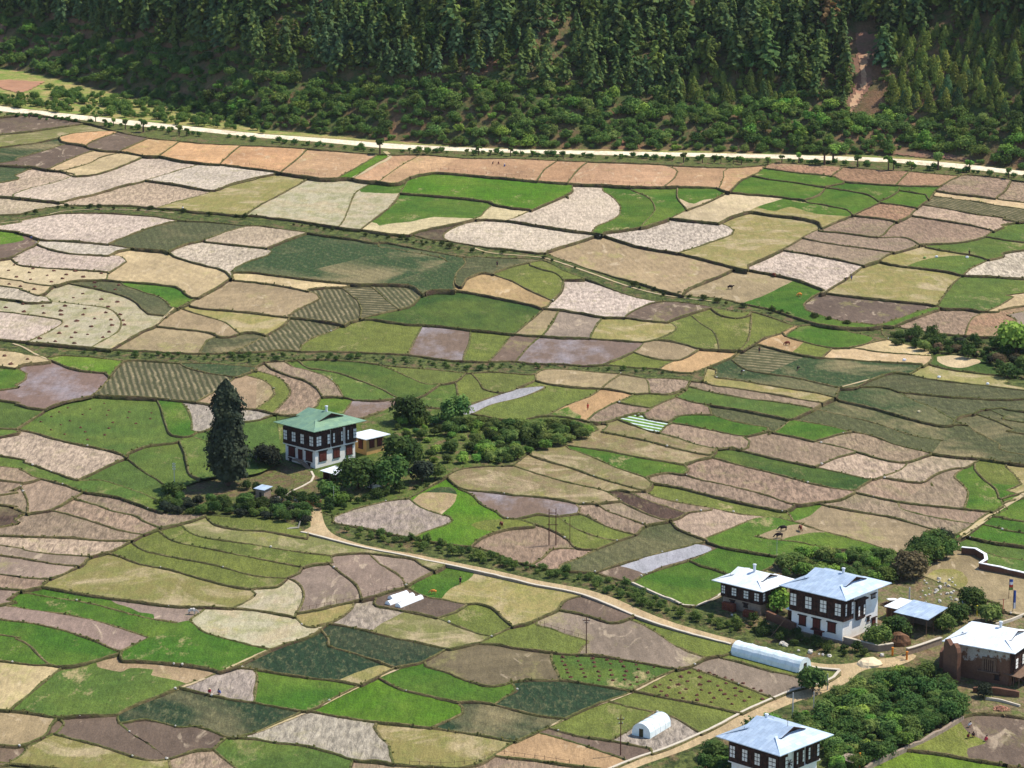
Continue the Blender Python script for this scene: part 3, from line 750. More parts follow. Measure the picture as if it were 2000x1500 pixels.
# one seed per field: kind letter and a point in it
SEEDS = '''
H 1000,200;H 300,200;H 1900,280;V 1000,250;E 1000,294;E 300,245;E 1600,308;E 1900,326;F 50,222;F 400,270;F 620,283;F 830,296;F 1100,308;F 1600,316;F 1850,330;F 1980,347;F 750,297
m 60,238;l 40,272;l 110,260;b 40,300;m 200,283;m 110,312;b 30,338;O 190,266;m 255,280;o 290,288;O 370,295;O 480,300
t 170,316;t 200,320;P 260,320;p 50,360;P 140,370;P 230,350;P 340,340;p 250,380;y 430,390;p 440,345;P 330,322
O 560,310;r 650,320;G 700,325;r 740,325;r 780,335;r 880,322;r 1000,330;r 1075,335;r 1120,335;r 1200,340;r 1350,345;r 1450,340
z 600,400;z 720,400;g 740,367;G 900,365;g 860,400;G 1000,392;u 850,440;u 730,400;k 830,458;P 1050,460;P 960,460;P 1150,400;g 1240,410;g 1300,400;g 1365,378;u 1375,400;u 1440,395;P 1320,450;Y 1480,450;g 1600,403;y 1560,420
R 1560,326;R 1690,340;R 1800,345;g 1540,343;g 1540,365;g 1680,365;g 1720,380;g 1640,390;g 1780,368;g 1760,387;g 1770,395;R 1730,410;q 1690,437;p 1850,420;q 1830,460;t 1880,380;q 1900,360;q 1990,372;t 1980,385;C 1900,400;a 1950,425;a 1830,450;q 1650,465;q 1640,495;P 1580,515;q 1650,485
T 1250,510;T 1440,555;Y 1480,490;g 1540,580;d 1860,485;d 1980,455;g 1960,478;P 1970,520;y 1760,500;d 1830,515;y 1740,555;d 1920,570;t 1980,590;m 1700,605;q 1830,630;R 1930,630;a 1995,630
p 60,400;S 200,408;S 600,445;S 900,490;S 1200,560;S 1430,597;P 150,440;c 350,460;p 480,460;P 430,495
v 20,455;m 30,485;m 50,470;P 150,485;P 150,510;t 350,520;u 20,540;g 300,575;c 280,585;z 200,580;z 130,620;u 60,535;u 60,555;P 40,575;P 50,640;u 20,600;z 220,655
T 500,580;t 560,550;y 430,610;l 470,620;T 380,630;T 400,665;c 480,670;C 540,655;t 400,625
b 630,500;b 700,530;b 800,487;b 800,515;B 860,520;c 950,505;C 620,600;C 710,590;C 790,575;D 900,600;o 980,560;L 1050,545;L 1020,525;T 1040,575;L 1105,537;P 1180,585;m 1340,600;T 1040,640;a 1130,635;Y 1200,640;m 1270,645;L 1340,640;L 1380,660;L 1420,640;L 1430,610;L 1490,640;C 580,655;L 700,660;w 860,670;L 940,670;m 980,680;w 1100,690;T 1290,680;L 1240,700;o 1350,700
S 300,695;S 700,697;S 1100,718;S 60,680;v 200,702;D 590,704
t 40,700;g 20,740;w 100,750;C 320,740;b 430,715;d 20,805;d 200,820;g 345,820;A 430,810;d 10,845;p 80,880;d 200,920;d 290,910;d 410,890;d 340,900
C 1470,700;b 1450,735;b 1600,725;b 1530,745;g 1600,655;Y 1385,732;o 1520,660;L 1590,678;t 1670,690;o 1520,762;q 1500,778;d 1430,785;g 1500,800;c 1640,820;b 1720,790;b 1660,775;c 1700,815;b 1720,850;c 1880,790;c 1900,760;c 1950,770;Y 1900,742;D 1940,720;u 1870,705;c 1900,870;c 1930,845;c 1950,830;c 1960,815;S 1850,670;S 1990,700
T 1130,740;T 1220,750;q 1300,755;L 1100,770;o 1170,780;L 1240,780;q 1180,812;g 1120,805;q 1320,800;g 1400,805;g 1380,828;N 1260,825;q 1380,855;g 1480,825;q 1530,860;q 1650,870;g 1570,840;p 1700,905;p 1540,880;D 1550,920;q 1450,945;q 1600,965;p 1790,910;q 1700,950;q 1850,940;L 1950,925;Y 1985,920;g 1900,950;g 1960,960
Z 1250,870;Z 1240,885;g 1200,895;Z 1150,920;Z 1100,935;Z 950,930;q 1300,935;L 1350,965;q 1500,980;w 1000,980;q 1150,985;q 1250,965;k 1270,990;q 1290,985;q 1160,1000;q 1230,1015;L 1060,1020;L 1150,1040;q 1000,1060;q 1110,1085;p 1380,1025;c 1250,1060;x 1300,1090;m 1200,1120;g 1320,1140;g 1450,1045;g 1440,1065;g 1600,1055;T 1540,1045;g 1450,1095;g 1540,1080
q 1600,950;T 1700,1030;g 1560,1000;q 1720,995;q 1830,1000;q 1750,1005;q 1850,1025;g 1960,980;g 1960,1000;g 1960,1025;g 1960,1050;d 1960,1080;d 1970,1105;T 1950,1140;Y2 1840,1125;g 1850,1135;y 1900,1065
S 700,1045;S 1100,1125;S 1300,1175;A 760,1010;T 850,980;b 860,956;G 910,1010;L 960,1025;q 960,1090;E 612,1005;E 900,1104;E 1500,1272;E 1640,1303;E 1400,1430;E 620,1015
d 100,928;S 400,990;S 500,1000;q 40,920;q 20,950;q 20,975;q 110,965;k 20,1005;q 250,1000;q 220,1015;q 100,1030;q 180,1040;p 100,1060;a 80,1090;a 60,1110;q 60,1135;a 20,1140;a 30,1160
L 470,1022;l 450,1045;L 450,1065;L 400,1085;L 400,1110;Y2 300,1130;g 150,1165;a 330,1200;g 200,1195;a 150,1225;g 100,1260;g 30,1275;g 380,1240;z 450,1220;z 520,1170;a 640,1150;a 730,1130;a 800,1110;m 830,1100;g 860,1130;Y 950,1150;m 850,1185;a 770,1165;A 700,1200;l 800,1220;L 900,1200;Y 640,1200;Y2 500,1230;b2 720,1250;b2 600,1290;Y 730,1310;T 360,1310;d 250,1350;t 50,1340;T 60,1420;m 200,1430;m 320,1440;Y2 200,1475;b2 400,1390;A 440,1330;g 580,1350;G 700,1380;g 900,1330;n 950,1290;b2 1100,1360;b2 950,1400;A 640,1430;Y2 860,1460;d 580,1480;q 400,1480;m 20,1480;b 60,1498
L 1030,1245;a 1250,1250;L 1330,1260;m 1170,1190;d 1200,1310;z 1100,1300;L 1400,1335;a 1480,1325;L 1600,1315;L 1350,1390;L 1150,1420;A 1300,1440;m 1150,1450;r 1070,1465;q 900,1498;r 1000,1487;d 1560,1320
S 1600,1400;S 1700,1350;y2 1860,1440;m 1960,1440;v 1850,1490;d 1950,1498
L 500,730;T 490,770;T 545,770;L 530,745;q 600,750;d 700,765;T 750,740;L 800,728;d 860,770;L 915,770;L 1000,745;T 940,770;g 650,790;w 730,795;x 980,780;t 500,815;f 600,820;j 1000,860;j 800,810;f 470,880;f 540,850;s 450,950;s 560,930;S 400,980;S 800,930;S 650,970;j 770,850
e 1480,1190;e 1600,1225;S 1650,1090;e 1750,1180;e 1800,1240;e 1900,1220;S 1500,1250
'''
PALETTE = {  # soil and crop colours with cloud shade mixed in: upper kinds paler, foreground darker
 'O': ('smooth', (236, 190, 142)), 'o': ('smooth', (214, 178, 132)), 'r': ('smooth', (216, 176, 138)), 'R': ('clod', (194, 154, 126)),
 't': ('smooth', (226, 200, 158)), 'T': ('smooth', (188, 166, 132)), 'u': ('smooth', (226, 208, 168)), 'a': ('smooth', (172, 152, 138)), 'A': ('clod', (196, 182, 170)),
 'p': ('clod', (220, 196, 172)), 'P': ('clod', (238, 220, 202)), 'q': ('clod', (184, 160, 138)), 's': ('scrub', (134, 112, 84)), 'm': ('smooth', (136, 116, 102)), 'n': ('smooth', (132, 120, 92)), 'k': ('clod', (108, 86, 76)),
 'y': ('patchy', (180, 164, 100)), 'Y': ('patchy', (184, 168, 106)), 'Y2': ('patchy', (162, 150, 88)), 'y2': ('crop', (140, 150, 70)), 'z': ('patchy', (212, 200, 164)), 'Z': ('patchy', (158, 140, 100)),
 'l': ('patchy', (142, 140, 84)), 'L': ('crop', (128, 138, 64)), 'c': ('potato', (100, 104, 66)), 'C': ('rows', (96, 96, 62)),
 'G': ('crop', (100, 146, 32)), 'g': ('crop', (84, 128, 36)), 'd': ('crop', (100, 128, 54)), 'b2': ('potato', (50, 74, 46)), 'D': ('crop', (72, 104, 42)), 'v': ('crop', (116, 150, 44)), 'h': ('crop', (70, 108, 32)),
 'b': ('potato', (68, 92, 50)), 'B': ('potato', (104, 106, 74)), 'w': ('wet', (146, 124, 112)), 'x': ('wet', (190, 188, 196)), 'N': ('nursery', (120, 160, 60)),
 'S': ('scrub', (66, 80, 38)), 'F': ('scrub', (104, 112, 60)), 'e': ('scrub', (166, 142, 112)), 'E': ('road', (226, 198, 154)), 'f': ('crop', (88, 112, 46)), 'j': ('scrub', (100, 124, 48)), 'H': None, 'V': None}
SLOPED = set('SFeExsfj')
ALBEDO = 0.57

def spline(pts, step=7.0):
    out = []
    n = len(pts)
    for i in range(n-1):
        p0 = pts[max(i-1, 0)]; p1 = pts[i]; p2 = pts[i+1]; p3 = pts[min(i+2, n-1)]
        L = math.hypot(p2[0]-p1[0], p2[1]-p1[1]); m = max(1, int(L/step))
        for k in range(m):
            t = k/m
            out.append(tuple(.5*(2*p1[a]+(p2[a]-p0[a])*t+(2*p0[a]-5*p1[a]+4*p2[a]-p3[a])*t*t+(3*p1[a]-p0[a]-3*p2[a]+p3[a])*t**3) for a in (0, 1)))
    out.append(tuple(pts[-1])); return out
XL, XR, YT, YBt = -400.0, 2400.0, 120.0, 1640.0
lines = []
for ln in LINES.strip().split('\n'):
    f, *pp = ln.split(); pts = [tuple(map(float, p.split(','))) for p in pp]
    def ext(a, b):   # lines that leave the frame go on beyond it
        if a[0] <= 1: s = (XL-10-a[0])/min(a[0]-b[0], -1); return (XL-10, a[1]+max(min((a[1]-b[1])/max(abs(a[0]-b[0]), 1), .12), -.12)*(a[0]-XL))
        if a[0] >= 1999: return (XR+10, a[1]+max(min((a[1]-b[1])/max(abs(a[0]-b[0]), 1), .12), -.12)*(XR-a[0]))
        if a[1] >= 1499.5: q = (YBt+10-a[1])/max(a[1]-b[1], 1); return (a[0]+(a[0]-b[0])*q, YBt+10)
    e0, e1 = ext(pts[0], pts[1]), ext(pts[-1], pts[-2])
    if e0: pts = [e0]+pts
    if e1: pts = pts+[e1]
    d = spline(pts)
    if f != 'r': d = [d[0]]+[(x+random.uniform(-.5, .5), y+random.uniform(-.4, .4)) for x, y in d[1:-1]]+[d[-1]]
    lines.append([f, d])
def nearest_on(p, li):
    best = (1e9, None)
    for j, (f, d) in enumerate(lines):
        if j == li: continue
        A = np.array(d); a = A[:-1]; b = A[1:]; ab = b-a; t = np.clip(((p-a)*ab).sum(1)/np.maximum((ab*ab).sum(1), 1e-9), 0, 1)
        q = a+ab*t[:, None]; dd = np.hypot(*(q-p).T); i = int(dd.argmin())
        if dd[i] < best[0]: best = (dd[i], q[i])
    return best
def ray_hit(p, dr, li, far):
    best = None
    for j, (f, d) in enumerate(lines):
        if j == li: continue
        A = np.array(d); a = A[:-1]; e = A[1:]-a; w_ = a-p
        den = dr[0]*e[:, 1]-dr[1]*e[:, 0]; den = np.where(abs(den) < 1e-9, 1e-9, den)
        t = (w_[:, 0]*e[:, 1]-w_[:, 1]*e[:, 0])/den; u = (w_[:, 0]*dr[1]-w_[:, 1]*dr[0])/den
        ok = (t > .3) & (t < far) & (u >= 0) & (u <= 1)
        if ok.any():
            m = t[ok].min()
            if best is None or m < best: best = m
    return best
for li, (f, d) in enumerate(lines):
    if np.hypot(*(np.array(d[0])-np.array(d[-1]))) < 1: continue
    for end in (0, -1):
        p = np.array(d[end])
        if not (XL < p[0] < XR and YT < p[1] < YBt): continue
        inner = np.array(d[2] if end == 0 else d[-3]) if len(d) > 3 else np.array(d[1] if end == 0 else d[-2])
        dist, q = nearest_on(p, li); dr = p-inner; dr = dr/max(np.hypot(*dr), 1e-6)
        if dist > 5:
            t = ray_hit(p, dr, li, 30)
            if t is not None and t < max(dist*1.8, 9): q = p+dr*t; dist = 0.1
        if dist < 15:
            v = q-p; n_ = np.hypot(*v); v = v/n_ if n_ > .3 else dr
            q2 = q+v*1.0
            if end == 0: d.insert(0, tuple(q2))
            else: d.append(tuple(q2))
verts = []; edges = []; eflag = []
def addline(f, d):
    k = len(verts); verts.extend(Vector(p) for p in d)
    for i in range(len(d)-1): edges.append((k+i, k+i+1)); eflag.append(f)
addline('f', [(XL, YT), (XR, YT), (XR, YBt), (XL, YBt), (XL, YT)])
for f, d in lines: addline(f, d)
ov, oe, of, iv, ie, if_ = delaunay_2d_cdt(verts, edges, [], 0, .25, True)
flag = {}
for e, ids in zip(oe, ie):
    if ids:
        fl = [eflag[i] for i in ids]
        flag[tuple(sorted(e))] = 'b' if 'b' in fl else ('r' if 'r' in fl else fl[0])
tri = [tuple(f) for f in of]; adj = {}
for ti, t in enumerate(tri):
    for a in range(3): adj.setdefault(tuple(sorted((t[a], t[(a+1) % 3]))), []).append(ti)
reg = [-1]*len(tri); nreg = 0
for s0 in range(len(tri)):
    if reg[s0] >= 0: continue
    st = [s0]; reg[s0] = nreg
    while st:
        t = st.pop()
        for a in range(3):
            e = tuple(sorted((tri[t][a], tri[t][(a+1) % 3])))
            if e in flag: continue
            for u in adj[e]:
                if reg[u] < 0: reg[u] = nreg; st.append(u)
    nreg += 1
PXV = [(v.x, v.y) for v in ov]
bvh = BVHTree.FromPolygons([(x, y, 0) for x, y in PXV], tri)
def region_at(px, py):
    h = bvh.ray_cast(Vector((px, py, 5)), Vector((0, 0, -1)))
    return reg[h[2]] if h[2] is not None else -1
seeds = []
for row in SEEDS.strip().replace('\n', ';').split(';'):
    k, p = row.split(); x, y = map(float, p.split(',')); seeds.append((k, x, y))
area = [0.0]*nreg; cx = [0.0]*nreg; cy = [0.0]*nreg
for ti, t in enumerate(tri):
    (x0, y0), (x1, y1), (x2, y2) = (PXV[i] for i in t); a = abs((x1-x0)*(y2-y0)-(x2-x0)*(y1-y0))/2; r = reg[ti]
    area[r] += a; cx[r] += a*(x0+x1+x2)/3; cy[r] += a*(y0+y1+y2)/3
cx = [c/max(a, 1e-9) for c, a in zip(cx, area)]; cy = [c/max(a, 1e-9) for c, a in zip(cy, area)]
rk = [None]*nreg
for k, x, y in seeds:
    r = region_at(x, y)
    if r < 0: continue
    if rk[r] is None: rk[r] = k
if DEBUG:
    import heapq
    ts = {}
    for k, x, y in seeds:
        h = bvh.ray_cast(Vector((x, y, 5)), Vector((0, 0, -1)))[2]
        if h is not None: ts.setdefault(reg[h], []).append((k, x, y, h))
    for r, L in ts.items():
        k0, x0, y0, h0 = L[0]
        for k, x, y, h in L[1:]:
            if k == k0: continue
            best = {h0: 1e9}; prev = {}; pq = [(-1e9, h0)]
            while pq:
                w_, t = heapq.heappop(pq); w_ = -w_
                if t == h: break
                if w_ < best[t]: continue
                for a in range(3):
                    i, j = tri[t][a], tri[t][(a+1) % 3]; e = tuple(sorted((i, j)))
                    if e in flag: continue
                    wd = min(w_, math.hypot(PXV[i][0]-PXV[j][0], PXV[i][1]-PXV[j][1]))
                    for u in adj[e]:
                        if u != t and wd > best.get(u, -1): best[u] = wd; prev[u] = (t, e); heapq.heappush(pq, (-wd, u))
            t = h; m = (1e9, None)
            while t in prev:
                pt, e = prev[t]; i, j = e; wd = math.hypot(PXV[i][0]-PXV[j][0], PXV[i][1]-PXV[j][1])
                if wd < m[0]: m = (wd, (int(PXV[i][0]+PXV[j][0])//2, int(PXV[i][1]+PXV[j][1])//2))
                t = pt
            print('LEAK', k0, k, (int(x), int(y)), 'gap', round(m[0], 1), 'at', m[1])
unseeded = []
for r in range(nreg):
    if rk[r] is None:
        c = min((s for s in seeds if s[0] not in 'HV'), key=lambda s: ((s[1]-cx[r])**2+((s[2]-cy[r])*2.2)**2)+(9e5 if s[0] in 'EF' else 0))
        if area[r] > 150: unseeded.append((int(cx[r]), int(cy[r]), int(area[r]), c[0]))
        rk[r] = c[0]
if DEBUG:
    for q in ((700,985),(670,990),(720,1000),(60,535),(20,455),(330,322),(200,345)): print('REG', q, rk[region_at(*q)], int(area[region_at(*q)]))
if DEBUG: print('regions', nreg, 'unseeded', [u for u in unseeded if 0 < u[0] < 2000 and u[1] < 1500])
if 'V' in rk: pass
# level of every field: flat terraces on a gently climbing floor; soft edges share a level
zg = list(range(nreg))
def find(a):
    while zg[a] != a: a = zg[a]
    return a
for e, f in flag.items():
    if f == 's' and len(adj[e]) == 2:
        a, b = (reg[i] for i in adj[e])
        if (rk[a][0] in SLOPED) == (rk[b][0] in SLOPED): zg[find(a)] = find(b)
gz = {}
for r in range(nreg): gz.setdefault(find(r), []).append(r)
lev = [0.0]*nreg
for g, rs in gz.items():
    A = sum(area[r] for r in rs); x = sum(cx[r]*area[r] for r in rs)/max(A, 1e-9); y = sum(cy[r]*area[r] for r in rs)/max(A, 1e-9)
    y = max(y, 150); z = slope_at(x, y).z+random.uniform(-.08, .08)
    for r in rs: lev[r] = z
def wpos(r, px, py):
    if rk[r][0] in SLOPED or rk[r] in ('H', 'V'): p = slope_at(px, py); p.z += -.05; return p
    # terraces are not quite level: they keep part of the valley's fall
    d = ray(px, py); q = .44; k = KS*q; z0 = lev[r]*(1-q)-KS*q*YB; t = (CAM_H-z0)/(k*d.y-d.z); return Vector((d.x*t, d.y*t, CAM_H+d.z*t))
def ground(px, py):
    r = region_at(px, py)
    return wpos(r, px, py) if r >= 0 else slope_at(px, py)
tris_of = {}
for ti, r in enumerate(reg): tris_of.setdefault(r, []).append(ti)
NAMES = {'E': 'road', 'S': 'rough_ground', 'F': 'road_verge', 's': 'rough_ground', 'e': 'farmyard', 'x': 'wet_seedbed'}
for r in range(nreg):
    pal = PALETTE[rk[r]]
    if pal is None or area[r] < 3: continue
    idx = {}; V = []; F = []
    for ti in tris_of[r]:
        q = []
        for i in tri[ti]:
            if i not in idx: idx[i] = len(V); V.append(tuple(wpos(r, *PXV[i])))
            q.append(idx[i])
        a, b, c = (Vector(V[i]) for i in q)
        if (b-a).cross(c-a).z < 0: q.reverse()
        F.append(q)
    nm = NAMES.get(rk[r][0], 'field')
    me = mesh_np(nm, V, F, FM[pal[0]])
    o = obj_of(nm, me); tag(o, kind='structure')
    j = random.uniform(.93, 1.07)
    c = [v*ALBEDO*j*random.uniform(.97, 1.03) for v in lin(*pal[1])]
    if pal[0] in ('clod', 'smooth', 'wet'): c = [c[0]*1.03, c[1]*1.0, c[2]*.91]      # warm clay soil
    if rk[r] == 'E' and cy[r] < 400: c = [v*.92 for v in lin(236, 220, 190)]
    o.color = (*c, 1)
# ---- terrace banks: a lip along every bank line, falling to the lower field
vn = {}
E2 = []
for e, f in flag.items():
    if f in 'sf' or len(adj[e]) != 2: continue
    ra, rb = (reg[i] for i in adj[e])
    if PALETTE[rk[ra]] is None or PALETTE[rk[rb]] is None: continue
    if f == 'r' and not (rk[ra][0] in SLOPED) ^ (rk[rb][0] in SLOPED): continue
    i, j = e; pa = [wpos(ra, *PXV[k]) for k in (i, j)]; pb = [wpos(rb, *PXV[k]) for k in (i, j)]
    hi, lo, rh, rl, th = (pa, pb, ra, rb, adj[e][0]) if pa[0].z+pa[1].z >= pb[0].z+pb[1].z else (pb, pa, rb, ra, adj[e][1])
    d = hi[1]-hi[0]; d.z = 0
    if d.length < 1e-4: continue
    n = Vector((-d.y, d.x, 0)).normalized()
    ctr = sum((wpos(rh, *PXV[k]) for k in tri[th]), Vector())/3
    if (ctr-hi[0]).dot(n) > 0: n = -n          # n points from the high field to the low one
    E2.append((f, i, j, rh, rl, n))
    for k in (i, j): vn.setdefault((k, rh, rl), Vector()); vn[(k, rh, rl)] += n
bank_v = {}; BV = []; BF = []; tuft_sites = []
def bank_pts(k, rh, rl, f):
    key = (k, rh, rl)
    if key in bank_v: return bank_v[key]
    px, py = PXV[k]; H_ = wpos(rh, px, py); n = vn[key].normalized(); dz = H_.z-wpos(rl, px, py).z
    wob = noise.noise(Vector((H_.x*.15, H_.y*.15, 0)))+.6*noise.noise(Vector((H_.x*.6, H_.y*.6, 5)))
    h = (.16+.24*wob if f == 'b' else .05); h = max(h, .02)
    lowp = H_+n*(.22+.16*max(dz, 0)+.1*wob); lowp.z = wpos(rl, px, py).z-.03
    Lp = wpos(rl, px, py)
    if (Lp-H_).dot(n) > 0 and dz > .05: lowp = Lp+n*.15; lowp.z = Lp.z-.02
    ring = [H_-n*(.45+.2*wob)+Vector((0, 0, -.04)), H_-n*.2+Vector((0, 0, h)), H_+n*.05+Vector((0, 0, h*.8)), lowp]
    b = len(BV); BV.extend(tuple(p) for p in ring); bank_v[key] = b; return b
for f, i, j, rh, rl, n in E2:
    a = bank_pts(i, rh, rl, f); b = bank_pts(j, rh, rl, f)
    for m in range(3): BF.append((a+m, b+m, b+m+1, a+m+1))
    if f == 'b': tuft_sites.append((BV[a+1], BV[b+1], BV[a+3], BV[b+3]))
V = np.array(BV); F = np.array(BF)
nz = np.cross(V[F[:, 1]]-V[F[:, 0]], V[F[:, 3]]-V[F[:, 0]])[:, 2]; F[nz < 0] = F[nz < 0][:, ::-1]
tag(obj_of('field_banks', mesh_np('field_banks', V, F, M_BANK)), kind='structure')
# base ground under everything, reaching the horizon
m = MB(); m.poly([(-4000, -600, plane_z(0, -600)-4), (4000, -600, plane_z(0, -600)-4), (4000, 6000, plane_z(0, 1000)), (-4000, 6000, plane_z(0, 1000))])
FMb = simple('far_ground', (112, 116, 70), scale=.05)
o = MB()
o.poly([(-4000, -800, plane_z(0, -800)-7), (4000, -800, plane_z(0, -800)-7), (4000, 1300, plane_z(0, 1300)-7), (-4000, 1300, plane_z(0, 1300)-7)])
o.poly([(-4000, 1300, plane_z(0, 1300)-7), (4000, 1300, plane_z(0, 1300)-7), (4000, 6500, 60), (-4000, 6500, 60)])
tag(o.build('ground', FMb), kind='structure')
# grass tufts on the banks
TV = []; TF = []
for a, b, la, lb in tuft_sites:
    a, b, la, lb = map(Vector, (a, b, la, lb)); L = (b-a).length
    for _ in range(min(int(L*.34+random.random()), 6)):
        t = random.random(); s = random.random()**1.5*.9; p = (a.lerp(b, t)).lerp(la.lerp(lb, t), s)
        g = noise.noise(Vector((p.x*.05, p.y*.05, 3)))
        if g < -.12: continue
        hh = random.uniform(.08, .26)*(1.3+2*g); ww = random.uniform(.15, .42)
        for q in range(2):
            an = random.uniform(0, math.pi); dx, dy = math.cos(an)*ww, math.sin(an)*ww; k = len(TV)
            TV += [(p.x-dx, p.y-dy, p.z-.08), (p.x+dx, p.y+dy, p.z-.08), (p.x+dx*.7+random.uniform(-.2, .2), p.y+dy*.7, p.z+hh), (p.x-dx*.7, p.y-dy*.7+random.uniform(-.2, .2), p.z+hh*.8)]
            TF.append((k, k+1, k+2, k+3))
print('tufts', len(TF))
M_TUFT = leaf_mat('bank_grass', (98, 100, 52), (142, 132, 80), (84, 100, 46))
tag(obj_of('grass', mesh_np('grass', np.array(TV), np.array(TF), M_TUFT)), kind='stuff')
# ---------------------------------------------------------------- the wooded hillside beyond the upper road
UPR = spline([(-400, 162), (0, 207), (125, 221), (250, 234), (375, 247), (500, 260), (625, 269), (750, 279), (875, 286), (1000, 291), (1125, 293.5), (1250, 296), (1375, 298.5), (1500, 301), (1600, 304), (1700, 307), (1800, 313), (1900, 322), (2000, 334), (2400, 382)], 20)
UW = [slope_at(x, y) for x, y in UPR]; UX = np.array([p.x for p in UW]); UY = np.array([p.y for p in UW])
def base_y(x):
    if x < UX[0]: return UY[0]+(UX[0]-x)*.35
    if x > UX[-1]: return UY[-1]-(x-UX[-1])*.5
    return float(np.interp(x, UX, UY))
def flat_w(x): return float(np.interp(x, [-400, -215, -150, -100, -20], [150, 95, 50, 12, 3]))
def prof(t):
    # scrub bank, dark track cut into the slope, then the forest
    if t < 0: return 0
    if t < 26: return .50*t
    if t < 30: return 13+.08*(t-26)
    if t < 34: return 13.3+.95*(t-30)
    return 17.1+.62*(t-34) if t < 260 else 157+.3*(t-260)
def hill_z(x, y):
    t = y-base_y(x); fw = flat_w(x)
    z0 = plane_z(x, base_y(x))
    tt = t-fw
    g = noise.noise(Vector((x*.012, 7.3, y*.004)))*min(max(tt, 0)/30, 1)*11
    g += noise.noise(Vector((x*.04, y*.04, 1.7)))*min(max(tt, 0)/12, 1)*3
    return z0+.03*min(t, fw)+prof(tt)+g+noise.noise(Vector((x*.2, y*.2, 9)))*min(max(t-3, 0)/6, 1)*.35
xs = np.linspace(-520, 520, 340); ts = np.concatenate([np.array([-1.0, 0, 2, 4, 7]), np.arange(10, 200, 4.0), np.arange(204, 420, 12.0)])
HV = []
for t in ts:
    for x in xs:
        y = base_y(x)+t
        HV.append((x, y, plane_z(x, y)-.3 if t < 0 else hill_z(x, y)))
nx = len(xs); HF = [(j*nx+i, j*nx+i+1, (j+1)*nx+i+1, (j+1)*nx+i) for j in range(len(ts)-1) for i in range(nx-1)]
def hill_mat():
    t = NT('hillside_soil'); P = t.pos(); n1 = t.noise(P, .12, 5, .7); n2 = t.noise(P, .9, 4, .7); n3 = t.noise(P, .03, 3, .6)
    c = t.mix(t.rng(n1, .42, .56), lin(70, 84, 42), lin(104, 88, 60)); c = t.mix(t.rng(n3, .52, .66, 0, .7), c, lin(136, 98, 76))
    # the meadow at the left foot of the hill
    g = t.n('ShaderNodeNewGeometry'); s = t.n('ShaderNodeSeparateXYZ'); t.l(g.outputs['Position'], s.inputs[0]); s2 = t.n('ShaderNodeSeparateXYZ'); t.l(g.outputs['Normal'], s2.inputs[0])
    c = t.mix(t.rng(s2.outputs[2], .975, .995, 0, .85), c, t.mix(t.rng(n1, .4, .6), lin(120, 138, 62), lin(170, 152, 98)))
    c = t.val(c, t.rng(n2, .3, .7, .65, 1.25)); t.bump(n2, .8, .5); return t.out(c)
M_HILL = hill_mat()
tag(obj_of('hillside', mesh_np('hillside', np.array(HV), np.array(HF), M_HILL, smooth=True)), kind='structure')
def on_hill(px, py):
    """where the view through a pixel meets the hillside"""
    d = ray(px, py); O = Vector((0, 0, CAM_H)); t = base_y(0)*.8/d.y; p = O
    for _ in range(3000):
        t += 1.0/d.y; p = O+d*t
        if p.y > base_y(p.x) and p.z <= hill_z(p.x, p.y): break
    return Vector((p.x, p.y, hill_z(p.x, p.y)))
# bare earth: the landslip scar, red cutting and small field
M_RED_EARTH = simple('red_earth', (142, 104, 84), var=.35, scale=.12, c2=(112, 92, 66)); M_PALE_EARTH = simple('pale_earth', (204, 166, 128), var=.3, scale=.2, c2=(164, 120, 94))
M_ORANGE_EARTH = simple('orange_tilled_earth', (166, 124, 96), var=.2, scale=.1)
def drape(name, poly, mat, lift=.25):
    """a patch of ground laid over the hillside inside an outline of photo points"""
    W = [on_hill(x, y) for x, y in poly]; x0, x1 = min(p.x for p in W), max(p.x for p in W); y0, y1 = min(p.y for p in W), max(p.y for p in W)
    stp = 1.0; V = []; F = []; idx = {}
    def inside(x, y):
        c = False
        for a, b in zip(W, W[1:]+W[:1]):
            if (a.y > y) != (b.y > y) and x < (b.x-a.x)*(y-a.y)/(b.y-a.y)+a.x: c = not c
        return c
    def vid(i, j):
        if (i, j) not in idx:
            x = x0+i*stp+random.uniform(-.3, .3); y = y0+j*stp+random.uniform(-.3, .3); idx[(i, j)] = len(V); V.append((x, y, hill_z(x, y)+lift))
        return idx[(i, j)]
    for i in range(int((x1-x0)/stp)+1):
        for j in range(int((y1-y0)/stp)+1):
            if inside(x0+(i+.5)*stp, y0+(j+.5)*stp): F.append((vid(i, j), vid(i+1, j), vid(i+1, j+1), vid(i, j+1)))
    if F: tag(obj_of(name, mesh_np(name, np.array(V), np.array(F), mat, smooth=True)), kind='structure')
drape('landslip', [(1668, 68), (1722, 66), (1716, 100), (1700, 122), (1698, 140), (1704, 165), (1680, 200), (1665, 222), (1640, 222), (1652, 205), (1664, 180), (1672, 150), (1668, 120), (1676, 100)], M_RED_EARTH)
drape('landslip_gravel', [(1674, 112), (1700, 108), (1692, 124), (1690, 150), (1692, 172), (1672, 210), (1655, 216), (1668, 190), (1682, 168), (1680, 140)], M_PALE_EARTH, .45)
drape('hill_track', [(1610, 232), (1640, 222), (1668, 218), (1665, 226), (1640, 234), (1612, 240)], M_PALE_EARTH, .5)
drape('red_soil_patch', [(95, 0), (125, 0), (118, 14), (98, 20), (90, 10)], M_RED_EARTH)
drape('red_soil_patch', [(-10, 20), (6, 30), (10, 60), (4, 120), (-10, 126)], M_RED_EARTH)
drape('small_field', [(-20, 158), (20, 157), (60, 160), (88, 160), (66, 172), (38, 184), (10, 176), (-20, 166)], M_ORANGE_EARTH)
drape('road_cutting', [(1740, 294), (1800, 295), (1850, 302), (1900, 314), (1895, 318), (1840, 312), (1790, 308), (1745, 304)], M_RED_EARTH)

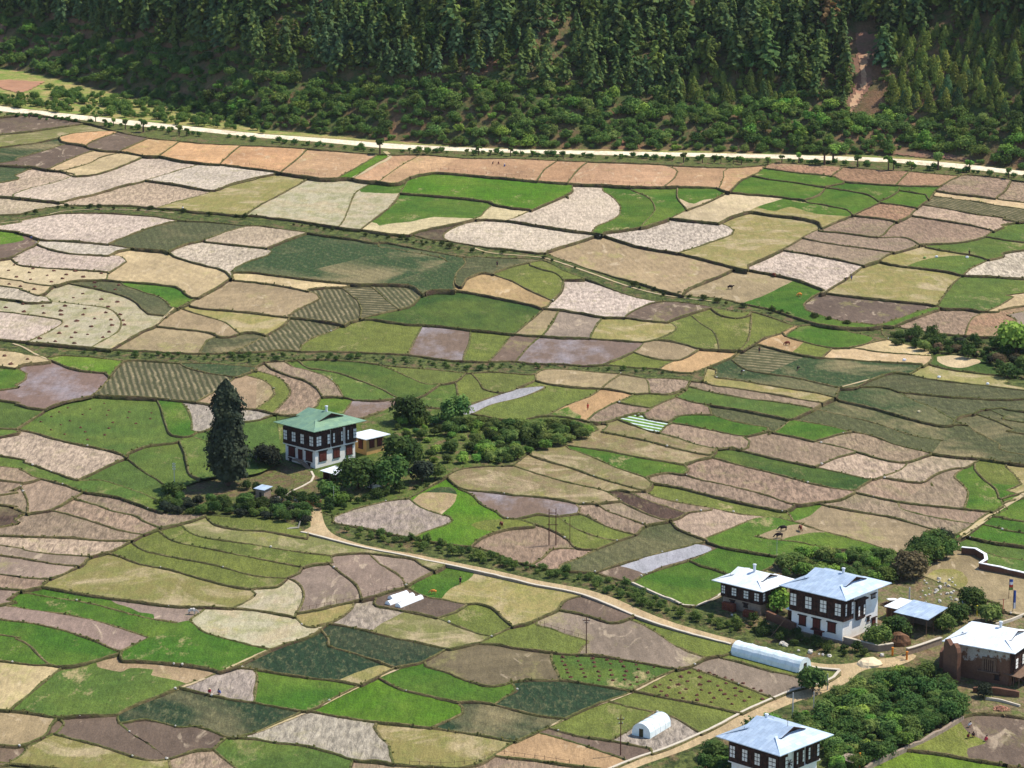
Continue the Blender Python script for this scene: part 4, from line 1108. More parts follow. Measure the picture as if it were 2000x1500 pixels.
# ---------------------------------------------------------------- foliage templates
def quads_at(Cn, Nn, size, asp=.7):
    """leaf clump quads at centres, facing roughly Nn"""
    n = len(Cn); Nn = Nn/np.maximum(np.linalg.norm(Nn, axis=1, keepdims=True), 1e-6)
    r = rng.normal(size=(n, 3)); u = np.cross(Nn, r); u /= np.maximum(np.linalg.norm(u, axis=1, keepdims=True), 1e-6); v = np.cross(Nn, u)
    s = (np.asarray(size)*rng.uniform(.6, 1.3, n))[:, None]
    P = np.stack([Cn-u*s-v*s*asp*.6, Cn+u*s*.6-v*s*asp, Cn+u*s+v*s*asp*.7, Cn-u*s*.5+v*s*asp], 1)
    return P.reshape(-1, 3), np.arange(4*n).reshape(n, 4)
def trunk_arr(h, r0, r1, n=6, lean=(0, 0), zb=-.6):
    a = np.linspace(0, 2*np.pi, n, endpoint=False); V = []
    for k, t in enumerate((0, .5, 1)):
        r = r0+(r1-r0)*t; V += [(lean[0]*t*t+r*math.cos(q), lean[1]*t*t+r*math.sin(q), zb+(h-zb)*t) for q in a]
    F = [(k*n+i, k*n+(i+1) % n, (k+1)*n+(i+1) % n, (k+1)*n+i) for k in (0, 1) for i in range(n)]
    return np.array(V), np.array(F)
def merge(parts):
    V = []; F = []; M = []; k = 0
    for v, f, m in parts: V.append(v); F.append(f+k); M += [m]*len(f); k += len(v)
    return np.concatenate(V), np.concatenate(F), np.array(M)
def pine_arr(h, rad, lev=13, dens=5, ragged=.25, droop=.12):
    Cn = []; Nn = []; sz = []; zb = h*rng.uniform(.1, .2)
    for k in range(lev):
        f = k/(lev-1); z = zb+(h-zb)*f**.92+rng.uniform(-.3, .3); Rm = rad*(1-f)**.72*(.55+.45*min(1, f*5+.35))+.25; nb = max(3, int(6.5*(1-f*.5)))
        a0 = rng.uniform(0, 6.28)
        for b in range(nb):
            a = a0+b*6.28/nb+rng.uniform(-.35, .35); Rb = Rm*rng.uniform(1-ragged*1.6, 1+ragged*.7)
            for q in range(dens):
                s = (q+.6+rng.uniform(-.3, .3))/dens; s = s**.8
                p = np.array([math.cos(a)*Rb*s, math.sin(a)*Rb*s, z-droop*Rb*s*s*2+rng.uniform(-.2, .2)+.12*Rb*s])
                Cn.append(p); Nn.append([math.cos(a)*.8+rng.uniform(-.5, .5), math.sin(a)*.8+rng.uniform(-.5, .5), .7]); sz.append(.62+.028*h)
                if q > dens-3: Cn.append(p+np.array([rng.uniform(-.4, .4), rng.uniform(-.4, .4), -.35])); Nn.append([math.cos(a), math.sin(a), .15]); sz.append(.5+.02*h)
    v, f = quads_at(np.array(Cn), np.array(Nn), np.array(sz)*1.0, .62)
    tv, tf = trunk_arr(h*.93, .022*h, .05)
    return merge([(v, f, 0), (tv, tf, 1)])
def bush_arr(r, h, lobes=7, n=420, leaf=.42, stem=True, sky=.15):
    parts = []; Cn = []; Nn = []
    L = []
    for i in range(lobes):
        a = rng.uniform(0, 6.28); d = r*rng.uniform(.15, .62); zz = h*rng.uniform(.3, .78)
        L.append((np.array([math.cos(a)*d, math.sin(a)*d, zz]), r*rng.uniform(.32, .55)))
    for i in range(n):
        c, lr = L[rng.integers(lobes)]; d = rng.normal(size=3); d /= np.linalg.norm(d)
        if d[2] < -.5: d[2] *= -1
        q = c+d*np.array([lr, lr, lr*.85])*rng.uniform(.4, 1.0)**.7*rng.choice([1, 1, 1.12, 1.35]); q[2] = max(q[2], .15)
        Cn.append(q); Nn.append(d+rng.normal(size=3)*.35+np.array([0, 0, .3]))
    v, f = quads_at(np.array(Cn), np.array(Nn), np.full(n, leaf), .75); parts.append((v, f, 0))
    if stem:
        tv, tf = trunk_arr(h*.55, .05*r+.06, .05); parts.append((tv, tf, 1))
        for c, lr in L[:4]:
            tv, tf = trunk_arr(1, .06, .02, 4, zb=0); tv2 = tv*np.array([1, 1, 0])+tv[:, 2:3]*c; parts.append((tv2, tf, 1))
    return merge(parts)
def cone_shrub_arr(h, r, n=160, leaf=.4):
    z = h*(1-rng.uniform(0, 1, n)**.6)+.1; a = rng.uniform(0, 6.28, n); rr = r*(1-z/h*.85)*rng.uniform(.55, 1.1, n)
    Cn = np.stack([np.cos(a)*rr, np.sin(a)*rr, z], 1); Nn = np.stack([np.cos(a), np.sin(a), np.full(n, .5)], 1)+rng.normal(size=(n, 3))*.3
    v, f = quads_at(Cn, Nn, np.full(n, leaf), .6); tv, tf = trunk_arr(h*.8, .08, .03, 4)
    return merge([(v, f, 0), (tv, tf, 1)])
PINES = [pine_arr(h, r, lv, 5, rg) for h, r, lv, rg in ((20, 5.4, 12, .3), (23, 6.0, 14, .4), (17, 5.6, 10, .4), (19, 4.6, 13, .35), (14, 4.9, 9, .4), (21, 6.6, 11, .5))]
BUSHES = [bush_arr(3.4, 4.2, 14, 820, .3), bush_arr(3.9, 3.9, 17, 900, .3), bush_arr(2.7, 3.3, 11, 560, .28), bush_arr(3.2, 5.2, 14, 820, .3), bush_arr(2.2, 2.4, 9, 400, .26)]
CONES = [cone_shrub_arr(6.5, 2.9, 420, .34), cone_shrub_arr(4.6, 2.4, 320, .34), cone_shrub_arr(8, 3.0, 480, .36)]
def tmesh(name, arr, leaf): return mesh_np(name, arr[0], arr[1], [leaf, M_BARK], arr[2])
PM = {(i, k): None for i in range(6) for k in 'nyr'}
def pine_mesh(i, k):
    if PM[(i, k)] is None: PM[(i, k)] = tmesh('pine_tree', PINES[i], {'n': L_PINE, 'y': L_PINE_Y, 'r': L_RUST}[k])
    return PM[(i, k)]
BM_ = {}
ROUND = [bush_arr(3.6, 8.5, 12, 700, .5), bush_arr(3.2, 10.5, 14, 800, .5), bush_arr(4.2, 7.5, 12, 760, .5)]
RM_ = {}
def round_mesh(i, k):
    if (i, k) not in RM_: RM_[(i, k)] = tmesh('broadleaf_tree', ROUND[i], {'n': L_SCRUB, 'y': L_PINE_Y, 'd': L_BUSH}[k])
    return RM_[(i, k)]
def bush_mesh(i, k):
    if (i, k) not in BM_: BM_[(i, k)] = tmesh('bush', BUSHES[i], {'n': L_SCRUB, 'b': L_BRIGHT, 'w': L_WILLOW, 'd': L_BROWN}[k])
    return BM_[(i, k)]
CM_ = {}
def cone_mesh(i, k):
    if (i, k) not in CM_: CM_[(i, k)] = tmesh('young_pine', CONES[i], {'n': L_PINE, 'y': L_PINE_Y}[k])
    return CM_[(i, k)]
def stuff_mesh(name, items, leaf):
    """items: (array, pos, rz, scale) joined into one mass"""
    V = []; F = []; M = []; k = 0
    for (v, f, m), p, rz, s in items:
        c, sn = math.cos(rz)*s, math.sin(rz)*s
        w_ = np.stack([v[:, 0]*c-v[:, 1]*sn, v[:, 0]*sn+v[:, 1]*c, v[:, 2]*s], 1)+np.array(p)
        V.append(w_); F.append(f+k); M.append(m); k += len(v)
    return tag(obj_of(name, mesh_np(name, np.concatenate(V), np.concatenate(F), [leaf, M_BARK], np.concatenate(M))), kind='stuff')
# ---- plant the slope
trees = []; bushes = []; cones = []
def vis(p, pad=170): x, y = project(p); return -pad < x < 2000+pad and y > -70 and y < 400
def in_scar(px, py): return (py > 55 and 1655 < px < 1722+max(0, 90-py)*.2 and py < 240) and 1650+abs(py-70)*-.05 < px < 1725-max(0, py-100)*.12
gx = np.arange(-300, 300, 5.0)
for x in gx:
    for t in np.arange(33, 150, 4.8):
        X = x+random.uniform(-2.6, 2.6); T = t+random.uniform(-2.6, 2.6); Y = base_y(X)+flat_w(X)+T
        p = Vector((X, Y, hill_z(X, Y)))
        if not vis(p): continue
        px, py = project(p)
        if in_scar(px, py-4) or (T < 33.5): continue
        g = noise.noise(Vector((X*.03, Y*.03, 4)))
        if px > 1740 and py > 60+ (1900-px)*.15 or (1330 < px < 1640 and py > 150 and g > -.1):
            for _ in range(2): 
                X2 = X+random.uniform(-2.8, 2.8); Y2 = Y+random.uniform(-2.7, 2.7); cones.append(Vector((X2, Y2, hill_z(X2, Y2))))
            continue
        if px < 90 and py > 60:
            if random.random() < .6: bushes.append((p, .9))
            continue
        dens = .80+.7*g
        if random.random() < dens: trees.append((p, random.uniform(.42, 1.05)*(1.05+.3*g)*(.75 if T < 42 else 1)))
        elif random.random() < .5: bushes.append((p, .75))
for x in np.arange(-280, 280, 3.7):
    for t in np.arange(1.5, 33, 3.7):
        X = x+random.uniform(-2, 2); T = t+random.uniform(-2, 2); Y = base_y(X)+flat_w(X)+T; p = Vector((X, Y, hill_z(X, Y))); px, py = project(p)
        if vis(p) and not (1740 < px < 1905 and T < 7) and random.random() < .93: bushes.append((p, random.uniform(.45, 1.15)))
for _ in range(380):                         # meadow scrub at the left
    px = random.uniform(-40, 520); py = random.uniform(165+px*.09, 208+px*.105)
    p = on_hill(px, py)
    if px < 90 and py < 190: continue
    bushes.append((p, random.uniform(.3, .8)))
print('trees', len(trees), 'bushes', len(bushes), 'cones', len(cones))
def rank(p): return S_at(p)
def spread(lst, n):
    lst = sorted(lst, key=lambda a: -rank(a[0] if isinstance(a, tuple) else a)*(a[1] if isinstance(a, tuple) else 1)); return lst[:n], lst[n:]
big, rest = spread(trees, 300)
PL = {'n': 'blue-green conifer standing among many others in the dark hillside forest', 'y': 'yellow-green conifer standing among many others in the dark hillside forest', 'r': 'rust-brown dying conifer in the dark hillside forest'}
PG = {'n': 'blue-green conifers of the hillside forest', 'y': 'yellow-green conifers of the hillside forest', 'r': 'rust-brown conifers of the hillside forest'}
nr = 0
for p, s in big:
    i = random.randrange(6); px, py = project(p); k = random.choices('nyr', (78, 22, 1))[0]
    if k != 'r' and random.random() < .34:
        k = random.choice('nyd'); o = obj_of('broadleaf_tree', round_mesh(i % 3, k), loc=p); s *= 1.15; o.rotation_euler = (0, 0, random.uniform(0, 6.28)); o.scale = (s, s, s)
        tag(o, {'n': 'round-crowned green tree among the conifers of the hillside forest', 'y': 'round-crowned yellow-green tree among the conifers of the hillside forest', 'd': 'round-crowned dark green tree among the conifers of the hillside forest'}[k], 'tree', 'round-crowned trees of the hillside forest '+{'n': '(green)', 'y': '(yellow-green)', 'd': '(dark)'}[k]); continue
    o = obj_of('pine_tree', pine_mesh(i, k), loc=p); o.rotation_euler = (0, 0, random.uniform(0, 6.28)); o.scale = (s*1.12, s*1.12, s*.96)
    tag(o, PL[k], 'tree', PG[k])
for k, L_, nm in (('n', L_PINE, 'distant_forest'), ('y', L_PINE_Y, 'distant_forest')):
    it = [(PINES[random.randrange(6)], tuple(p), random.uniform(0, 6.28), s) for p, s in rest[(0 if k == 'n' else 1)::(4 if k == 'y' else 1)]] if k == 'y' else [(PINES[random.randrange(6)], tuple(p), random.uniform(0, 6.28), s) for j, (p, s) in enumerate(rest) if j % 4 != 1]
    if it: stuff_mesh(nm, it, L_)
bb, rb = spread(bushes, 290)
for p, s in bb:
    i = random.randrange(5); px, py = project(p); k = random.choices('nbw', (60, 22, 18))[0]
    o = obj_of('bush', bush_mesh(i, k), loc=p); o.rotation_euler = (0, 0, random.uniform(0, 6.28)); o.scale = (s, s, s*random.uniform(.8, 1.1))
    tag(o, {'n': 'leafy dark green bush in the scrub between upper road and forest', 'b': 'fresh bright green bush in the scrub between upper road and forest', 'w': 'grey-green willowy bush in the scrub between upper road and forest'}[k], 'bush', {'n': 'dark green bushes of the slope', 'b': 'bright green bushes of the slope', 'w': 'grey-green bushes of the slope'}[k])
stuff_mesh('undergrowth', [(BUSHES[random.randrange(5)], tuple(p), random.uniform(0, 6.28), s) for p, s in rb], L_SCRUB)
cc, rc = spread([(p, 1.0) for p in cones], 290)
for p, s in cc:
    i = random.randrange(3); k = random.choice('nyy'); s = random.uniform(.6, 1.15)
    o = obj_of('young_pine', cone_mesh(i, k), loc=p); o.rotation_euler = (0, 0, random.uniform(0, 6.28)); o.scale = (s, s, s)
    tag(o, {'n': 'short blue-green young pine on the open red slope', 'y': 'short yellow-green young pine on the open red slope'}[k], 'tree', {'n': 'short blue-green young pines', 'y': 'short yellow-green young pines'}[k])
if rc: stuff_mesh('young_forest', [(CONES[random.randrange(3)], tuple(p), random.uniform(0, 6.28), random.uniform(.5, 1)) for p, s in rc], L_PINE_Y)
# low brush between the trees, so the slope reads as continuous growth
it = []
for _ in range(3000):
    X = random.uniform(-285, 285); T = random.uniform(30, 120); Y = base_y(X)+flat_w(X)+T; p = Vector((X, Y, hill_z(X, Y))); px, py = project(p)
    if vis(p, 20) and not in_scar(px, py): it.append((BUSHES[random.choice((2, 4))], tuple(p), random.uniform(0, 6.28), random.uniform(.4, 1.0)))
stuff_mesh('forest_floor_shrubs', it, L_SCRUB)
# ---------------------------------------------------------------- farmhouses
def fbox(mb, face, s0, s1, z0, z1, d0, d1, L, W, mi=0):
    s0, s1 = min(s0, s1), max(s0, s1)
    if face == 'L': mb.box(-d1, -d0, s0, s1, z0, z1, mi)
    elif face == 'R': mb.box(s0, s1, -d1, -d0, z0, z1, mi)
    elif face == 'B': mb.box(s0, s1, L+d0, L+d1, z0, z1, mi)
    else: mb.box(W+d0, W+d1, s0, s1, z0, z1, mi)
def grid_window(root, face, s0, s1, z0, z1, d, L, W, cols=2, rows=3):
    m = MB(); fbox(m, face, s0, s1, z0, z1, d, d+.10, L, W); w_ = m.build('window', M_TIMBER, root)
    p = MB(); s0, s1 = min(s0, s1), max(s0, s1); cw = (s1-s0)/cols; rh = (z1-z0)/rows; g = .07
    for i in range(cols):
        for j in range(rows): fbox(p, face, s0+i*cw+g, s0+(i+1)*cw-g, z0+j*rh+g, z0+(j+1)*rh-g, d+.09, d+.14, L, W)
    p.build('pane', M_FRAME, w_)
def dark_window(root, face, s0, s1, z0, z1, d, L, W, shutter=None):
    m = MB(); s0, s1 = min(s0, s1), max(s0, s1)
    fbox(m, face, s0-.12, s1+.12, z0-.10, z1+.05, d, d+.08, L, W)
    fbox(m, face, s0-.35, s1+.35, z1+.05, z1+.24, d, d+.28, L, W); fbox(m, face, s0-.22, s1+.22, z0-.22, z0-.10, d, d+.16, L, W)
    w_ = m.build('window', M_TIMBER, root)
    p = MB(); c = (s0+s1)/2; fbox(p, face, s0+.05, c-.04, z0, z1, d+.07, d+.11, L, W); fbox(p, face, c+.04, s1-.05, z0, z1, d+.07, d+.11, L, W)
    p.build('pane', shutter or M_RED, w_)
def gablet_roof(root, W, L, ze, mat, oh=1.7, h=2.2, t=.5, gfrac=.55, chimney=None, ridge='y'):
    """low pitched roof: ridge parallel to the left-front wall, small open gablets above hipped ends"""
    a = L/2+oh; b = W/2+oh; g = a*gfrac; th = .14; hz = h*(1-t); ov = .55
    def P(u, v, z): return (W/2+v, L/2+u, ze+z) if ridge == 'y' else (W/2+u*0+v, L/2+u, ze+z)
    m = MB()
    for lift in (0,):
        for sv in (-1, 1):
            m.poly([P(-a, sv*b, 0), P(a, sv*b, 0), P(g, sv*b*t, hz), P(g+ov, sv*b*t*.9, hz+.12), P(g+ov, 0, h), P(-g-ov, 0, h), P(-g-ov, sv*b*t*.9, hz+.12), P(-g, sv*b*t, hz)])
        for su in (-1, 1):
            m.poly([P(su*a, -b, 0), P(su*a, b, 0), P(su*(g-.5), b*t*1.02, hz+.22), P(su*(g-.5), -b*t*1.02, hz+.22)])
    # eaves edge and soffit
    e = [P(-a, -b, 0), P(a, -b, 0), P(a, b, 0), P(-a, b, 0)]; e2 = [(x, y, z-th) for x, y, z in e]
    for i in range(4): m.poly([e[i], e[(i+1) % 4], e2[(i+1) % 4], e2[i]])
    m.poly(e2[::-1])
    o = m.build('roof', mat, root)
    d = MB()
    for su in (-1, 1): d.poly([P(su*(g-.15), -b*t*.97, hz), P(su*(g-.15), b*t*.97, hz), P(su*(g-.15), 0, h-.12)])
    for su in (-1, 1):
        for sv in (-1, 1):
            q = [P(su*(g+ov), sv*b*t*.9, hz+.12), P(su*(g+ov), 0, h)]; d.poly([q[0], q[1], (q[1][0], q[1][1], q[1][2]-.22), (q[0][0], q[0][1], q[0][2]-.22)])
    d.build('gablet', M_TIMBER, o)
    if chimney:
        u, v, ch = chimney; c = MB(); x, y, z = P(u*g, v*b, h*(1-abs(v))-.2); c.tube((x, y, z), (x, y, z+ch), .28, n=8); c.tube((x, y, z+ch), (x, y, z+ch+.18), .42, .34, n=8); c.build('chimney', M_CHIM, o)
    return o
def house(name, label, px, py, dxl, dxr, alpha, low_px, eave_px, roof, base_mat=M_PLASTER, L=None, W=None, upper='LR', roofkw={}, base=None, group=None):
    N = base or ground(px, py); N = Vector(N); S = S_at(N)
    L = L or dxl/(S*math.cos(R(alpha))); W = W or dxr/(S*math.sin(R(alpha))); k = 1/(S*.96)
    root = empty(name, N, R(90-alpha)); tag(root, label, 'house', group)
    h1 = low_px*k; h2 = eave_px*k
    m = MB(); m.box(0, W, 0, L, -1.2, h2-.05, taper=.05); m.build('wall', base_mat, root)
    return root, L, W, h1, h2, k
def cornice(root, L, W, h2, out=.55):
    m = MB()
    for i, (o, z0, z1) in enumerate(((.22, h2-.95, h2-.62), (.5, h2-.6, h2-.34), (.95, h2-.32, h2-.13))): m.box(-o, W+o, -o, L+o, z0, z1)
    m.build('cornice', M_TIMBER, root)
    d = MB()
    n = int((L+W)/1.0)
    for face, ln in (('L', L), ('R', W)):
        k = int(ln/.9)
        for i in range(k): s = (i+.3)*ln/k; fbox(d, face, s, s+.35, h2-.60, h2-.36, .5, .78, L, W)
    d.build('bracket_row', M_CAP, root)
def timber(root, face, f0, f1, z0, z1, L, W, d=.42):
    ln = L if face == 'L' else W; m = MB()
    fbox(m, face, f0*ln, f1*ln, z0, z1, -.02, d, L, W)
    n = max(2, int((f1-f0)*ln/.8))
    for i in range(n+1):
        s = (f0+(f1-f0)*i/n)*ln; fbox(m, face, s-.05, s+.05, z0+.02, z1-.02, d-.01, d+.06, L, W)
    for z in (z0+.02, z0+(z1-z0)*.3, z1-.25): fbox(m, face, f0*ln-.03, f1*ln+.03, z, z+.14, d-.02, d+.09, L, W)
    return m.build('timber_bay', M_TIMBER, root)

# --- farmhouse with the green roof
root, L, W, h1, h2, k = house('farmhouse', 'whitewashed farmhouse with pale green roof beside the tall dark cypress', 616, 915, 63, 74, 45, 35, 76, M_GREEN)
m = MB(); m.box(-.42, W+.42, -.42, L+.42, h1-.12, h1+.1); m.build('floor_band', M_FRAME, root)
timber(root, 'L', -.03, 1.02, h1+.1, h2-.95, L, W)
for f0, f1 in ((-.03, .345), (.40, .665), (.76, 1.0)): timber(root, 'R', f0, f1, h1+.1, h2-.95, L, W)
for f0, f1 in ((.0, .13), (.31, .43), (.59, .72), (.88, 1.0)): grid_window(root, 'L', f0*L, f1*L, 43*k, 62*k, .43, L, W)
for f0, f1 in ((.0, .12), (.27, .335), (.41, .46), (.61, .655), (.77, .81), (.92, 1.0)): grid_window(root, 'R', f0*W, f1*W, 43*k, 62*k, .43, L, W, cols=2 if f1-f0 > .07 else 1)
for f0, f1 in ((.10, .27), (.45, .60), (.77, .92)): dark_window(root, 'R', f0*W, f1*W, 13*k, 30*k, .02, L, W)
for f0, f1 in ((.10, .30), (.68, .88)): dark_window(root, 'L', f0*L, f1*L, 13*k, 30*k, .02, L, W)
dark_window(root, 'L', .18*L, .24*L, 3*k, 7*k, .02, L, W, M_PANE); dark_window(root, 'L', .80*L, .86*L, 3*k, 7*k, .02, L, W, M_PANE)
m = MB(); fbox(m, 'L', .42*L, .56*L, 11*k, 30*k, .02, .16, L, W); m.build('door', M_RED, root)
m = MB(); zt = 11*k; fbox(m, 'L', .38*L, .62*L, zt-.2, zt, .02, 1.6, L, W)
for i in range(9): fbox(m, 'L', .38*L-.15-i*.42, .38*L+.3-i*.42, max(zt-.2-(i+1)*zt/9, -.3), zt-.15-i*zt/9, .3, 1.5, L, W)
m.build('stair', M_STONE, root)
cornice(root, L, W, h2); gablet_roof(root, W, L, h2, M_GREEN, 2.0, 2.7, .5, .5, (-.5, .06, 1.5))
# --- ochre annex
root, L, W, h1, h2, k = house('annex', 'ochre outbuilding with a white sheet roof behind the green-roofed farmhouse', 716, 889, 26, 33, 45, 10, 32, M_TINW, M_OCHRE)
dark_window(root, 'R', .18*W, .42*W, 14*k, 27*k, .02, L, W); dark_window(root, 'R', .62*W, .86*W, 14*k, 27*k, .02, L, W); dark_window(root, 'L', .3*L, .6*L, 12*k, 27*k, .02, L, W)
m = MB(); m.box(-1.1, W+1.2, -1.0, L+1.6, h2, h2+.16); m.build('roof', M_TINW, root)
# --- the large blue-grey roofed house
root, L, W, h1, h2, k = house('farmhouse', 'largest whitewashed house with blue-grey tin roof above the long greenhouse', 1645, 1255, 92, 80, 41, 42, 90, M_TIN)
timber(root, 'L', -.03, 1.02, h1, h2-.95, L, W); timber(root, 'R', -.03, .24, h1, h2-.95, L, W)
for f0, f1 in ((.01, .13), (.29, .42), (.58, .71), (.88, 1.0)): grid_window(root, 'L', f0*L, f1*L, 52*k, 76*k, .43, L, W)
grid_window(root, 'R', .0, .045*W, 52*k, 76*k, .43, L, W, 1); grid_window(root, 'R', .17*W, .235*W, 52*k, 76*k, .43, L, W, 1)
timber(root, 'R', .35, .57, 36*k, 72*k, L, W, .5); grid_window(root, 'R', .36*W, .41*W, 42*k, 62*k, .51, L, W, 1); grid_window(root, 'R', .51*W, .56*W, 42*k, 62*k, .51, L, W, 1)
m = MB(); fbox(m, 'R', .31*W, .61*W, 72*k, 75*k, 0, .95, L, W); fbox(m, 'R', .36*W, .56*W, 34*k, 36*k, 0, .4, L, W); m.build('window_canopy', M_TIMBER, root)
for f0, f1 in ((.14, .28), (.44, .57), (.72, .84)): dark_window(root, 'L', f0*L, f1*L, 17*k, 34*k, .02, L, W)
m = MB(); fbox(m, 'L', .39*L, .55*L, 0, 13*k, .02, .12, L, W); fbox(m, 'L', .34*L, .60*L, 13*k, 14.5*k, .02, .6, L, W); m.build('door', M_RED, root)
dark_window(root, 'R', .70*W, .75*W, 24*k, 31*k, .02, L, W, M_PANE); dark_window(root, 'R', .84*W, .93*W, 12*k, 24*k, .02, L, W); dark_window(root, 'R', .80*W, .90*W, 66*k, 72*k, .02, L, W, M_PANE)
m = MB(); m.box(-.25, W+.25, -.25, L+.25, -.6, .35); m.build('plinth', M_STONE, root)
m = MB()
for o, z0, z1 in ((.55, h2-.95, h2-.5), (.95, h2-.48, h2-.13)): m.box(-o, W*.3, -o, L+o*.5, z0, z1)
m.build('cornice', M_TIMBER, root)
gablet_roof(root, W, L, h2, M_TIN, 1.9, 2.5, .5, .55, (-.35, .05, 1.2))
# --- smaller house to its left
root, L, W, h1, h2, k = house('farmhouse', 'smaller dark timbered house with white roof and stone ground floor beside the largest house', 1485, 1203, 69, 52, 41, 23, 54, M_TINW, M_STONE)
timber(root, 'L', -.03, 1.02, h1, h2-.7, L, W); timber(root, 'R', -.03, 1.02, h1, h2-.7, L, W)
for f0, f1 in ((.0, .13), (.28, .41), (.6, .73), (.9, 1.0)): grid_window(root, 'L', f0*L, f1*L, 29*k, 45*k, .43, L, W, 2, 3)
grid_window(root, 'R', .0, .1*W, 29*k, 45*k, .43, L, W, 1); grid_window(root, 'R', .5*W, .65*W, 29*k, 45*k, .43, L, W)
dark_window(root, 'L', .35*L, .43*L, 12*k, 17*k, .02, L, W, M_PANE); dark_window(root, 'L', .7*L, .78*L, 12*k, 17*k, .02, L, W, M_PANE)
m = MB(); m.box(-.8, W+.8, -.8, L+.8, h2-.6, h2-.13); m.build('cornice', M_TIMBER, root)
gablet_roof(root, W, L, h2, M_TINW, 1.7, 2.0, .5, .55, (-.1, -.06, 1.6))
# --- house at the bottom edge
N4 = slope_at(1518, 1556); root, L, W, h1, h2, k = house('farmhouse', 'whitewashed house with smooth pale blue roof at the bottom edge of the photo', 1518, 1556, 84, 86, 44, 42, 92, M_TIN, base=N4)
m = MB(); m.box(-.42, W+.42, -.42, L+.42, h1-.12, h1+.1); m.build('floor_band', M_FRAME, root)
timber(root, 'L', -.03, 1.02, h1+.1, h2-.95, L, W)
for f0, f1 in ((-.03, .19), (.40, .61), (.70, 1.0)): timber(root, 'R', f0, f1, h1+.1, h2-.95, L, W)
for f0, f1 in ((.0, .16), (.34, .46), (.61, .73), (.88, 1.0)): grid_window(root, 'L', f0*L, f1*L, 52*k, 76*k, .43, L, W)
for f0, f1 in ((.12, .185), (.41, .45), (.56, .605), (.71, .76), (.93, .99)): grid_window(root, 'R', f0*W, f1*W, 52*k, 76*k, .43, L, W, 1)
m = MB(); c = .285*W
for i in range(8):
    a0, a1 = math.pi/4*i, math.pi/4*(i+.55); q = [(c+math.cos(t)*r, -.06, 56*k+math.sin(t)*r) for r, t in ((.15, a0), (.95, a0+.1), (.75, a1), (.15, a1))]; m.poly(q)
m.box(c-.22, c+.22, -.09, -.03, 56*k-.22, 56*k+.22); m.build('painted_lotus_emblem', M_TIMBER, root)
cornice(root, L, W, h2); o = gablet_roof(root, W, L, h2, M_TIN, 2.0, 2.6, .5, .5, (.7, .1, .8))
c = MB(); x, y, z = W/2-.3, L/2-3.0, h2+2.4; c.tube((x, y, z), (x, y, z+1.3), .04); c.tube((x-.4, y, z+1.1), (x+.4, y, z+1.1), .03); c.build('aerial', M_RUSTPOLE, o)
# --- old mud-walled house at the right
root, L, W, h1, h2, k = house('farmhouse', 'decaying mud-walled house with white roof and peeling whitewash at right edge', 1972, 1340, 107, 60, 31.7, 10, 70, M_TINW, M_MUD, W=12)
def peel_mat():
    t = NT('peeling_plaster'); n1 = t.noise(t.objpos(1, 1, .8), .42, 5, .75)
    o = t.n('ShaderNodeTexCoord'); s = t.n('ShaderNodeSeparateXYZ'); t.l(o.outputs['Object'], s.inputs[0])
    f = t.math('ADD', n1, t.rng(s.outputs[2], 3.2, 5.6, -.17, .10))
    c = t.mix(t.rng(f, .50, .56), lin(116, 86, 68), lin(176, 172, 164)); c = t.val(c, t.rng(t.noise(t.objpos(), 3, 3, .7), .3, .7, .75, 1.15)); return t.out(c)
M_PEEL = peel_mat()
m = MB(); fbox(m, 'L', .02*L, .98*L, 0, h2-.2, .06, .12, L, W); m.build('plaster_face', M_PEEL, root)
m = MB(); fbox(m, 'L', .22*L, .46*L, 24*k, 50*k, .1, .45, L, W); fbox(m, 'L', .16*L, .52*L, 22*k, 24*k, .1, .95, L, W); m.build('broken_balcony', M_WOOD, root)
for i in range(5):
    m = MB(); s = (.27+.035*i)*L; fbox(m, 'L', s, s+.12, 24*k, 46*k, .44, .52, L, W); m.build('post', M_TIMBER, root)
dark_window(root, 'L', .18*L, .24*L, 10*k, 18*k, .1, L, W, M_PANE)
timber(root, 'R', .0, .95, 28*k, h2-.4, L, W, .8); grid_window(root, 'R', .02*W, .12*W, 34*k, 54*k, .82, L, W, 1); grid_window(root, 'R', .3*W, .42*W, 34*k, 54*k, .82, L, W, 2); dark_window(root, 'R', .1*W, .2*W, 4*k, 20*k, .02, L, W, M_PANE)
gablet_roof(root, W, L, h2, M_TINW, 1.3, 2.1, .5, .6, (-.3, .05, 1.3))
# ruined mud tower beside it
def ruin(px0, py0, px1, py1, h, th, label, seed):
    a = slope_at(px0, py0); b = slope_at(px1, py1); d = b-a; d.z = 0; n = Vector((-d.y, d.x, 0)).normalized()*th; m = MB(); K = 12; top = []
    for i in range(K+1):
        t = i/K; top.append(h*(.85+.22*noise.noise(Vector((t*3+seed, seed*2.3, 0)))-.12*(i in (0, K))))
    for i in range(K):
        p, q = a+d*(i/K), a+d*((i+1)/K); z0, z1 = a.z-1, 0
        P = [Vector((*(p).xy, z0)), Vector((*(q).xy, z0)), Vector((*(q+n).xy, z0)), Vector((*(p+n).xy, z0))]; T = [Vector((*v.xy, a.z+top[i+(j in (1, 2))])) for j, v in enumerate(P)]
        m.poly([P[0], P[1], T[1], T[0]]); m.poly([P[2], P[3], T[3], T[2]]); m.poly([T[0], T[1], T[2], T[3]])
        if i == 0: m.poly([P[3], P[0], T[0], T[3]])
        if i == K-1: m.poly([P[1], P[2], T[2], T[1]])
    o = m.build('ruined_wall', M_MUD); tag(o, label, 'wall'); return o
ruin(1841, 1322, 1868, 1334, 8.0, 1.0, 'tall brown mud wall standing against the left side of the decaying house', 1)
ruin(1868, 1296, 1910, 1270, 4.2, .9, 'broken mud wall with jagged top behind the white roof of the decaying house', 2)
ruin(1843, 1305, 1880, 1268, 4.5, .9, 'crumbling mud wall running back from the tall brown wall', 3)
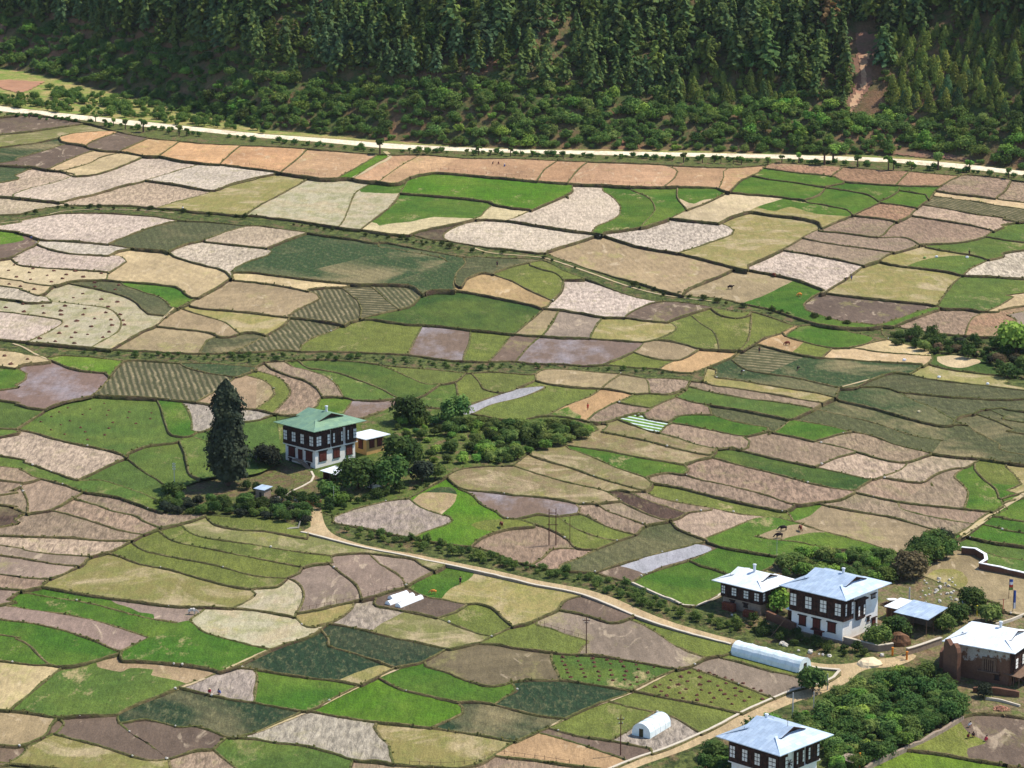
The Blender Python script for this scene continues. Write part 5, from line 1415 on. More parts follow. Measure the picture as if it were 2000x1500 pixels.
ruin(1900, 1352, 1990, 1362, 1.3, .7, 'low mud garden wall in front of the decaying house', 4)
# low wood-covered porch at the right edge
def shed(name, label, px, py, dxl, dxr, alpha, h_m, roof_mat, wall_mat, open_front=True, oh=.6, tilt=.5, L=None, W=None, cat='shed'):
    N = slope_at(px, py); S = S_at(N); L = L or dxl/(S*math.cos(R(alpha))); W = W or dxr/(S*math.sin(R(alpha)))
    root = empty(name, N, R(90-alpha)); tag(root, label, cat)
    if open_front:
        for x, y in ((.1, .1), (W-.1, .1), (.1, L-.1), (W-.1, L-.1), (W/2, .1), (.1, L/2)):
            m = MB(); m.tube((x, y, -.5), (x, y, h_m+tilt*x/W), .09); m.build('post', M_WOOD, root)
        m = MB(); m.box(W-.3, W, .2, L-.2, -.6, h_m-.1); m.box(0, W, L-.3, L-.05, -.6, h_m-.1); m.build('wall', wall_mat, root)
    else:
        m = MB(); m.box(0, W, 0, L, -.6, h_m, taper=.02); m.build('wall', wall_mat, root)
        m = MB(); fbox(m, 'L', .3*L, .55*L, 0, h_m*.75, .0, .06, L, W); m.build('door', M_PANE, root)
    m = MB(); a = [(-oh, -oh), (W+oh, -oh), (W+oh, L+oh), (-oh, L+oh)]; z = [h_m+.05, h_m+.05+tilt, h_m+.05+tilt, h_m+.05]
    T = [(x, y, q+.1) for (x, y), q in zip(a, z)]; Bm = [(x, y, q) for (x, y), q in zip(a, z)]
    m.poly(T); m.poly(Bm[::-1])
    for i in range(4): j = (i+1) % 4; m.poly([Bm[i], Bm[j], T[j], T[i]])
    m.build('roof', roof_mat, root); return root
shed('shed', 'open shed with cracked blue-grey tin roof behind the brown haystack', 1809, 1243, 48, 36, 41, 3.6, M_TIN, M_STONE, True, .8, .9)
shed('shed', 'low lean-to with white roof between largest house and open tin shed', 1750, 1212, 18, 34, 41, 2.4, M_TINW, M_MUD, True, .3, .4)
shed('shed', 'small lean-to with pale tin roof against left end of largest house', 1553, 1216, 14, 20, 41, 2.4, M_TINW, M_MUD, True, .3, .3)
shed('shed', 'small open shed with white roof in front of the green-roofed farmhouse', 657, 944, 28, 22, 45, 2.1, M_TINW, M_RED, True, .5, .3)
shed('hut', 'little white-walled hut under the trees right of the green-roofed farmhouse', 729, 954, 12, 18, 40, 2.6, M_TIN, M_PLASTER, False, .3, .2)
shed('shed', 'tiny stone shed with pale tin roof below the tall cypress', 516, 977, 18, 12, 35, 2.3, M_TIN, M_STONE, False, .3, .3)
shed('shed', 'small shack with grey sheet roof beside the orange post at the bottom', 1664, 1506, 20, 16, 44, 1.6, M_STONE, M_WOOD, True, .4, .3)
shed('hut', 'small box shrine with white roof behind the open tin shed', 1884, 1192, 8, 9, 41, 1.3, M_TINW, M_OCHRE, False, .2, .1, cat='shrine')
shed('shed', 'thatched low porch at the right edge beside the decaying house', 1990, 1345, 20, 30, 45, 2.2, M_WOOD, M_MUD, True, .6, .6)
# ---------------------------------------------------------------- greenhouses
def tunnel(name, label, pa, pb, pc, h, seg=10, door=True):
    """near-side base from pa to pb, end width from pb to pc"""
    a, b, c = (ground(*p) for p in (pa, pb, pc)); z = min(a.z, b.z); d = (b-a); d.z = 0; w_ = (c-b); w_.z = 0; w_ = (w_-d.normalized()*w_.dot(d.normalized())); wl = w_.length
    root = empty(name, (a.x, a.y, z), 0); tag(root, label, 'greenhouse'); m = MB(); K = max(4, int(d.length/1.5)); ring = []
    for i in range(K+1):
        p = d*(i/K); sag = 1-.05*(i % 2)
        ring.append([p+w_*((1-math.cos(math.pi*j/seg))/2)+Vector((0, 0, h*sag*math.sin(math.pi*j/seg)**.75-.05)) for j in range(seg+1)])
    for i in range(K):
        for j in range(seg): m.poly([ring[i][j], ring[i+1][j], ring[i+1][j+1], ring[i][j+1]])
    m.build('film_cover', M_FILM, root)
    for rg, s in ((ring[0], -1), (ring[-1], 1)):
        e = MB(); cut = [q+d.normalized()*s*.02 for q in rg]; e.poly(cut); e.build('end_panel', M_FILM, root)
    if door:
        q = ring[-1] if door == 'b' else ring[0]; s = 1 if door == 'b' else -1; o = q[0]+d.normalized()*.06*s; m = MB(); A = o+w_*.38; B = o+w_*.62
        m.poly([A, B, B+Vector((0, 0, h*.62)), A+Vector((0, 0, h*.62))]); m.build('door', M_BANK, root)
    r = MB()
    for i in range(0, K+1, 1):
        for j in range(seg): r.tube(ring[i][j]*1.0+Vector((0, 0, .03)), ring[i][j+1]+Vector((0, 0, .03)), .035, n=4, cap=False)
    r.build('hoop', M_CHIM, root)
    return root
tunnel('greenhouse', 'long half-round plastic greenhouse beside the yellow track below the largest house', (1427, 1279), (1560, 1315), (1590, 1306), 2.6, door='b')
tunnel('greenhouse', 'short half-round white greenhouse beside the lower fork of the track', (1234, 1435), (1234.01, 1435), (1270, 1442), 2.5) if False else None
def tunnel2(label, corner, width_to, length_to, h):
    a, b, c = (ground(*p) for p in (corner, width_to, length_to)); z = a.z
    w_ = b-a; w_.z = 0; d = c-b; d.z = 0; wn = w_.normalized(); d = d-wn*d.dot(wn)
    root = empty('greenhouse', (a.x, a.y, z)); tag(root, label, 'greenhouse'); K = max(3, int(d.length/1.6)); seg = 10; ring = []
    for i in range(K+1): ring.append([d*(i/K)+w_*((1-math.cos(math.pi*j/seg))/2)+Vector((0, 0, h*math.sin(math.pi*j/seg)**.7-.05)) for j in range(seg+1)])
    m = MB()
    for i in range(K):
        for j in range(seg): m.poly([ring[i][j], ring[i][j+1], ring[i+1][j+1], ring[i+1][j]])
    m.build('film_cover', M_FILM, root)
    for rg, s in ((ring[0], -1), (ring[-1], 1)): e = MB(); e.poly([q+d.normalized()*s*.02 for q in rg]); e.build('end_panel', M_FILM, root)
    m = MB(); o = -d.normalized()*.06; A = o+w_*.40; B = o+w_*.62; m.poly([A, B, B+Vector((0, 0, h*.6)), A+Vector((0, 0, h*.6))]); m.build('door', M_BANK, root)
    r = MB()
    for rg in ring:
        for j in range(seg): r.tube(rg[j]+Vector((0, 0, .03)), rg[j+1]+Vector((0, 0, .03)), .035, n=4, cap=False)
    r.build('hoop', M_CHIM, root)
tunnel2('short half-round white greenhouse beside the lower fork of the track', (1234, 1435), (1270, 1443), (1323, 1421), 2.5)
for (x0, y0, x1, y1), nm in zip(((762, 1171, 794, 1160), (757, 1181, 806, 1164), (777, 1186, 822, 1168)), ('shortest and farthest of three low white crop tunnels on dark soil', 'middle one of three low white crop tunnels on dark soil', 'nearest of three low white crop tunnels on dark soil')):
    a, b = ground(x0, y0), ground(x1, y1); d = b-a; d.z = 0; n = Vector((d.y, -d.x, 0)).normalized()*.75; m = MB(); K = 8; rg = []
    for i in range(K+1):
        rg.append([a+d*(i/K)+n*math.cos(math.pi*j/6)+Vector((0, 0, .85*(1-.08*(i % 2))*math.sin(math.pi*j/6)-.02)) for j in range(7)])
    for i in range(K):
        for j in range(6): m.poly([rg[i][j], rg[i+1][j], rg[i+1][j+1], rg[i][j+1]])
    m.poly(rg[0]); m.poly(rg[-1][::-1]); o = m.build('crop_tunnel', M_SHEET); tag(o, nm, 'crop tunnel')
# ---------------------------------------------------------------- walls
def wall(name, label, pts, h, th=.35, below=1.0, mat=M_STONE, cap=True, jag=.05, z_at=None, cat='wall', capmat=None):
    P = spline(pts, 14); W_ = [slope_at(*p) for p in P]; m = MB(); c = MB(); n = len(W_)
    def off(i):
        d = W_[min(i+1, n-1)]-W_[max(i-1, 0)]; d.z = 0; return Vector((-d.y, d.x, 0)).normalized()*th
    A = []; 
    for i in range(n):
        o = off(i); zt = h+random.uniform(-jag, jag); A.append((W_[i]-o, W_[i]+o, W_[i].z-below, W_[i].z+zt))
    for i in range(n-1):
        (a0, b0, z0, t0), (a1, b1, z1, t1) = A[i], A[i+1]; v = lambda p, z: (p.x, p.y, z)
        m.poly([v(a0, z0), v(a1, z1), v(a1, t1), v(a0, t0)]); m.poly([v(b1, z1), v(b0, z0), v(b0, t0), v(b1, t1)]); m.poly([v(a0, t0), v(a1, t1), v(b1, t1), v(b0, t0)])
        if cap:
            e0 = (b0-a0)*.22; e1 = (b1-a1)*.22; q0, q1, r0, r1 = a0-e0, a1-e1, b0+e0, b1+e1; ct = .14
            c.poly([v(q0, t0+.01), v(q1, t1+.01), v(q1, t1+ct), v(q0, t0+ct)]); c.poly([v(r1, t1+.01), v(r0, t0+.01), v(r0, t0+ct), v(r1, t1+ct)]); c.poly([v(q0, t0+ct), v(q1, t1+ct), v(r1, t1+ct), v(r0, t0+ct)])
    for i in (0, n-1): a, b, z, t = A[i]; m.poly([(a.x, a.y, z), (b.x, b.y, z), (b.x, b.y, t), (a.x, a.y, t)])
    if cap:
        root = empty(name, W_[0]); tag(root, label, cat); mw = m.build('masonry', mat); cw = c.build('coping', capmat or M_CAP)
        for o in (mw, cw): o.parent = root; o.location = -W_[0]
    else: o = m.build(name, mat); tag(o, label, cat)
RW = [(588, 1041), (600, 1043), (650, 1056), (700, 1069), (750, 1079), (800, 1089), (850, 1100), (900, 1110), (950, 1121), (1000, 1133), (1050, 1145), (1100, 1154), (1140, 1164), (1180, 1179), (1230, 1200), (1280, 1219), (1340, 1237), (1400, 1253), (1428, 1260)]
wall('roadside_wall', 'long stone retaining wall with pale top along the near side of the yellow track', RW, .22, .22, 1.7)
wall('roadside_wall', 'low stone kerb wall along the lower fork of the track', [(1640, 1311), (1628, 1324), (1598, 1337), (1550, 1349), (1500, 1369), (1450, 1392), (1400, 1419), (1350, 1442), (1300, 1463), (1250, 1479), (1200, 1499), (1150, 1522)], .15, .2, .9)
wall('roadside_wall', 'stone wall beside the long greenhouse along the track', [(1432, 1261), (1500, 1279), (1560, 1299), (1600, 1307), (1640, 1311)], .25, .25, .9)
wall('compound_wall', 'stone garden wall at the near corner of the largest house, left of the gate', [(1648, 1255), (1680, 1263), (1716, 1272), (1730, 1270), (1744, 1268)], 1.15, .25, .8)
wall('compound_wall', 'stone garden wall right of the gate in front of the haystack', [(1771, 1279), (1800, 1270), (1838, 1257)], 1.2, .25, .8)
wall('mud_wall', 'brown mud wall at the left end of the largest house', [(1498, 1208), (1525, 1220), (1553, 1233)], 1.6, .3, .6, M_MUD, False)
wall('field_wall', 'curving mud wall with white top beside the sandy yard at right', [(1878, 1077), (1905, 1080), (1924, 1091), (1926, 1101), (1914, 1109), (1940, 1114), (1970, 1120), (2010, 1129), (2080, 1145)], .95, .26, .5, M_MUD, True, .12, capmat=M_SHEET)
wall('field_wall', 'rough stone wall between the lower thicket and the bottom right fields', [(1690, 1502), (1720, 1487), (1765, 1465), (1800, 1450), (1850, 1422), (1880, 1402)], .5, .3, .5, M_STONE, False, .2)
wall('field_wall', 'pale dry stone wall around the grass corner left of the smaller house', [(1235, 1140), (1270, 1157), (1310, 1172), (1335, 1184), (1360, 1185), (1400, 1167), (1412, 1160)], .4, .25, .4, M_CAP, False, .12)
wall('stone_path', 'curving line of white stones leading down from the green-roofed farmhouse', [(608, 920), (613, 930), (608, 940), (590, 950), (574, 957), (560, 966)], .08, .25, .2, M_CAP, False, .05, cat='path')
wall('field_wall', 'thin white wall below the decaying house', [(1925, 1366), (1955, 1370), (1992, 1380)], .4, .2, .4, M_CAP, False)
wall('field_wall', 'thin pale wall behind the decaying house near prayer flags', [(1945, 1222), (1975, 1213), (2010, 1198)], .5, .2, .4, M_CAP, False)
# ---------------------------------------------------------------- posts, poles and flags
def pole_obj(name, label, px, py, h, r=.11, mat=None, arms=(), cat='pole', lean=0, braces=False):
    p = ground(px, py); m = MB(); m.tube((0, 0, -.5), (lean, 0, h), r, r*.65, 8)
    if not arms: o = m.build(name, mat or M_POLE, loc=p); return tag(o, label, cat)
    root = empty(name, p); tag(root, label, cat); m.build('shaft', mat or M_POLE, root)
    for z, w_ in arms:
        a = MB(); a.box(-w_, w_, -.06, .06, z-.07, z+.07); q = a.build('crossarm', mat or M_POLE, root)
        b = MB()
        for x in (-w_*.85, w_*.85): b.tube((x, 0, z+.07), (x, 0, z+.32), .05, .03)
        b.build('insulator', M_CHIM, q)
    return root
root = empty('power_pylon', ground(1079, 1065)); tag(root, 'twin-legged rusty power pole standing in the ploughed field beside the track', 'power pole')
for x in (-.75, .75):
    m = MB(); m.tube((x, 0, -.5), (x, 0, 8.3), .13, .09, 8); m.build('leg', M_RUSTPOLE, root)
m = MB(); m.box(-.8, .8, -.05, .05, 7.2, 7.35); m.box(-1.2, 1.2, -.05, .05, 4.6, 4.72); m.build('crossarm', M_RUSTPOLE, root)
pole_obj('power_pole', 'slim tarred pole just right of the twin-legged power pole', 1113, 1068, 7.2, .08, M_RUSTPOLE)
pole_obj('power_pole', 'dark utility pole with two crossarms in the grey-pink field left of the long greenhouse', 1145, 1278, 7.6, .12, M_RUSTPOLE, ((6.9, .7), (6.4, .35)))
pole_obj('power_pole', 'dark utility pole with crossarm left of the short greenhouse', 1212, 1475, 7.6, .12, M_RUSTPOLE, ((6.7, .6), (5.9, .35)))
pole_obj('power_pole', 'grey lattice-topped pole in green meadow left of the cypress', 341, 955, 6.4, .10, M_POLE, ((6.0, .35), (5.4, .35), (4.8, .35)))
pole_obj('concrete_pole', 'white concrete pole standing in the thicket above the bottom house', 1548, 1402, 4.9, .14)
pole_obj('concrete_pole', 'white concrete pole at the thicket edge near the track fork', 1616, 1347, 3.2, .12)
pole_obj('concrete_pole', 'white pole with rusty foot inside the thicket right of its neighbour', 1589, 1384, 3.4, .11)
pole_obj('concrete_pole', 'thick white post behind the open tin shed', 1776, 1172, 2.8, .2)
pole_obj('lamp_post', 'thin pale lamp post by the gate below the green-roofed farmhouse', 652, 988, 4.6, .05, M_POLE)
pole_obj('thin_pole', 'thin grey pole in the meadow near the grazing cattle', 1517, 1090, 4.4, .05, M_POLE)
pole_obj('wooden_prop', 'slanting pale timber prop beside the mud wall of the largest house', 1502, 1243, 3.8, .08, M_WOOD, lean=3.2, cat='timber')
M_YEL = simple('yellow_paint', (214, 196, 60)); M_ORG = simple('orange_paint', (220, 134, 50)); M_BLU = simple('blue_cloth', (70, 92, 160)); M_REDC = simple('red_cloth', (190, 70, 60)); M_WHC = simple('white_cloth', (232, 232, 236)); M_GRC = simple('green_cloth', (120, 150, 80)); M_PINKC = simple('pink_cloth', (206, 60, 84)); M_DKC = simple('dark_cloth', (44, 40, 52)); M_SKIN = simple('skin', (150, 104, 80)); M_HAIR = simple('black_hair', (28, 24, 24)); M_STRAW = simple('straw_hat', (206, 190, 150)); M_MARC = simple('maroon_cloth', (112, 44, 48))
def post(px, py, h, mat, label, r=.12): m = MB(); m.tube((0, 0, -.3), (0, 0, h), r, r*.9, 8); m.tube((0, 0, h), (0, 0, h+.12), r*1.5, r*1.2, 8); tag(m.build('post', mat, loc=slope_at(px, py)), label, 'post')
post(1846, 1216, 2.1, M_YEL, 'bright yellow post between open tin shed and ruined mud wall'); post(1908, 1202, 2.0, M_YEL, 'yellow post under the small trees behind the decaying house'); post(1865, 1214, 1.4, M_WHC, 'short white post just right of the bright yellow one')
post(1679, 1499, 2.6, M_ORG, 'orange post beside the grey shack at the bottom'); post(1743, 1280, 1.5, M_ORG, 'left orange-painted gate post of the stone compound wall', .2); post(1771, 1288, 1.5, M_ORG, 'right orange-painted gate post of the stone compound wall', .2)
post(1908, 1168, 1.5, M_WHC, 'white marker post by the sandy yard'); post(1959, 1192, 2.2, M_REDC, 'red pole left of the prayer flags', .08)
def flagpole(px, py, h, label, bands, w_=.7, z0=.45):
    root = empty('prayer_flag', slope_at(px, py)); tag(root, label, 'prayer flag'); m = MB(); m.tube((0, 0, -.3), (0, 0, h), .06, .04, 6); m.build('pole', M_WOOD, root)
    n = len(bands); ht = (h*(1-z0)-.2)/n
    for i, b in enumerate(bands):
        z1 = h-.15-i*ht; z2 = z1-ht; m = MB(); K = 4
        for j in range(K):
            x0, x1 = .05+w_*j/K, .05+w_*(j+1)/K; y0, y1 = .09*math.sin(j*1.9+i), .09*math.sin((j+1)*1.9+i); m.poly([(x0, y0, z2), (x1, y1, z2), (x1, y1, z1), (x0, y0, z1)]); m.poly([(x0, y0+.02, z1), (x1, y1+.02, z1), (x1, y1+.02, z2), (x0, y0+.02, z2)])
        m.build('cloth', b, root)
flagpole(1970, 1170, 4.4, 'prayer flag with blue white and red bands by the sandy yard', [M_BLU, M_WHC, M_REDC, M_GRC], .75, .42)
flagpole(1978, 1196, 4.8, 'tall narrow blue prayer banner nearest the decaying house', [M_BLU, M_BLU, M_WHC], .5, .15)
# gate bars
m = MB(); a, b = slope_at(1745, 1279), slope_at(1769, 1287)
for z in (.4, .8, 1.15): m.tube(a+Vector((0, 0, z)), b+Vector((0, 0, z)), .04)
tag(m.build('gate', M_WOOD), 'wooden bar gate between the orange posts', 'gate')
m = MB(); a, b = slope_at(598, 990), slope_at(627, 989)
for z in (.3, .65, 1.0, 1.3): m.tube(a+Vector((0, 0, z)), b+Vector((0, 0, z)), .07)
for t in (0, .5, 1): p = a.lerp(b, t); m.tube(p, p+Vector((0, 0, 1.5)), .08)
tag(m.build('gate', simple('reddish_bars', (178, 104, 72))), 'reddish barred gate across the track below the green-roofed farmhouse', 'gate')
# stick fences
def fence(label, pts, gap=2.2, h=1.0):
    P = spline(pts, 6); W_ = [ground(*p) for p in P]; root = empty('stick_fence', W_[0]); tag(root, label, 'fence'); m = MB(); acc = 0; r = MB(); prev = None
    for a, b in zip(W_, W_[1:]):
        d = (b-a).length; acc += d
        if acc > gap or prev is None:
            acc = 0; hh = h*random.uniform(.7, 1.2); p = a-W_[0]; m.tube(p-Vector((0, 0, .3)), p+Vector((random.uniform(-.1, .1), 0, hh)), .07, .05, 4)
            if prev is not None: r.tube(prev+Vector((0, 0, h*.6)), p+Vector((0, 0, h*.6)), .03, n=4)
            prev = p
    m.build('stake_row', M_WOOD, root); r.build('rail', M_WOOD, root)
fence('stick fence along the lower edge of the left orange fields', [(480, 321), (540, 334), (600, 341), (650, 344)])
fence('stick fence along the lower edge of the middle orange fields', [(820, 338), (860, 332), (920, 337), (1000, 344), (1060, 349)])
fence('stick fence along the lower edge of the long right-hand orange field', [(1110, 352), (1160, 355), (1230, 359), (1300, 361)])
fence('stick fence beside the upper road above the orange fields', [(520, 280), (600, 286), (700, 294), (735, 298)], 3, 1.2)
fence('stick fence beside the white upper road, right of the pollard', [(790, 298), (900, 303), (1000, 305), (1150, 309), (1290, 314)], 3, 1.3)
fence('stick fence at the left end of the upper road', [(0, 222), (60, 226), (120, 233), (170, 239)], 3, 1.2)
fence('fence in front of the three tan terraces near the track', [(582, 1193), (640, 1182), (700, 1169), (760, 1152), (800, 1140)], 1.2, .9)
fence('picket fence at the left tip of the grey-pink field', [(1055, 1220), (1090, 1231), (1130, 1243), (1155, 1250)], 1.1, .9)
fence('stick fence across the bottom edge of the photo', [(800, 1492), (880, 1494), (940, 1486), (970, 1472), (1050, 1481), (1120, 1492)], 1.8, .8)
# ---------------------------------------------------------------- heaps, stones, stacks
M_DUNG = simple('dark_manure', (96, 62, 48), var=.3, scale=3)
def heap_mesh(seed):
    m = MB(); m.blob((0, 0, 0), (.62, .55, .42), seed, .25, 9, 6, zmin=-.1); me = bpy.data.meshes.new('manure_heap'); me.from_pydata(m.v, [], m.f); me.materials.append(M_DUNG); return me
HM = [heap_mesh(i) for i in range(4)]
def heaps(s, x0, y0, label, group, sc_=1.0):
    for q in s.split():
        x, y = map(float, q.split(',')); p = ground(x0+x/4, y0+y/4); o = obj_of('manure_heap', random.choice(HM), loc=p); k = random.uniform(.8, 1.25)*sc_; o.scale = (k, k, k); o.rotation_euler = (0, 0, random.uniform(0, 6)); tag(o, label, 'manure heap', group)
heaps('110,273 68,315 128,366 258,301 228,331 420,318 370,353 588,320 517,348 240,385 487,379 652,365 400,404 793,338 72,422 160,440 266,462 400,462 510,422 573,528 647,497 740,411 742,443 927,430 900,464 792,540 918,561 180,579 45,605 335,594 510,593 188,637 343,649 476,631 476,662 662,614 650,661 600,710 517,754 714,754 740,692 462,806 590,801 684,815 310,847 432,869 557,839 580,884 803,838 853,796 875,743 866,701 828,645 845,600 938,660 962,705 972,740 36,982 215,1008 85,1046', 0, 450, 'small dark manure heap on the pale curved terraces at the left', 'manure heaps on the pale left terraces', 1.0)
heaps('530,387 462,420 402,457 318,497 547,490 475,520 645,440 848,407 835,445 882,502 1000,465 1010,420 1175,472 1062,510 630,542 665,575 505,594 818,600 400,560 683,637 850,547 1183,427 705,398 815,353', 0, 700, 'small brown manure heap in the green meadow left of the cypress', 'manure heaps in the green meadow', .6)
heaps('395,335 393,369 415,398 428,432 435,457 460,492 508,330 516,366 535,397 545,430 560,460 572,491 630,347 640,377 645,410 675,450 682,483 677,515 742,358 768,387 770,438 778,476 788,517 850,372 873,410 893,447 880,480 880,511 970,395 985,430 975,492 978,530 925,552 1060,458 1110,415', 1000, 1200, 'small manure heap in rows on the green field by the crossarm pole', 'manure heaps on the green field by the pole', .62)
heaps('1318,490 1240,516 1155,551 1118,570 1225,575 1165,603 1208,637 1335,656 1370,525 1300,551 1360,585 1310,615 1445,632 1445,671 1470,495 1470,551 1478,592 1540,525 1545,616 1578,655 1555,687 1607,560 1628,595 1662,626 1690,661 1718,702 1745,579 1748,636 1788,604 1815,677 1855,649 1385,458 1955,664 1672,540 1395,418 1460,443 1540,460 1580,475 1665,497 1720,515 1805,540 1890,580 1945,600', 1000, 1200, 'small manure heap in rows on the olive field below the long greenhouse', 'manure heaps below the long greenhouse', .66)
M_ROCK = simple('pale_rock', (206, 198, 184), var=.2)
def rock_mesh(seed):
    m = MB(); m.blob((0, 0, .1), (.34, .26, .22), seed, .35, 7, 5); me = bpy.data.meshes.new('stone'); me.from_pydata(m.v, [], m.f); me.materials.append(M_ROCK); return me
RM = [rock_mesh(i+20) for i in range(4)]
def rocks(pts, label, group, sc_=1.0):
    for x, y in pts:
        p = ground(x, y); o = obj_of('stone', random.choice(RM), loc=p); k = random.uniform(.6, 1.3)*sc_; o.scale = (k, k, k); o.rotation_euler = (0, 0, random.uniform(0, 6)); tag(o, label, 'stone', group)
cand = [s for s in tuft_sites if 900 < project(s[0])[1] < 1490 or 440 < project(s[0])[1] < 900 and random.random() < .3]
random.shuffle(cand)
for a, b, la, lb in cand[:140]:
    p = Vector(a)*.5+Vector(la)*.5; o = obj_of('stone', random.choice(RM), loc=p+Vector((0, 0, .12))); k = random.uniform(.4, .95); o.scale = (k, k, k); tag(o, 'pale stone lying loose on a grassy field bank', 'stone', 'pale stones on the field banks')
rocks([(1560, 1271), (1582, 1275), (1600, 1278), (1607, 1279), (1620, 1282), (1527, 1258), (1533, 1261), (1722, 1281)], 'white boulder in the grass verge between the track and the largest house', 'white boulders below the largest house', 1.6)
rocks([(1810+random.uniform(-20, 60), 1130+random.uniform(-2, 2)+i*1.6) for i in range(30)], 'whitish stone in the stony strip behind the open tin shed', 'stones in the strip behind the shed', 1.1)
rocks([(560+random.uniform(-24, 24), 972+random.uniform(-6, 8)) for i in range(18)], 'cream stone scattered beside the tiny stone shed', 'stones beside the tiny shed', 1.1)
m = MB(); m.blob((0, 0, 0), (2.1, 1.9, 2.3), 3, .10, 16, 10, zmin=-.4); tag(m.build('haystack', simple('brown_straw', (132, 96, 68), var=.4, scale=2.5, c2=(98, 70, 50)), loc=slope_at(1757, 1257)), 'round brown haystack in the yard of the largest house', 'haystack')
m = MB(); m.blob((0, 0, -.2), (2.6, 2.2, 1.3), 5, .12, 14, 8, zmin=-.4); tag(m.build('sand_pile', simple('pale_sand', (226, 204, 166), var=.1), loc=slope_at(1699, 1297)), 'pale sand pile at the track junction', 'sand pile')
def pile(name, label, px, py, n, size, R_, h, mat, cat):
    m = MB(); p = slope_at(px, py)
    for i in range(n):
        a = random.uniform(0, 6.28); q = random.random()**.6; x, y = math.cos(a)*R_*q, math.sin(a)*R_*q*.8; z = h*(1-q)*random.uniform(.5, 1); s = size*random.uniform(.7, 1.3)
        d = Vector((random.uniform(-1, 1), random.uniform(-1, 1), random.uniform(-.2, .2))).normalized()*s; m.tube(Vector((x, y, z))-d, Vector((x, y, z))+d, size*.22, n=4)
    tag(m.build(name, mat, loc=p), label, cat)
M_BRICKC = simple('pink_brick', (196, 142, 116), var=.3, scale=4); M_FIRE = simple('split_firewood', (128, 72, 52), var=.35, scale=4)
pile('brick_pile', 'loose pile of pinkish bricks below the decaying house', 1955, 1385, 90, .28, 1.6, .8, M_BRICKC, 'brick pile')
def stack(label, px, py, w_, h, d, ang):
    m = MB(); n = int(h/.16)
    for j in range(n):
        for i in range(int(w_/.5)):
            x = i*.5+random.uniform(-.03, .03); m.box(x, x+.44, -random.uniform(0, .15), d, j*.16, j*.16+.13)
    o = m.build('firewood_stack', M_FIRE, loc=slope_at(px, py)); o.rotation_euler = (0, 0, ang); tag(o, label, 'firewood')
stack('left stack of reddish firewood against the smaller timbered house', 1410, 1190, 3.4, 1.7, .9, R(-42)); stack('right stack of reddish firewood against the smaller timbered house', 1451, 1204, 3.2, 1.5, .9, R(-42))
pile('rubble', 'heap of boards and white sheets behind the right end of the largest house', 1742, 1182, 70, .6, 2.0, 1.1, M_WOOD, 'rubble')
m = MB(); m.box(-1.2, 1.2, -.6, .6, 1.2, 1.24); m.box(-.4, 1.3, .5, 1.2, 1.1, 1.14); o = m.build('white_sheet', M_SHEET, loc=slope_at(1742, 1182)); o.rotation_euler = (0, .12, .5); tag(o, 'crumpled white sheet lying on the heap of boards', 'sheet')
# white fallen stones/slabs beside the bend of the track
m = MB(); m.tube((0, 0, .1), (.5, .3, 1.7), .22, .12, 5); m.tube((-2.4, -.2, .1), (.3, -.1, .35), .16, .12, 5); m.tube((-2, .5, .1), (0, .6, .25), .14, .1, 5); tag(m.build('driftwood', M_CAP, loc=slope_at(582, 1033)), 'bleached logs lying at the bend of the track below the farmhouse gate', 'log')
def sack(px, py, mat, label, s=1.0): m = MB(); m.blob((0, 0, .3*s), (.55*s, .4*s, .38*s), int(px), .2, 8, 6); tag(m.build('sack', mat, loc=ground(px, py)), label, 'sack')
sack(1829, 503, M_WHC, 'white sack on the green strip left of the bending worker at upper right'); sack(1806, 505, M_GRC, 'pale green bundle left of the white sack'); sack(1889, 504, M_WHC, 'white bundle at the feet of the dark figure at upper right')
sack(1766, 705, M_WHC, 'white sack on the brown terrace bank at right'); sack(1795, 806, M_STRAW, 'cream sack in the green potato terrace at right', .9); sack(1834, 738, M_WHC, 'white sack on the bank below the yellow terrace', .9); sack(1929, 751, M_WHC, 'white bundle near the hedge on the same bank', .8)
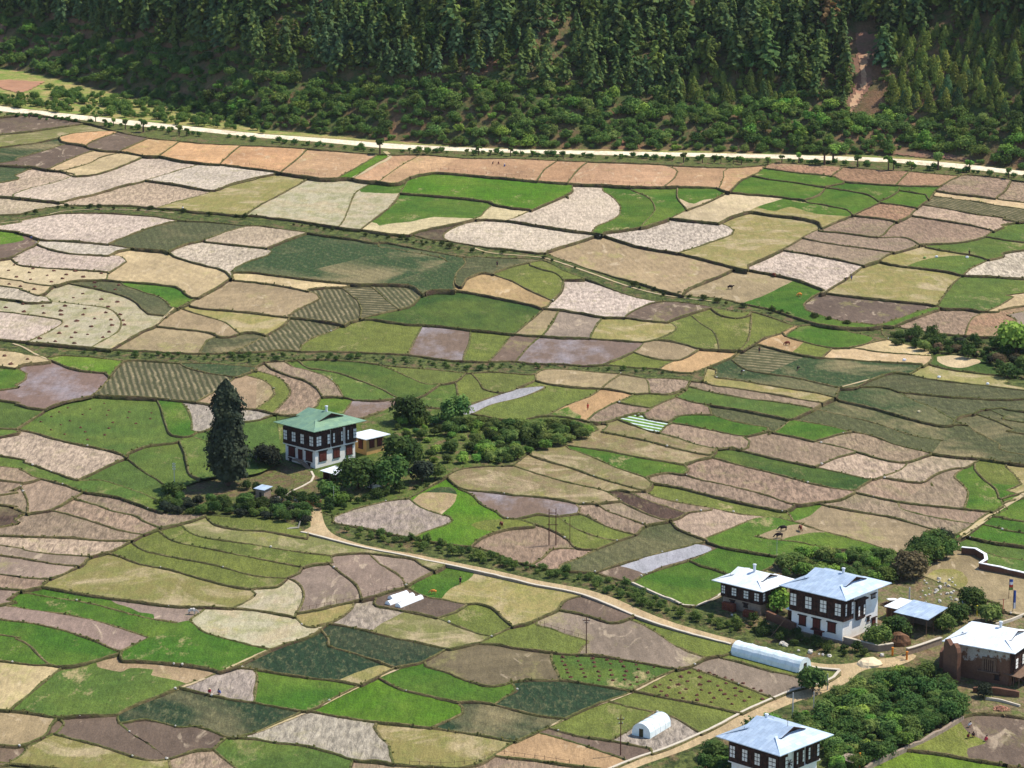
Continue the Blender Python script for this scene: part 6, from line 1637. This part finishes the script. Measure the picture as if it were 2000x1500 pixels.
# ---------------------------------------------------------------- people
def skin_mesh(name, pts, edges, radii, mats, sub=1):
    me = bpy.data.meshes.new(name); me.from_pydata(pts, edges, []); o = bpy.data.objects.new(name, me); C.objects.link(o)
    o.modifiers.new('s', 'SKIN'); md = o.modifiers.new('u', 'SUBSURF'); md.levels = sub
    sv = me.skin_vertices[0].data
    for i, r in enumerate(radii): sv[i].radius = (r, r) if not isinstance(r, tuple) else r
    sv[0].use_root = True; dg = bpy.context.evaluated_depsgraph_get(); out = bpy.data.meshes.new_from_object(o.evaluated_get(dg))
    bpy.data.objects.remove(o); out.name = name; out.materials.clear()
    for mt in mats: out.materials.append(mt)
    out.polygons.foreach_set('use_smooth', [True]*len(out.polygons)); return out
def person_mesh(pose):
    if pose == 'stand':
        P = [(0, 0, .92), (0, 0, 1.15), (0, 0, 1.38), (0, 0, 1.5), (0, -.02, 1.62), (-.19, 0, 1.36), (-.25, -.06, 1.1), (-.22, -.2, .9), (.19, 0, 1.36), (.25, -.06, 1.1), (.22, -.2, .92), (-.1, 0, .85), (-.11, -.03, .47), (-.11, .02, .08), (-.11, -.12, .04), (.1, 0, .85), (.11, .03, .47), (.11, .08, .08), (.11, -.06, .04)]
    elif pose == 'bend':
        P = [(0, .1, .88), (0, -.1, 1.02), (0, -.38, 1.08), (0, -.5, 1.04), (0, -.62, .98), (-.19, -.36, 1.04), (-.22, -.42, .76), (-.18, -.46, .5), (.19, -.36, 1.04), (.22, -.42, .76), (.18, -.5, .52), (-.1, .1, .82), (-.12, .0, .46), (-.12, .1, .08), (-.12, -.06, .04), (.1, .1, .82), (.12, .06, .46), (.12, .14, .08), (.12, 0, .04)]
    else:
        P = [(0, .12, .3), (0, .02, .52), (0, -.12, .76), (0, -.18, .86), (0, -.25, .96), (-.19, -.1, .74), (-.25, -.25, .5), (-.15, -.42, .34), (.19, -.1, .74), (.25, -.25, .5), (.15, -.42, .3), (-.12, .08, .28), (-.17, -.28, .46), (-.15, -.1, .08), (-.15, -.24, .04), (.12, .08, .28), (.17, -.28, .46), (.15, -.1, .08), (.15, -.24, .04)]
    E = [(0, 1), (1, 2), (2, 3), (3, 4), (2, 5), (5, 6), (6, 7), (2, 8), (8, 9), (9, 10), (0, 11), (11, 12), (12, 13), (13, 14), (0, 15), (15, 16), (16, 17), (17, 18)]
    Rr = [.14, .14, .15, .06, .11, .07, .05, .045, .07, .05, .045, .09, .07, .05, .045, .09, .07, .05, .045]
    return P, E, Rr
PB = {}
def person(px, py, pose, cloth, label, head=None, rz=0):
    if pose not in PB:
        P, E, Rr = person_mesh(pose); body = skin_mesh('body', P, E, Rr, [M_SKIN])
        # garment: the same trunk, arms and thighs a little fuller
        keep = [0, 1, 2, 5, 6, 8, 9, 11, 12, 15, 16]; ix = {k: i for i, k in enumerate(keep)}
        cl = skin_mesh('clothing', [P[k] for k in keep], [(ix[a], ix[b]) for a, b in E if a in ix and b in ix], [Rr[k]*1.22+.015 for k in keep], []); PB[pose] = (body, cl, P[4])
    body, cl, hd = PB[pose]; root = empty('person', ground(px, py), rz, 1.08); tag(root, label, 'person'); obj_of('body', body, root)
    c2 = cl.copy(); c2.materials.append(cloth); obj_of('clothing', c2, root)
    m = MB(); m.blob((hd[0], hd[1]+.02, hd[2]+.05), (.125, .13, .12), 1, .05, 8, 6)
    if head in (M_STRAW, M_WHC): m.tube((hd[0], hd[1], hd[2]+.05), (hd[0], hd[1], hd[2]+.12), .26, .12, 10)
    m.build('hat' if head else 'hair', head or M_HAIR, root, smooth=True)
person(962, 321, 'crouch', M_DKC, 'leftmost of three people crouching in dark clothes on the orange field', None, 1.5)
person(974, 321, 'crouch', M_MARC, 'middle one of three people crouching on the orange field, in maroon', None, -.5)
person(985, 326, 'crouch', M_BLU, 'right of three people crouching on the orange field, with white hat', M_WHC, 2.6)
person(57, 232, 'stand', M_DKC, 'person in dark clothes at the upper left field below the road', None, .5)
person(357, 412, 'stand', M_WHC, 'person in white on the bank path at upper left', None, 1)
person(61, 469, 'bend', M_BLU, 'person in blue bending over the small plot at the left edge', None, .8)
person(971, 521, 'stand', M_DKC, 'dark dressed person standing in the small potato plot at mid picture', None, .3)
person(1148, 801, 'stand', M_REDC, 'person in red standing on the orange-tan field above the hedge', None, .4)
person(899, 1142, 'stand', M_DKC, 'person in black on the yellowing field below the track', None, .4)
person(409, 1355, 'crouch', M_PINKC, 'crouching worker in pink with pale hat on the beige field at lower left', M_STRAW, .2)
person(429, 1356, 'crouch', M_BLU, 'crouching worker in blue on the beige field at lower left', None, -.6)
person(1652, 549, 'bend', M_DKC, 'left worker of a pair bending on the field edge at right', None, 1.2); person(1663, 548, 'stand', M_BLU, 'right worker of a pair on the field edge, in blue', None, 2)
person(1893, 499, 'stand', M_DKC, 'dark figure standing on the bank by the white bundle at upper right', None, 0)
person(1448, 731, 'bend', M_DKC, 'worker with white hat bending in the dark green potato strip', M_WHC, 1); person(1483, 690, 'stand', M_DKC, 'dark figure on the curved striped terrace', None, 0); person(1558, 724, 'bend', M_DKC, 'dark figure bending in the potato terrace right of the striped one', None, .7)
person(1893, 1420, 'crouch', M_WHC, 'crouching worker in white at the top of the mauve field, lower right', None, .7); person(1890, 1442, 'crouch', M_MARC, 'crouching worker in maroon, left of two in the lower right field', None, 1.3); person(1900, 1440, 'crouch', M_DKC, 'crouching worker in dark clothes, right of the maroon one', None, .3); person(1925, 1448, 'crouch', M_PINKC, 'crouching worker in bright red-pink at the edge of the mauve field', None, 2)
# ---------------------------------------------------------------- cattle
def cow_mesh(head_down=True):
    hz = .55 if head_down else 1.25; hy = -1.35 if head_down else -1.15
    P = [(0, 0, .98), (0, -.5, 1.0), (0, .5, 1.02), (0, -.78, 1.02), (0, -1.05, .9 if head_down else 1.25), (0, hy, hz), (0, hy-.22, hz-.16), (0, .78, 1.0), (0, .86, .6),
         (-.2, -.55, .72), (-.2, -.52, .4), (-.2, -.56, .06), (.2, -.55, .72), (.2, -.6, .4), (.2, -.62, .06), (-.2, .55, .74), (-.2, .68, .42), (-.2, .58, .06), (.2, .55, .74), (.2, .62, .42), (.2, .5, .06)]
    E = [(0, 1), (1, 3), (3, 4), (4, 5), (5, 6), (0, 2), (2, 7), (7, 8), (1, 9), (9, 10), (10, 11), (1, 12), (12, 13), (13, 14), (2, 15), (15, 16), (16, 17), (2, 18), (18, 19), (19, 20)]
    Rr = [(.33, .36), (.30, .36), (.29, .33), (.2, .25), .15, .14, .09, .08, .03, .13, .065, .055, .13, .065, .055, .16, .07, .055, .16, .07, .055]
    return skin_mesh('cow', P, E, Rr, []), (0, hy, hz)
CWM = {}
def cow(px, py, rz, coat, label, down=True, s=1.0, cat='cow'):
    if down not in CWM: CWM[down] = cow_mesh(down)
    me, h = CWM[down]; me = me.copy(); me.materials.append(coat); root = empty('cow', ground(px, py), rz, s); tag(root, label, cat); obj_of('body', me, root)
    m = MB()
    for x in (-1, 1): m.tube((x*.1, h[1]+.05, h[2]+.12), (x*.26, h[1]-.05, h[2]+.34), .035, .01, 5)
    m.build('horns', M_CAP, root); m = MB()
    for x in (-1, 1): m.poly([(x*.12, h[1]+.08, h[2]+.08), (x*.32, h[1]+.1, h[2]+.1), (x*.28, h[1]+.1, h[2]-.02)])
    m.build('ears', coat, root)
K_BLK = simple('black_hide', (40, 30, 32)); K_BRN = simple('brown_hide', (110, 58, 42)); K_ORG = simple('ginger_hide', (206, 130, 60)); K_PIED = simple('pied_hide', (222, 214, 204), scale=1.6, c2=(40, 34, 34))
cow(1530, 1037, R(-75), K_BLK, 'black cow grazing on the tan patch, farthest left of three cattle'); cow(1522, 1051, R(-70), K_BLK, 'black and white cow grazing at the near edge of the tan patch'); cow(1563, 1037, R(10), K_BRN, 'dark brown cow facing away, right of the two black ones')
cow(1426, 565, R(70), K_BLK, 'dark cow alone on the large tan field in the upper right', False); cow(1511, 541, R(20), K_BRN, 'reddish cow by the bank of the ploughed field, upper right'); cow(1562, 579, R(-60), K_ORG, 'ginger calf on the green meadow, upper right', True, .9); cow(1538, 675, R(-60), K_BRN, 'red-brown cow on the pale patch below the green lens field')
cow(979, 1030, R(15), K_BRN, 'brown cow on the yellow patch of the bright green field', False); cow(847, 1160, R(-80), K_ORG, 'small ginger calf lying by the bright green patch below the track', True, .75); cow(375, 1200, R(80), K_PIED, 'black and white cow standing on the tan terrace at lower left', True)
# ---------------------------------------------------------------- trees and shrubs of the valley floor
def tree_thing(name, label, cat, px, py, crown, leaf, scale=1, trunk=None, group=None, p=None):
    root = empty(name, p or slope_at(px, py), random.uniform(0, 6.28), scale); tag(root, label, cat, group)
    v, f, mi = crown; k = mi == 0
    obj_of('crown', mesh_np('crown', v, f[k], leaf), root); obj_of('trunk', mesh_np('trunk', v, f[~k], M_BARK), root)
    return root
def cypress_arr(h, r):
    n = 15000; zf = rng.uniform(0, 1, n)**1.12*.97+.03; a = rng.uniform(0, 2*np.pi, n)
    pr = np.interp(zf, [0, .05, .15, .32, .48, .58, .7, .82, .92, 1.], [.25, .72, .92, 1.0, .80, .68, .78, .66, .40, .05])
    mod = np.array([noise.noise(Vector((math.cos(t)*1.5, math.sin(t)*1.5, z*9)))*.34+noise.noise(Vector((math.cos(t)*4, math.sin(t)*4, z*26)))*.26 for t, z in zip(a, zf)])
    rr = r*pr*(.84+mod)*rng.uniform(0, 1, n)**.3*rng.choice([1, 1, 1, 1.1, 1.25], n)
    Cn = np.stack([np.cos(a)*rr, np.sin(a)*rr, h*(.05+.95*zf)+rng.uniform(-.3, .3, n)], 1); Nn = np.stack([np.cos(a), np.sin(a), np.full(n, .45)], 1)+rng.normal(size=(n, 3))*.35
    v, f = quads_at(Cn, Nn, np.full(n, .36), .9); tv, tf = trunk_arr(h*.9, .6, .1, 8)
    return merge([(v, f, 0), (tv, tf, 1)])
tree_thing('cypress', 'very tall dark cypress standing left of the green-roofed farmhouse', 'tree', 446, 948, cypress_arr(25.0, 5.2), L_DARK)
def big_bush(r, h, n=1100, leaf=.34, lobes=12): return bush_arr(r, h, lobes+6, int(n*1.7), leaf*.72)
GN = [big_bush(2.6, 3.2), big_bush(3.0, 3.8, 1300), big_bush(2.2, 2.8, 900), big_bush(2.8, 4.4, 1200), big_bush(2.4, 2.4, 800)]
for (px, py, s, ty, leaf, lab) in (
    (527, 913, 1.3, 3, L_DARK, 'dark leafy tree at the left corner of the green-roofed farmhouse'), (500, 905, 1.1, 0, L_WILLOW, 'olive shrubby tree between the cypress and the farmhouse'),
    (700, 955, 1.75, 1, L_BUSH, 'spreading tree in front of the ochre annex'), (755, 955, 1.8, 3, L_BUSH, 'tall tree beside the little white hut'), (793, 915, 1.9, 3, L_BUSH, 'dark tree right of the ochre annex'),
    (640, 968, 1.25, 4, L_BUSH, 'wide bush in front of the small open shed'), (825, 940, 1.2, 3, L_DARK, 'dark brown-green bush at the right of the garden'), (850, 935, 1.1, 0, L_BUSH, 'green bush just right of the dark garden bush'),
    (660, 985, 1.1, 4, L_BRIGHT, 'bright bush beside the reddish gate'), (800, 825, 1.6, 1, L_BUSH, 'tree beside the wet grey plot above the garden'), (885, 825, 1.6, 3, L_WILLOW, 'grey-green tree at the foot of the silver seed strip'),
    (1518, 1196, 1.15, 3, L_BRIGHT, 'bright green tree between the two tin-roofed houses'), (1712, 1262, 1.0, 1, L_BUSH, 'dark shrub at the right wall of the largest house'), (1750, 1243, 1.0, 1, L_BUSH, 'round shrub between largest house and open tin shed'),
    (1985, 690, 2.1, 3, L_BRIGHT, 'big fresh green tree at the right edge of the photo'), (1588, 1350, 1.15, 3, L_BUSH, 'tall shrub at the thicket edge beside the fork'), (1780, 1128, 1.35, 1, L_BROWN, 'leafless brown bush behind the largest house'),
    (1900, 1190, 1.1, 1, L_BUSH, 'dark tree behind the open tin shed'), (1935, 1215, 1.1, 0, L_WILLOW, 'olive shrub left of the prayer flags'), (1870, 1215, .9, 1, L_BUSH, 'shrub beside the yellow post'), (1842, 1232, .8, 1, L_BUSH, 'green shrub right of the open tin shed'),
    (340, 968, 1.2, 4, L_BUSH, 'round dark bush left of the cypress'), (1921, 1362, .6, 3, L_DARK, 'narrow dark shrub before the mud house wall'), (1945, 1205, .8, 4, L_BROWN, 'dry brown shrub near the prayer flags')):
    tree_thing('tree' if 'tree' in lab else 'shrub', lab, 'tree' if 'tree' in lab else 'shrub', px, py, GN[ty], leaf, s)
# pollards and shrubs along the upper road
POL = [bush_arr(1.5, 1.9, 6, 260, .34, False) for _ in range(3)]
def pollard(px, py, s, label, group=None):
    root = empty('pollard_tree', ground(px, py), random.uniform(0, 6), s); tag(root, label, 'tree', group); v, f, mi = random.choice(POL)
    o = obj_of('crown', mesh_np('crown', v, f, random.choice((L_BRIGHT, L_BUSH, L_WILLOW))), root); o.location = (0, 0, 2.0)
    tv, tf = trunk_arr(3.2, .3, .15); obj_of('trunk', mesh_np('trunk', tv, tf, M_BARK), root)
pollard(742, 300, 1.45, 'lone pollard tree where the field path meets the upper road'); pollard(1832, 332, 1.6, 'round pollard in front of the white upper road, far right'); pollard(1893, 336, 1.2, 'slim small pollard right of the round one by the upper road'); pollard(280, 258, 1.4, 'pollard tree at the left end of the upper road')
pollard(1610, 322, 1.7, 'left of two close pollards at the right part of the upper road'); pollard(1627, 318, 1.7, 'right of two close pollards at the right part of the upper road')
for x, y, s in ((935, 303, 1.1), (912, 303, .8), (958, 304, .7), (997, 305, 1.1), (1040, 306, .8), (1070, 308, .7), (1100, 310, .9), (1335, 317, 1.2), (1372, 318, 1), (1395, 318, .9), (1408, 319, .9), (1432, 320, .8), (1448, 321, 1), (1527, 318, 1.0), (1560, 318, 1.2), (1675, 326, 1.4), (1735, 332, 1.6), (1745, 333, 1.2), (1780, 333, 1.0), (187, 237, 1), (205, 250, 1.1), (245, 252, 1.2), (222, 246, 1), (350, 265, 1.3), (365, 266, 1), (330, 262, .9), (1970, 348, 1.2), (1500, 322, .9), (800, 300, .7), (820, 301, .6)):
    pollard(x, y, s*.8, 'small roadside pollard along the fields below the upper road', 'small pollards along the upper road')
VS = []
for px in range(-60, 2060, 9):
    y = float(np.interp(px, [0, 500, 750, 1000, 1500, 1800, 2000], [223, 275, 295, 303, 315, 328, 348])); 
    if 745 < px < 780 or random.random() < .25: continue
    VS.append((BUSHES[random.choice((2, 4))], tuple(ground(px+random.uniform(-6, 6), y+random.uniform(-2, 3))), random.uniform(0, 6.28), random.uniform(.3, .72)))
stuff_mesh('roadside_growth', VS, L_BUSH)
def in_poly(x, y, P):
    c = False
    for (x0, y0), (x1, y1) in zip(P, P[1:]+P[:1]):
        if (y0 > y) != (y1 > y) and x < (x1-x0)*(y-y0)/(y1-y0)+x0: c = not c
    return c
def thicket(poly, gap, scl, kinds, label, group, cat='shrub', name='shrub', maxn=120, avoid=(), stuff=False):
    x0, x1 = min(p[0] for p in poly), max(p[0] for p in poly); y0, y1 = min(p[1] for p in poly), max(p[1] for p in poly); got = []
    for _ in range(5000):
        x, y = random.uniform(x0, x1), random.uniform(y0, y1)
        if not in_poly(x, y, poly) or any(a < x < b and c < y < d for a, b, c, d in avoid): continue
        p = slope_at(x, y)
        if all((p-q).length > gap for q in got): got.append(p)
        if len(got) >= maxn: break
    if stuff:
        stuff_mesh(name, [(BUSHES[random.randrange(5)], tuple(p), random.uniform(0, 6.28), random.uniform(*scl)) for p in got], L_BUSH); return
    for p in got:
        ty = random.randrange(5); k = random.choice(kinds); key = ('t', ty, k)
        if key not in BM_: BM_[key] = mesh_np('shrub', *GN[ty][:2], [{'n': L_BUSH, 'b': L_BRIGHT, 'w': L_WILLOW, 'd': L_BROWN, 'k': L_DARK}[k], M_BARK], GN[ty][2])
        o = obj_of(name, BM_[key], loc=p); s = random.uniform(*scl); o.scale = (s, s, s*random.uniform(.8, 1.1)); o.rotation_euler = (0, 0, random.uniform(0, 6.28)); tag(o, label, cat, group)
    return len(got)
thicket([(1330, 1530), (1350, 1496), (1410, 1466), (1510, 1424), (1610, 1382), (1662, 1356), (1700, 1336), (1760, 1316), (1800, 1312), (1850, 1335), (1885, 1370), (1880, 1402), (1830, 1425), (1760, 1462), (1690, 1500), (1640, 1520)], 1.95, (.42, .85), 'nnwbw', 'leafy green shrub in the dense thicket between track fork and bottom house', 'shrubs of the lower right thicket', maxn=115, avoid=((1420, 1620, 1462, 1600),))
thicket([(1330, 1530), (1350, 1496), (1410, 1466), (1510, 1424), (1610, 1382), (1662, 1356), (1700, 1336), (1760, 1316), (1800, 1312), (1850, 1335), (1885, 1370), (1880, 1402), (1830, 1425), (1760, 1462), (1690, 1500), (1640, 1520)], 1.95, (.42, .85), 'nnwbw', 'leafy green shrub in the dense thicket between track fork and bottom house', 'x', stuff=True, name='thicket_growth', maxn=70, avoid=((1420, 1620, 1462, 1600),))
thicket([(940, 832), (1040, 834), (1120, 838), (1158, 846), (1130, 860), (1080, 872), (1030, 885), (1000, 905), (960, 905), (930, 890), (960, 860)], 2.7, (.5, .9), 'nwwb', 'leafy tree in the green copse right of the farmhouse garden', 'trees of the copse', 'tree', 'copse_tree', 60)
thicket([(780, 815), (880, 820), (960, 850), (940, 900), (880, 910), (830, 900), (800, 870), (770, 840)], 3.4, (.35, .75), 'nwb', 'shrub in the overgrown garden right of the green-roofed farmhouse', 'garden shrubs', maxn=50)
thicket([(1505, 1105), (1580, 1090), (1680, 1085), (1760, 1100), (1770, 1128), (1700, 1140), (1600, 1135), (1530, 1125)], 2.5, (.5, .9), 'nnwbw', 'shrub in the thicket directly behind the tin-roofed houses', 'shrubs behind the tin-roofed houses', maxn=90)
thicket([(1760, 1098), (1800, 1075), (1850, 1062), (1862, 1080), (1820, 1100), (1790, 1120)], 2.4, (.7, 1.1), 'nnk', 'dark bush in the row at the lower corner of the large tan field', 'bushes at the tan field corner', maxn=30)
thicket([(1735, 655), (1780, 655), (1850, 665), (1930, 670), (2010, 665), (2010, 745), (1965, 740), (1935, 715), (1900, 700), (1830, 692), (1790, 682), (1740, 672)], 3.4, (.45, .85), 'nwdk', 'dusky bush in the brown-green hedge belt at the right', 'bushes of the right hedge belt', maxn=28)
thicket([(1735, 655), (1780, 655), (1850, 665), (1930, 670), (2010, 665), (2010, 745), (1965, 740), (1935, 715), (1900, 700), (1830, 692), (1790, 682), (1740, 672)], 3.4, (.45, .85), 'nwdk', 'dusky bush in the brown-green hedge belt at the right', 'x', stuff=True, name='hedge_growth', maxn=45)
thicket([(330, 1004), (300, 985), (340, 975), (420, 985), (500, 985), (560, 990), (598, 1000), (598, 1025), (520, 1012), (420, 1004)], 2.6, (.45, .8), 'nnk', 'low dark shrub on the bank below the cypress yard', 'shrubs on the bank below the cypress', maxn=60)
thicket([(655, 1042), (700, 1052), (850, 1080), (1000, 1112), (1150, 1145), (1250, 1182), (1400, 1232), (1440, 1242), (1440, 1222), (1330, 1195), (1240, 1150), (1160, 1125), (1050, 1110), (960, 1085), (850, 1062), (700, 1035)], 1.8, (.18, .45), 'nnbw', 'low weedy shrub in the green verge along the upper side of the yellow track', 'shrubs along the yellow track', stuff=True, name='verge_growth', maxn=330)
thicket([(40, 425), (120, 408), (300, 412), (480, 428), (600, 446), (720, 464), (900, 492), (1040, 502), (1100, 520), (1300, 580), (1470, 604), (1690, 645), (1690, 638), (1400, 590), (1200, 550), (1060, 502), (900, 482), (700, 455), (500, 428), (300, 410), (120, 403), (40, 420)], 2.2, (.2, .45), 'nnwd', 'small shrub on the long terrace bank crossing the upper fields', 'shrubs on the long terrace bank', stuff=True, name='verge_growth', maxn=330)
thicket([(160, 690), (300, 692), (480, 694), (700, 694), (900, 715), (1060, 714), (1300, 726), (1300, 734), (1100, 718), (900, 724), (700, 702), (480, 708), (240, 698)], 2.4, (.12, .34), 'nwdk', 'small dusky shrub on the second long terrace bank', 'shrubs on the second terrace bank', stuff=True, name='verge_growth', maxn=220)
thicket([(1440, 1230), (1560, 1262), (1640, 1280), (1700, 1285), (1700, 1275), (1640, 1268), (1550, 1240), (1470, 1215)], 2.2, (.25, .45), 'nnb', 'weedy low shrub on the grass between track and largest house', 'weeds before the largest house', stuff=True, name='verge_growth', maxn=60)
thicket([(870, 838), (920, 832), (930, 838), (880, 850)], 2.4, (.6, .9), 'nw', 'shrub beside the silver seed strip', 'shrubs beside the silver strip', maxn=6)
thicket([(480, 955), (640, 985), (760, 965), (860, 945), (800, 960), (700, 985), (650, 1003), (560, 982)], 2.6, (.35, .6), 'nwd', 'low garden-edge shrub below the green-roofed farmhouse', 'shrubs along the garden edge', stuff=True, name='garden_edge_growth', maxn=40)

# ---------------------------------------------------------------- trodden paths
M_PATH = simple('trodden_earth', (186, 166, 132), var=.25, scale=.3, c2=(166, 150, 104))
def path(pts, w_=.7, lift=.12):
    P = spline(pts, 5); W_ = [ground(*p)+Vector((0, 0, lift)) for p in P]; V = []; F = []
    for i, p in enumerate(W_):
        d = W_[min(i+1, len(W_)-1)]-W_[max(i-1, 0)]; d.z = 0; n = Vector((-d.y, d.x, 0)).normalized()*w_*random.uniform(.35, .6); V += [tuple(p-n), tuple(p+n)]
    for i in range(len(W_)-1):
        if abs(W_[i].z-W_[i+1].z) < 1.2: F.append((2*i, 2*i+2, 2*i+3, 2*i+1))
    me = mesh_np('footpath', np.array(V), np.array(F), M_PATH); tag(obj_of('footpath', me), kind='structure')
for q, w_ in (([(752, 296), (762, 305), (755, 313), (735, 322), (712, 336), (690, 347)], 1.8), ([(925, 484), (960, 494), (1040, 501), (1075, 507), (1150, 532), (1230, 560), (1300, 577), (1390, 588)], .9), ([(0, 436), (60, 428), (130, 412), (240, 409), (340, 416)], .8), ([(25, 671), (45, 678), (70, 692), (98, 704)], .8),
              ([(2060, 940), (1990, 972), (1937, 1005), (1905, 1028), (1878, 1048), (1866, 1066)], 1.6), ([(340, 601), (300, 637), (245, 664), (216, 681)], .7), ([(388, 581), (440, 553), (452, 540)], .7), ([(1640, 757), (1700, 741), (1745, 727)], .8), ([(400, 1326), (340, 1349), (282, 1371), (236, 1390)], .9), ([(800, 1297), (700, 1343), (606, 1389), (500, 1432)], .6), ([(1316, 1310), (1228, 1356), (1140, 1388), (1060, 1426), (1010, 1450)], .6), ([(520, 1271), (440, 1308)], .6)):
    path(q, w_)

# ---------------------------------------------------------------- thin valley haze: one closed box round the camera and the whole scene
hz = bpy.data.materials.new('haze'); hz.use_nodes = True; ht = hz.node_tree; ht.nodes.clear()
ho = ht.nodes.new('ShaderNodeOutputMaterial'); hv = ht.nodes.new('ShaderNodeVolumePrincipled'); hv.inputs['Color'].default_value = (.80, .88, 1, 1); hv.inputs['Density'].default_value = 0.000016; hv.inputs['Anisotropy'].default_value = .2
ht.links.new(hv.outputs[0], ho.inputs['Volume'])
m = MB(); m.box(-4100, 4100, -900, 6600, -80, 330); tag(m.build('haze', hz), kind='stuff')
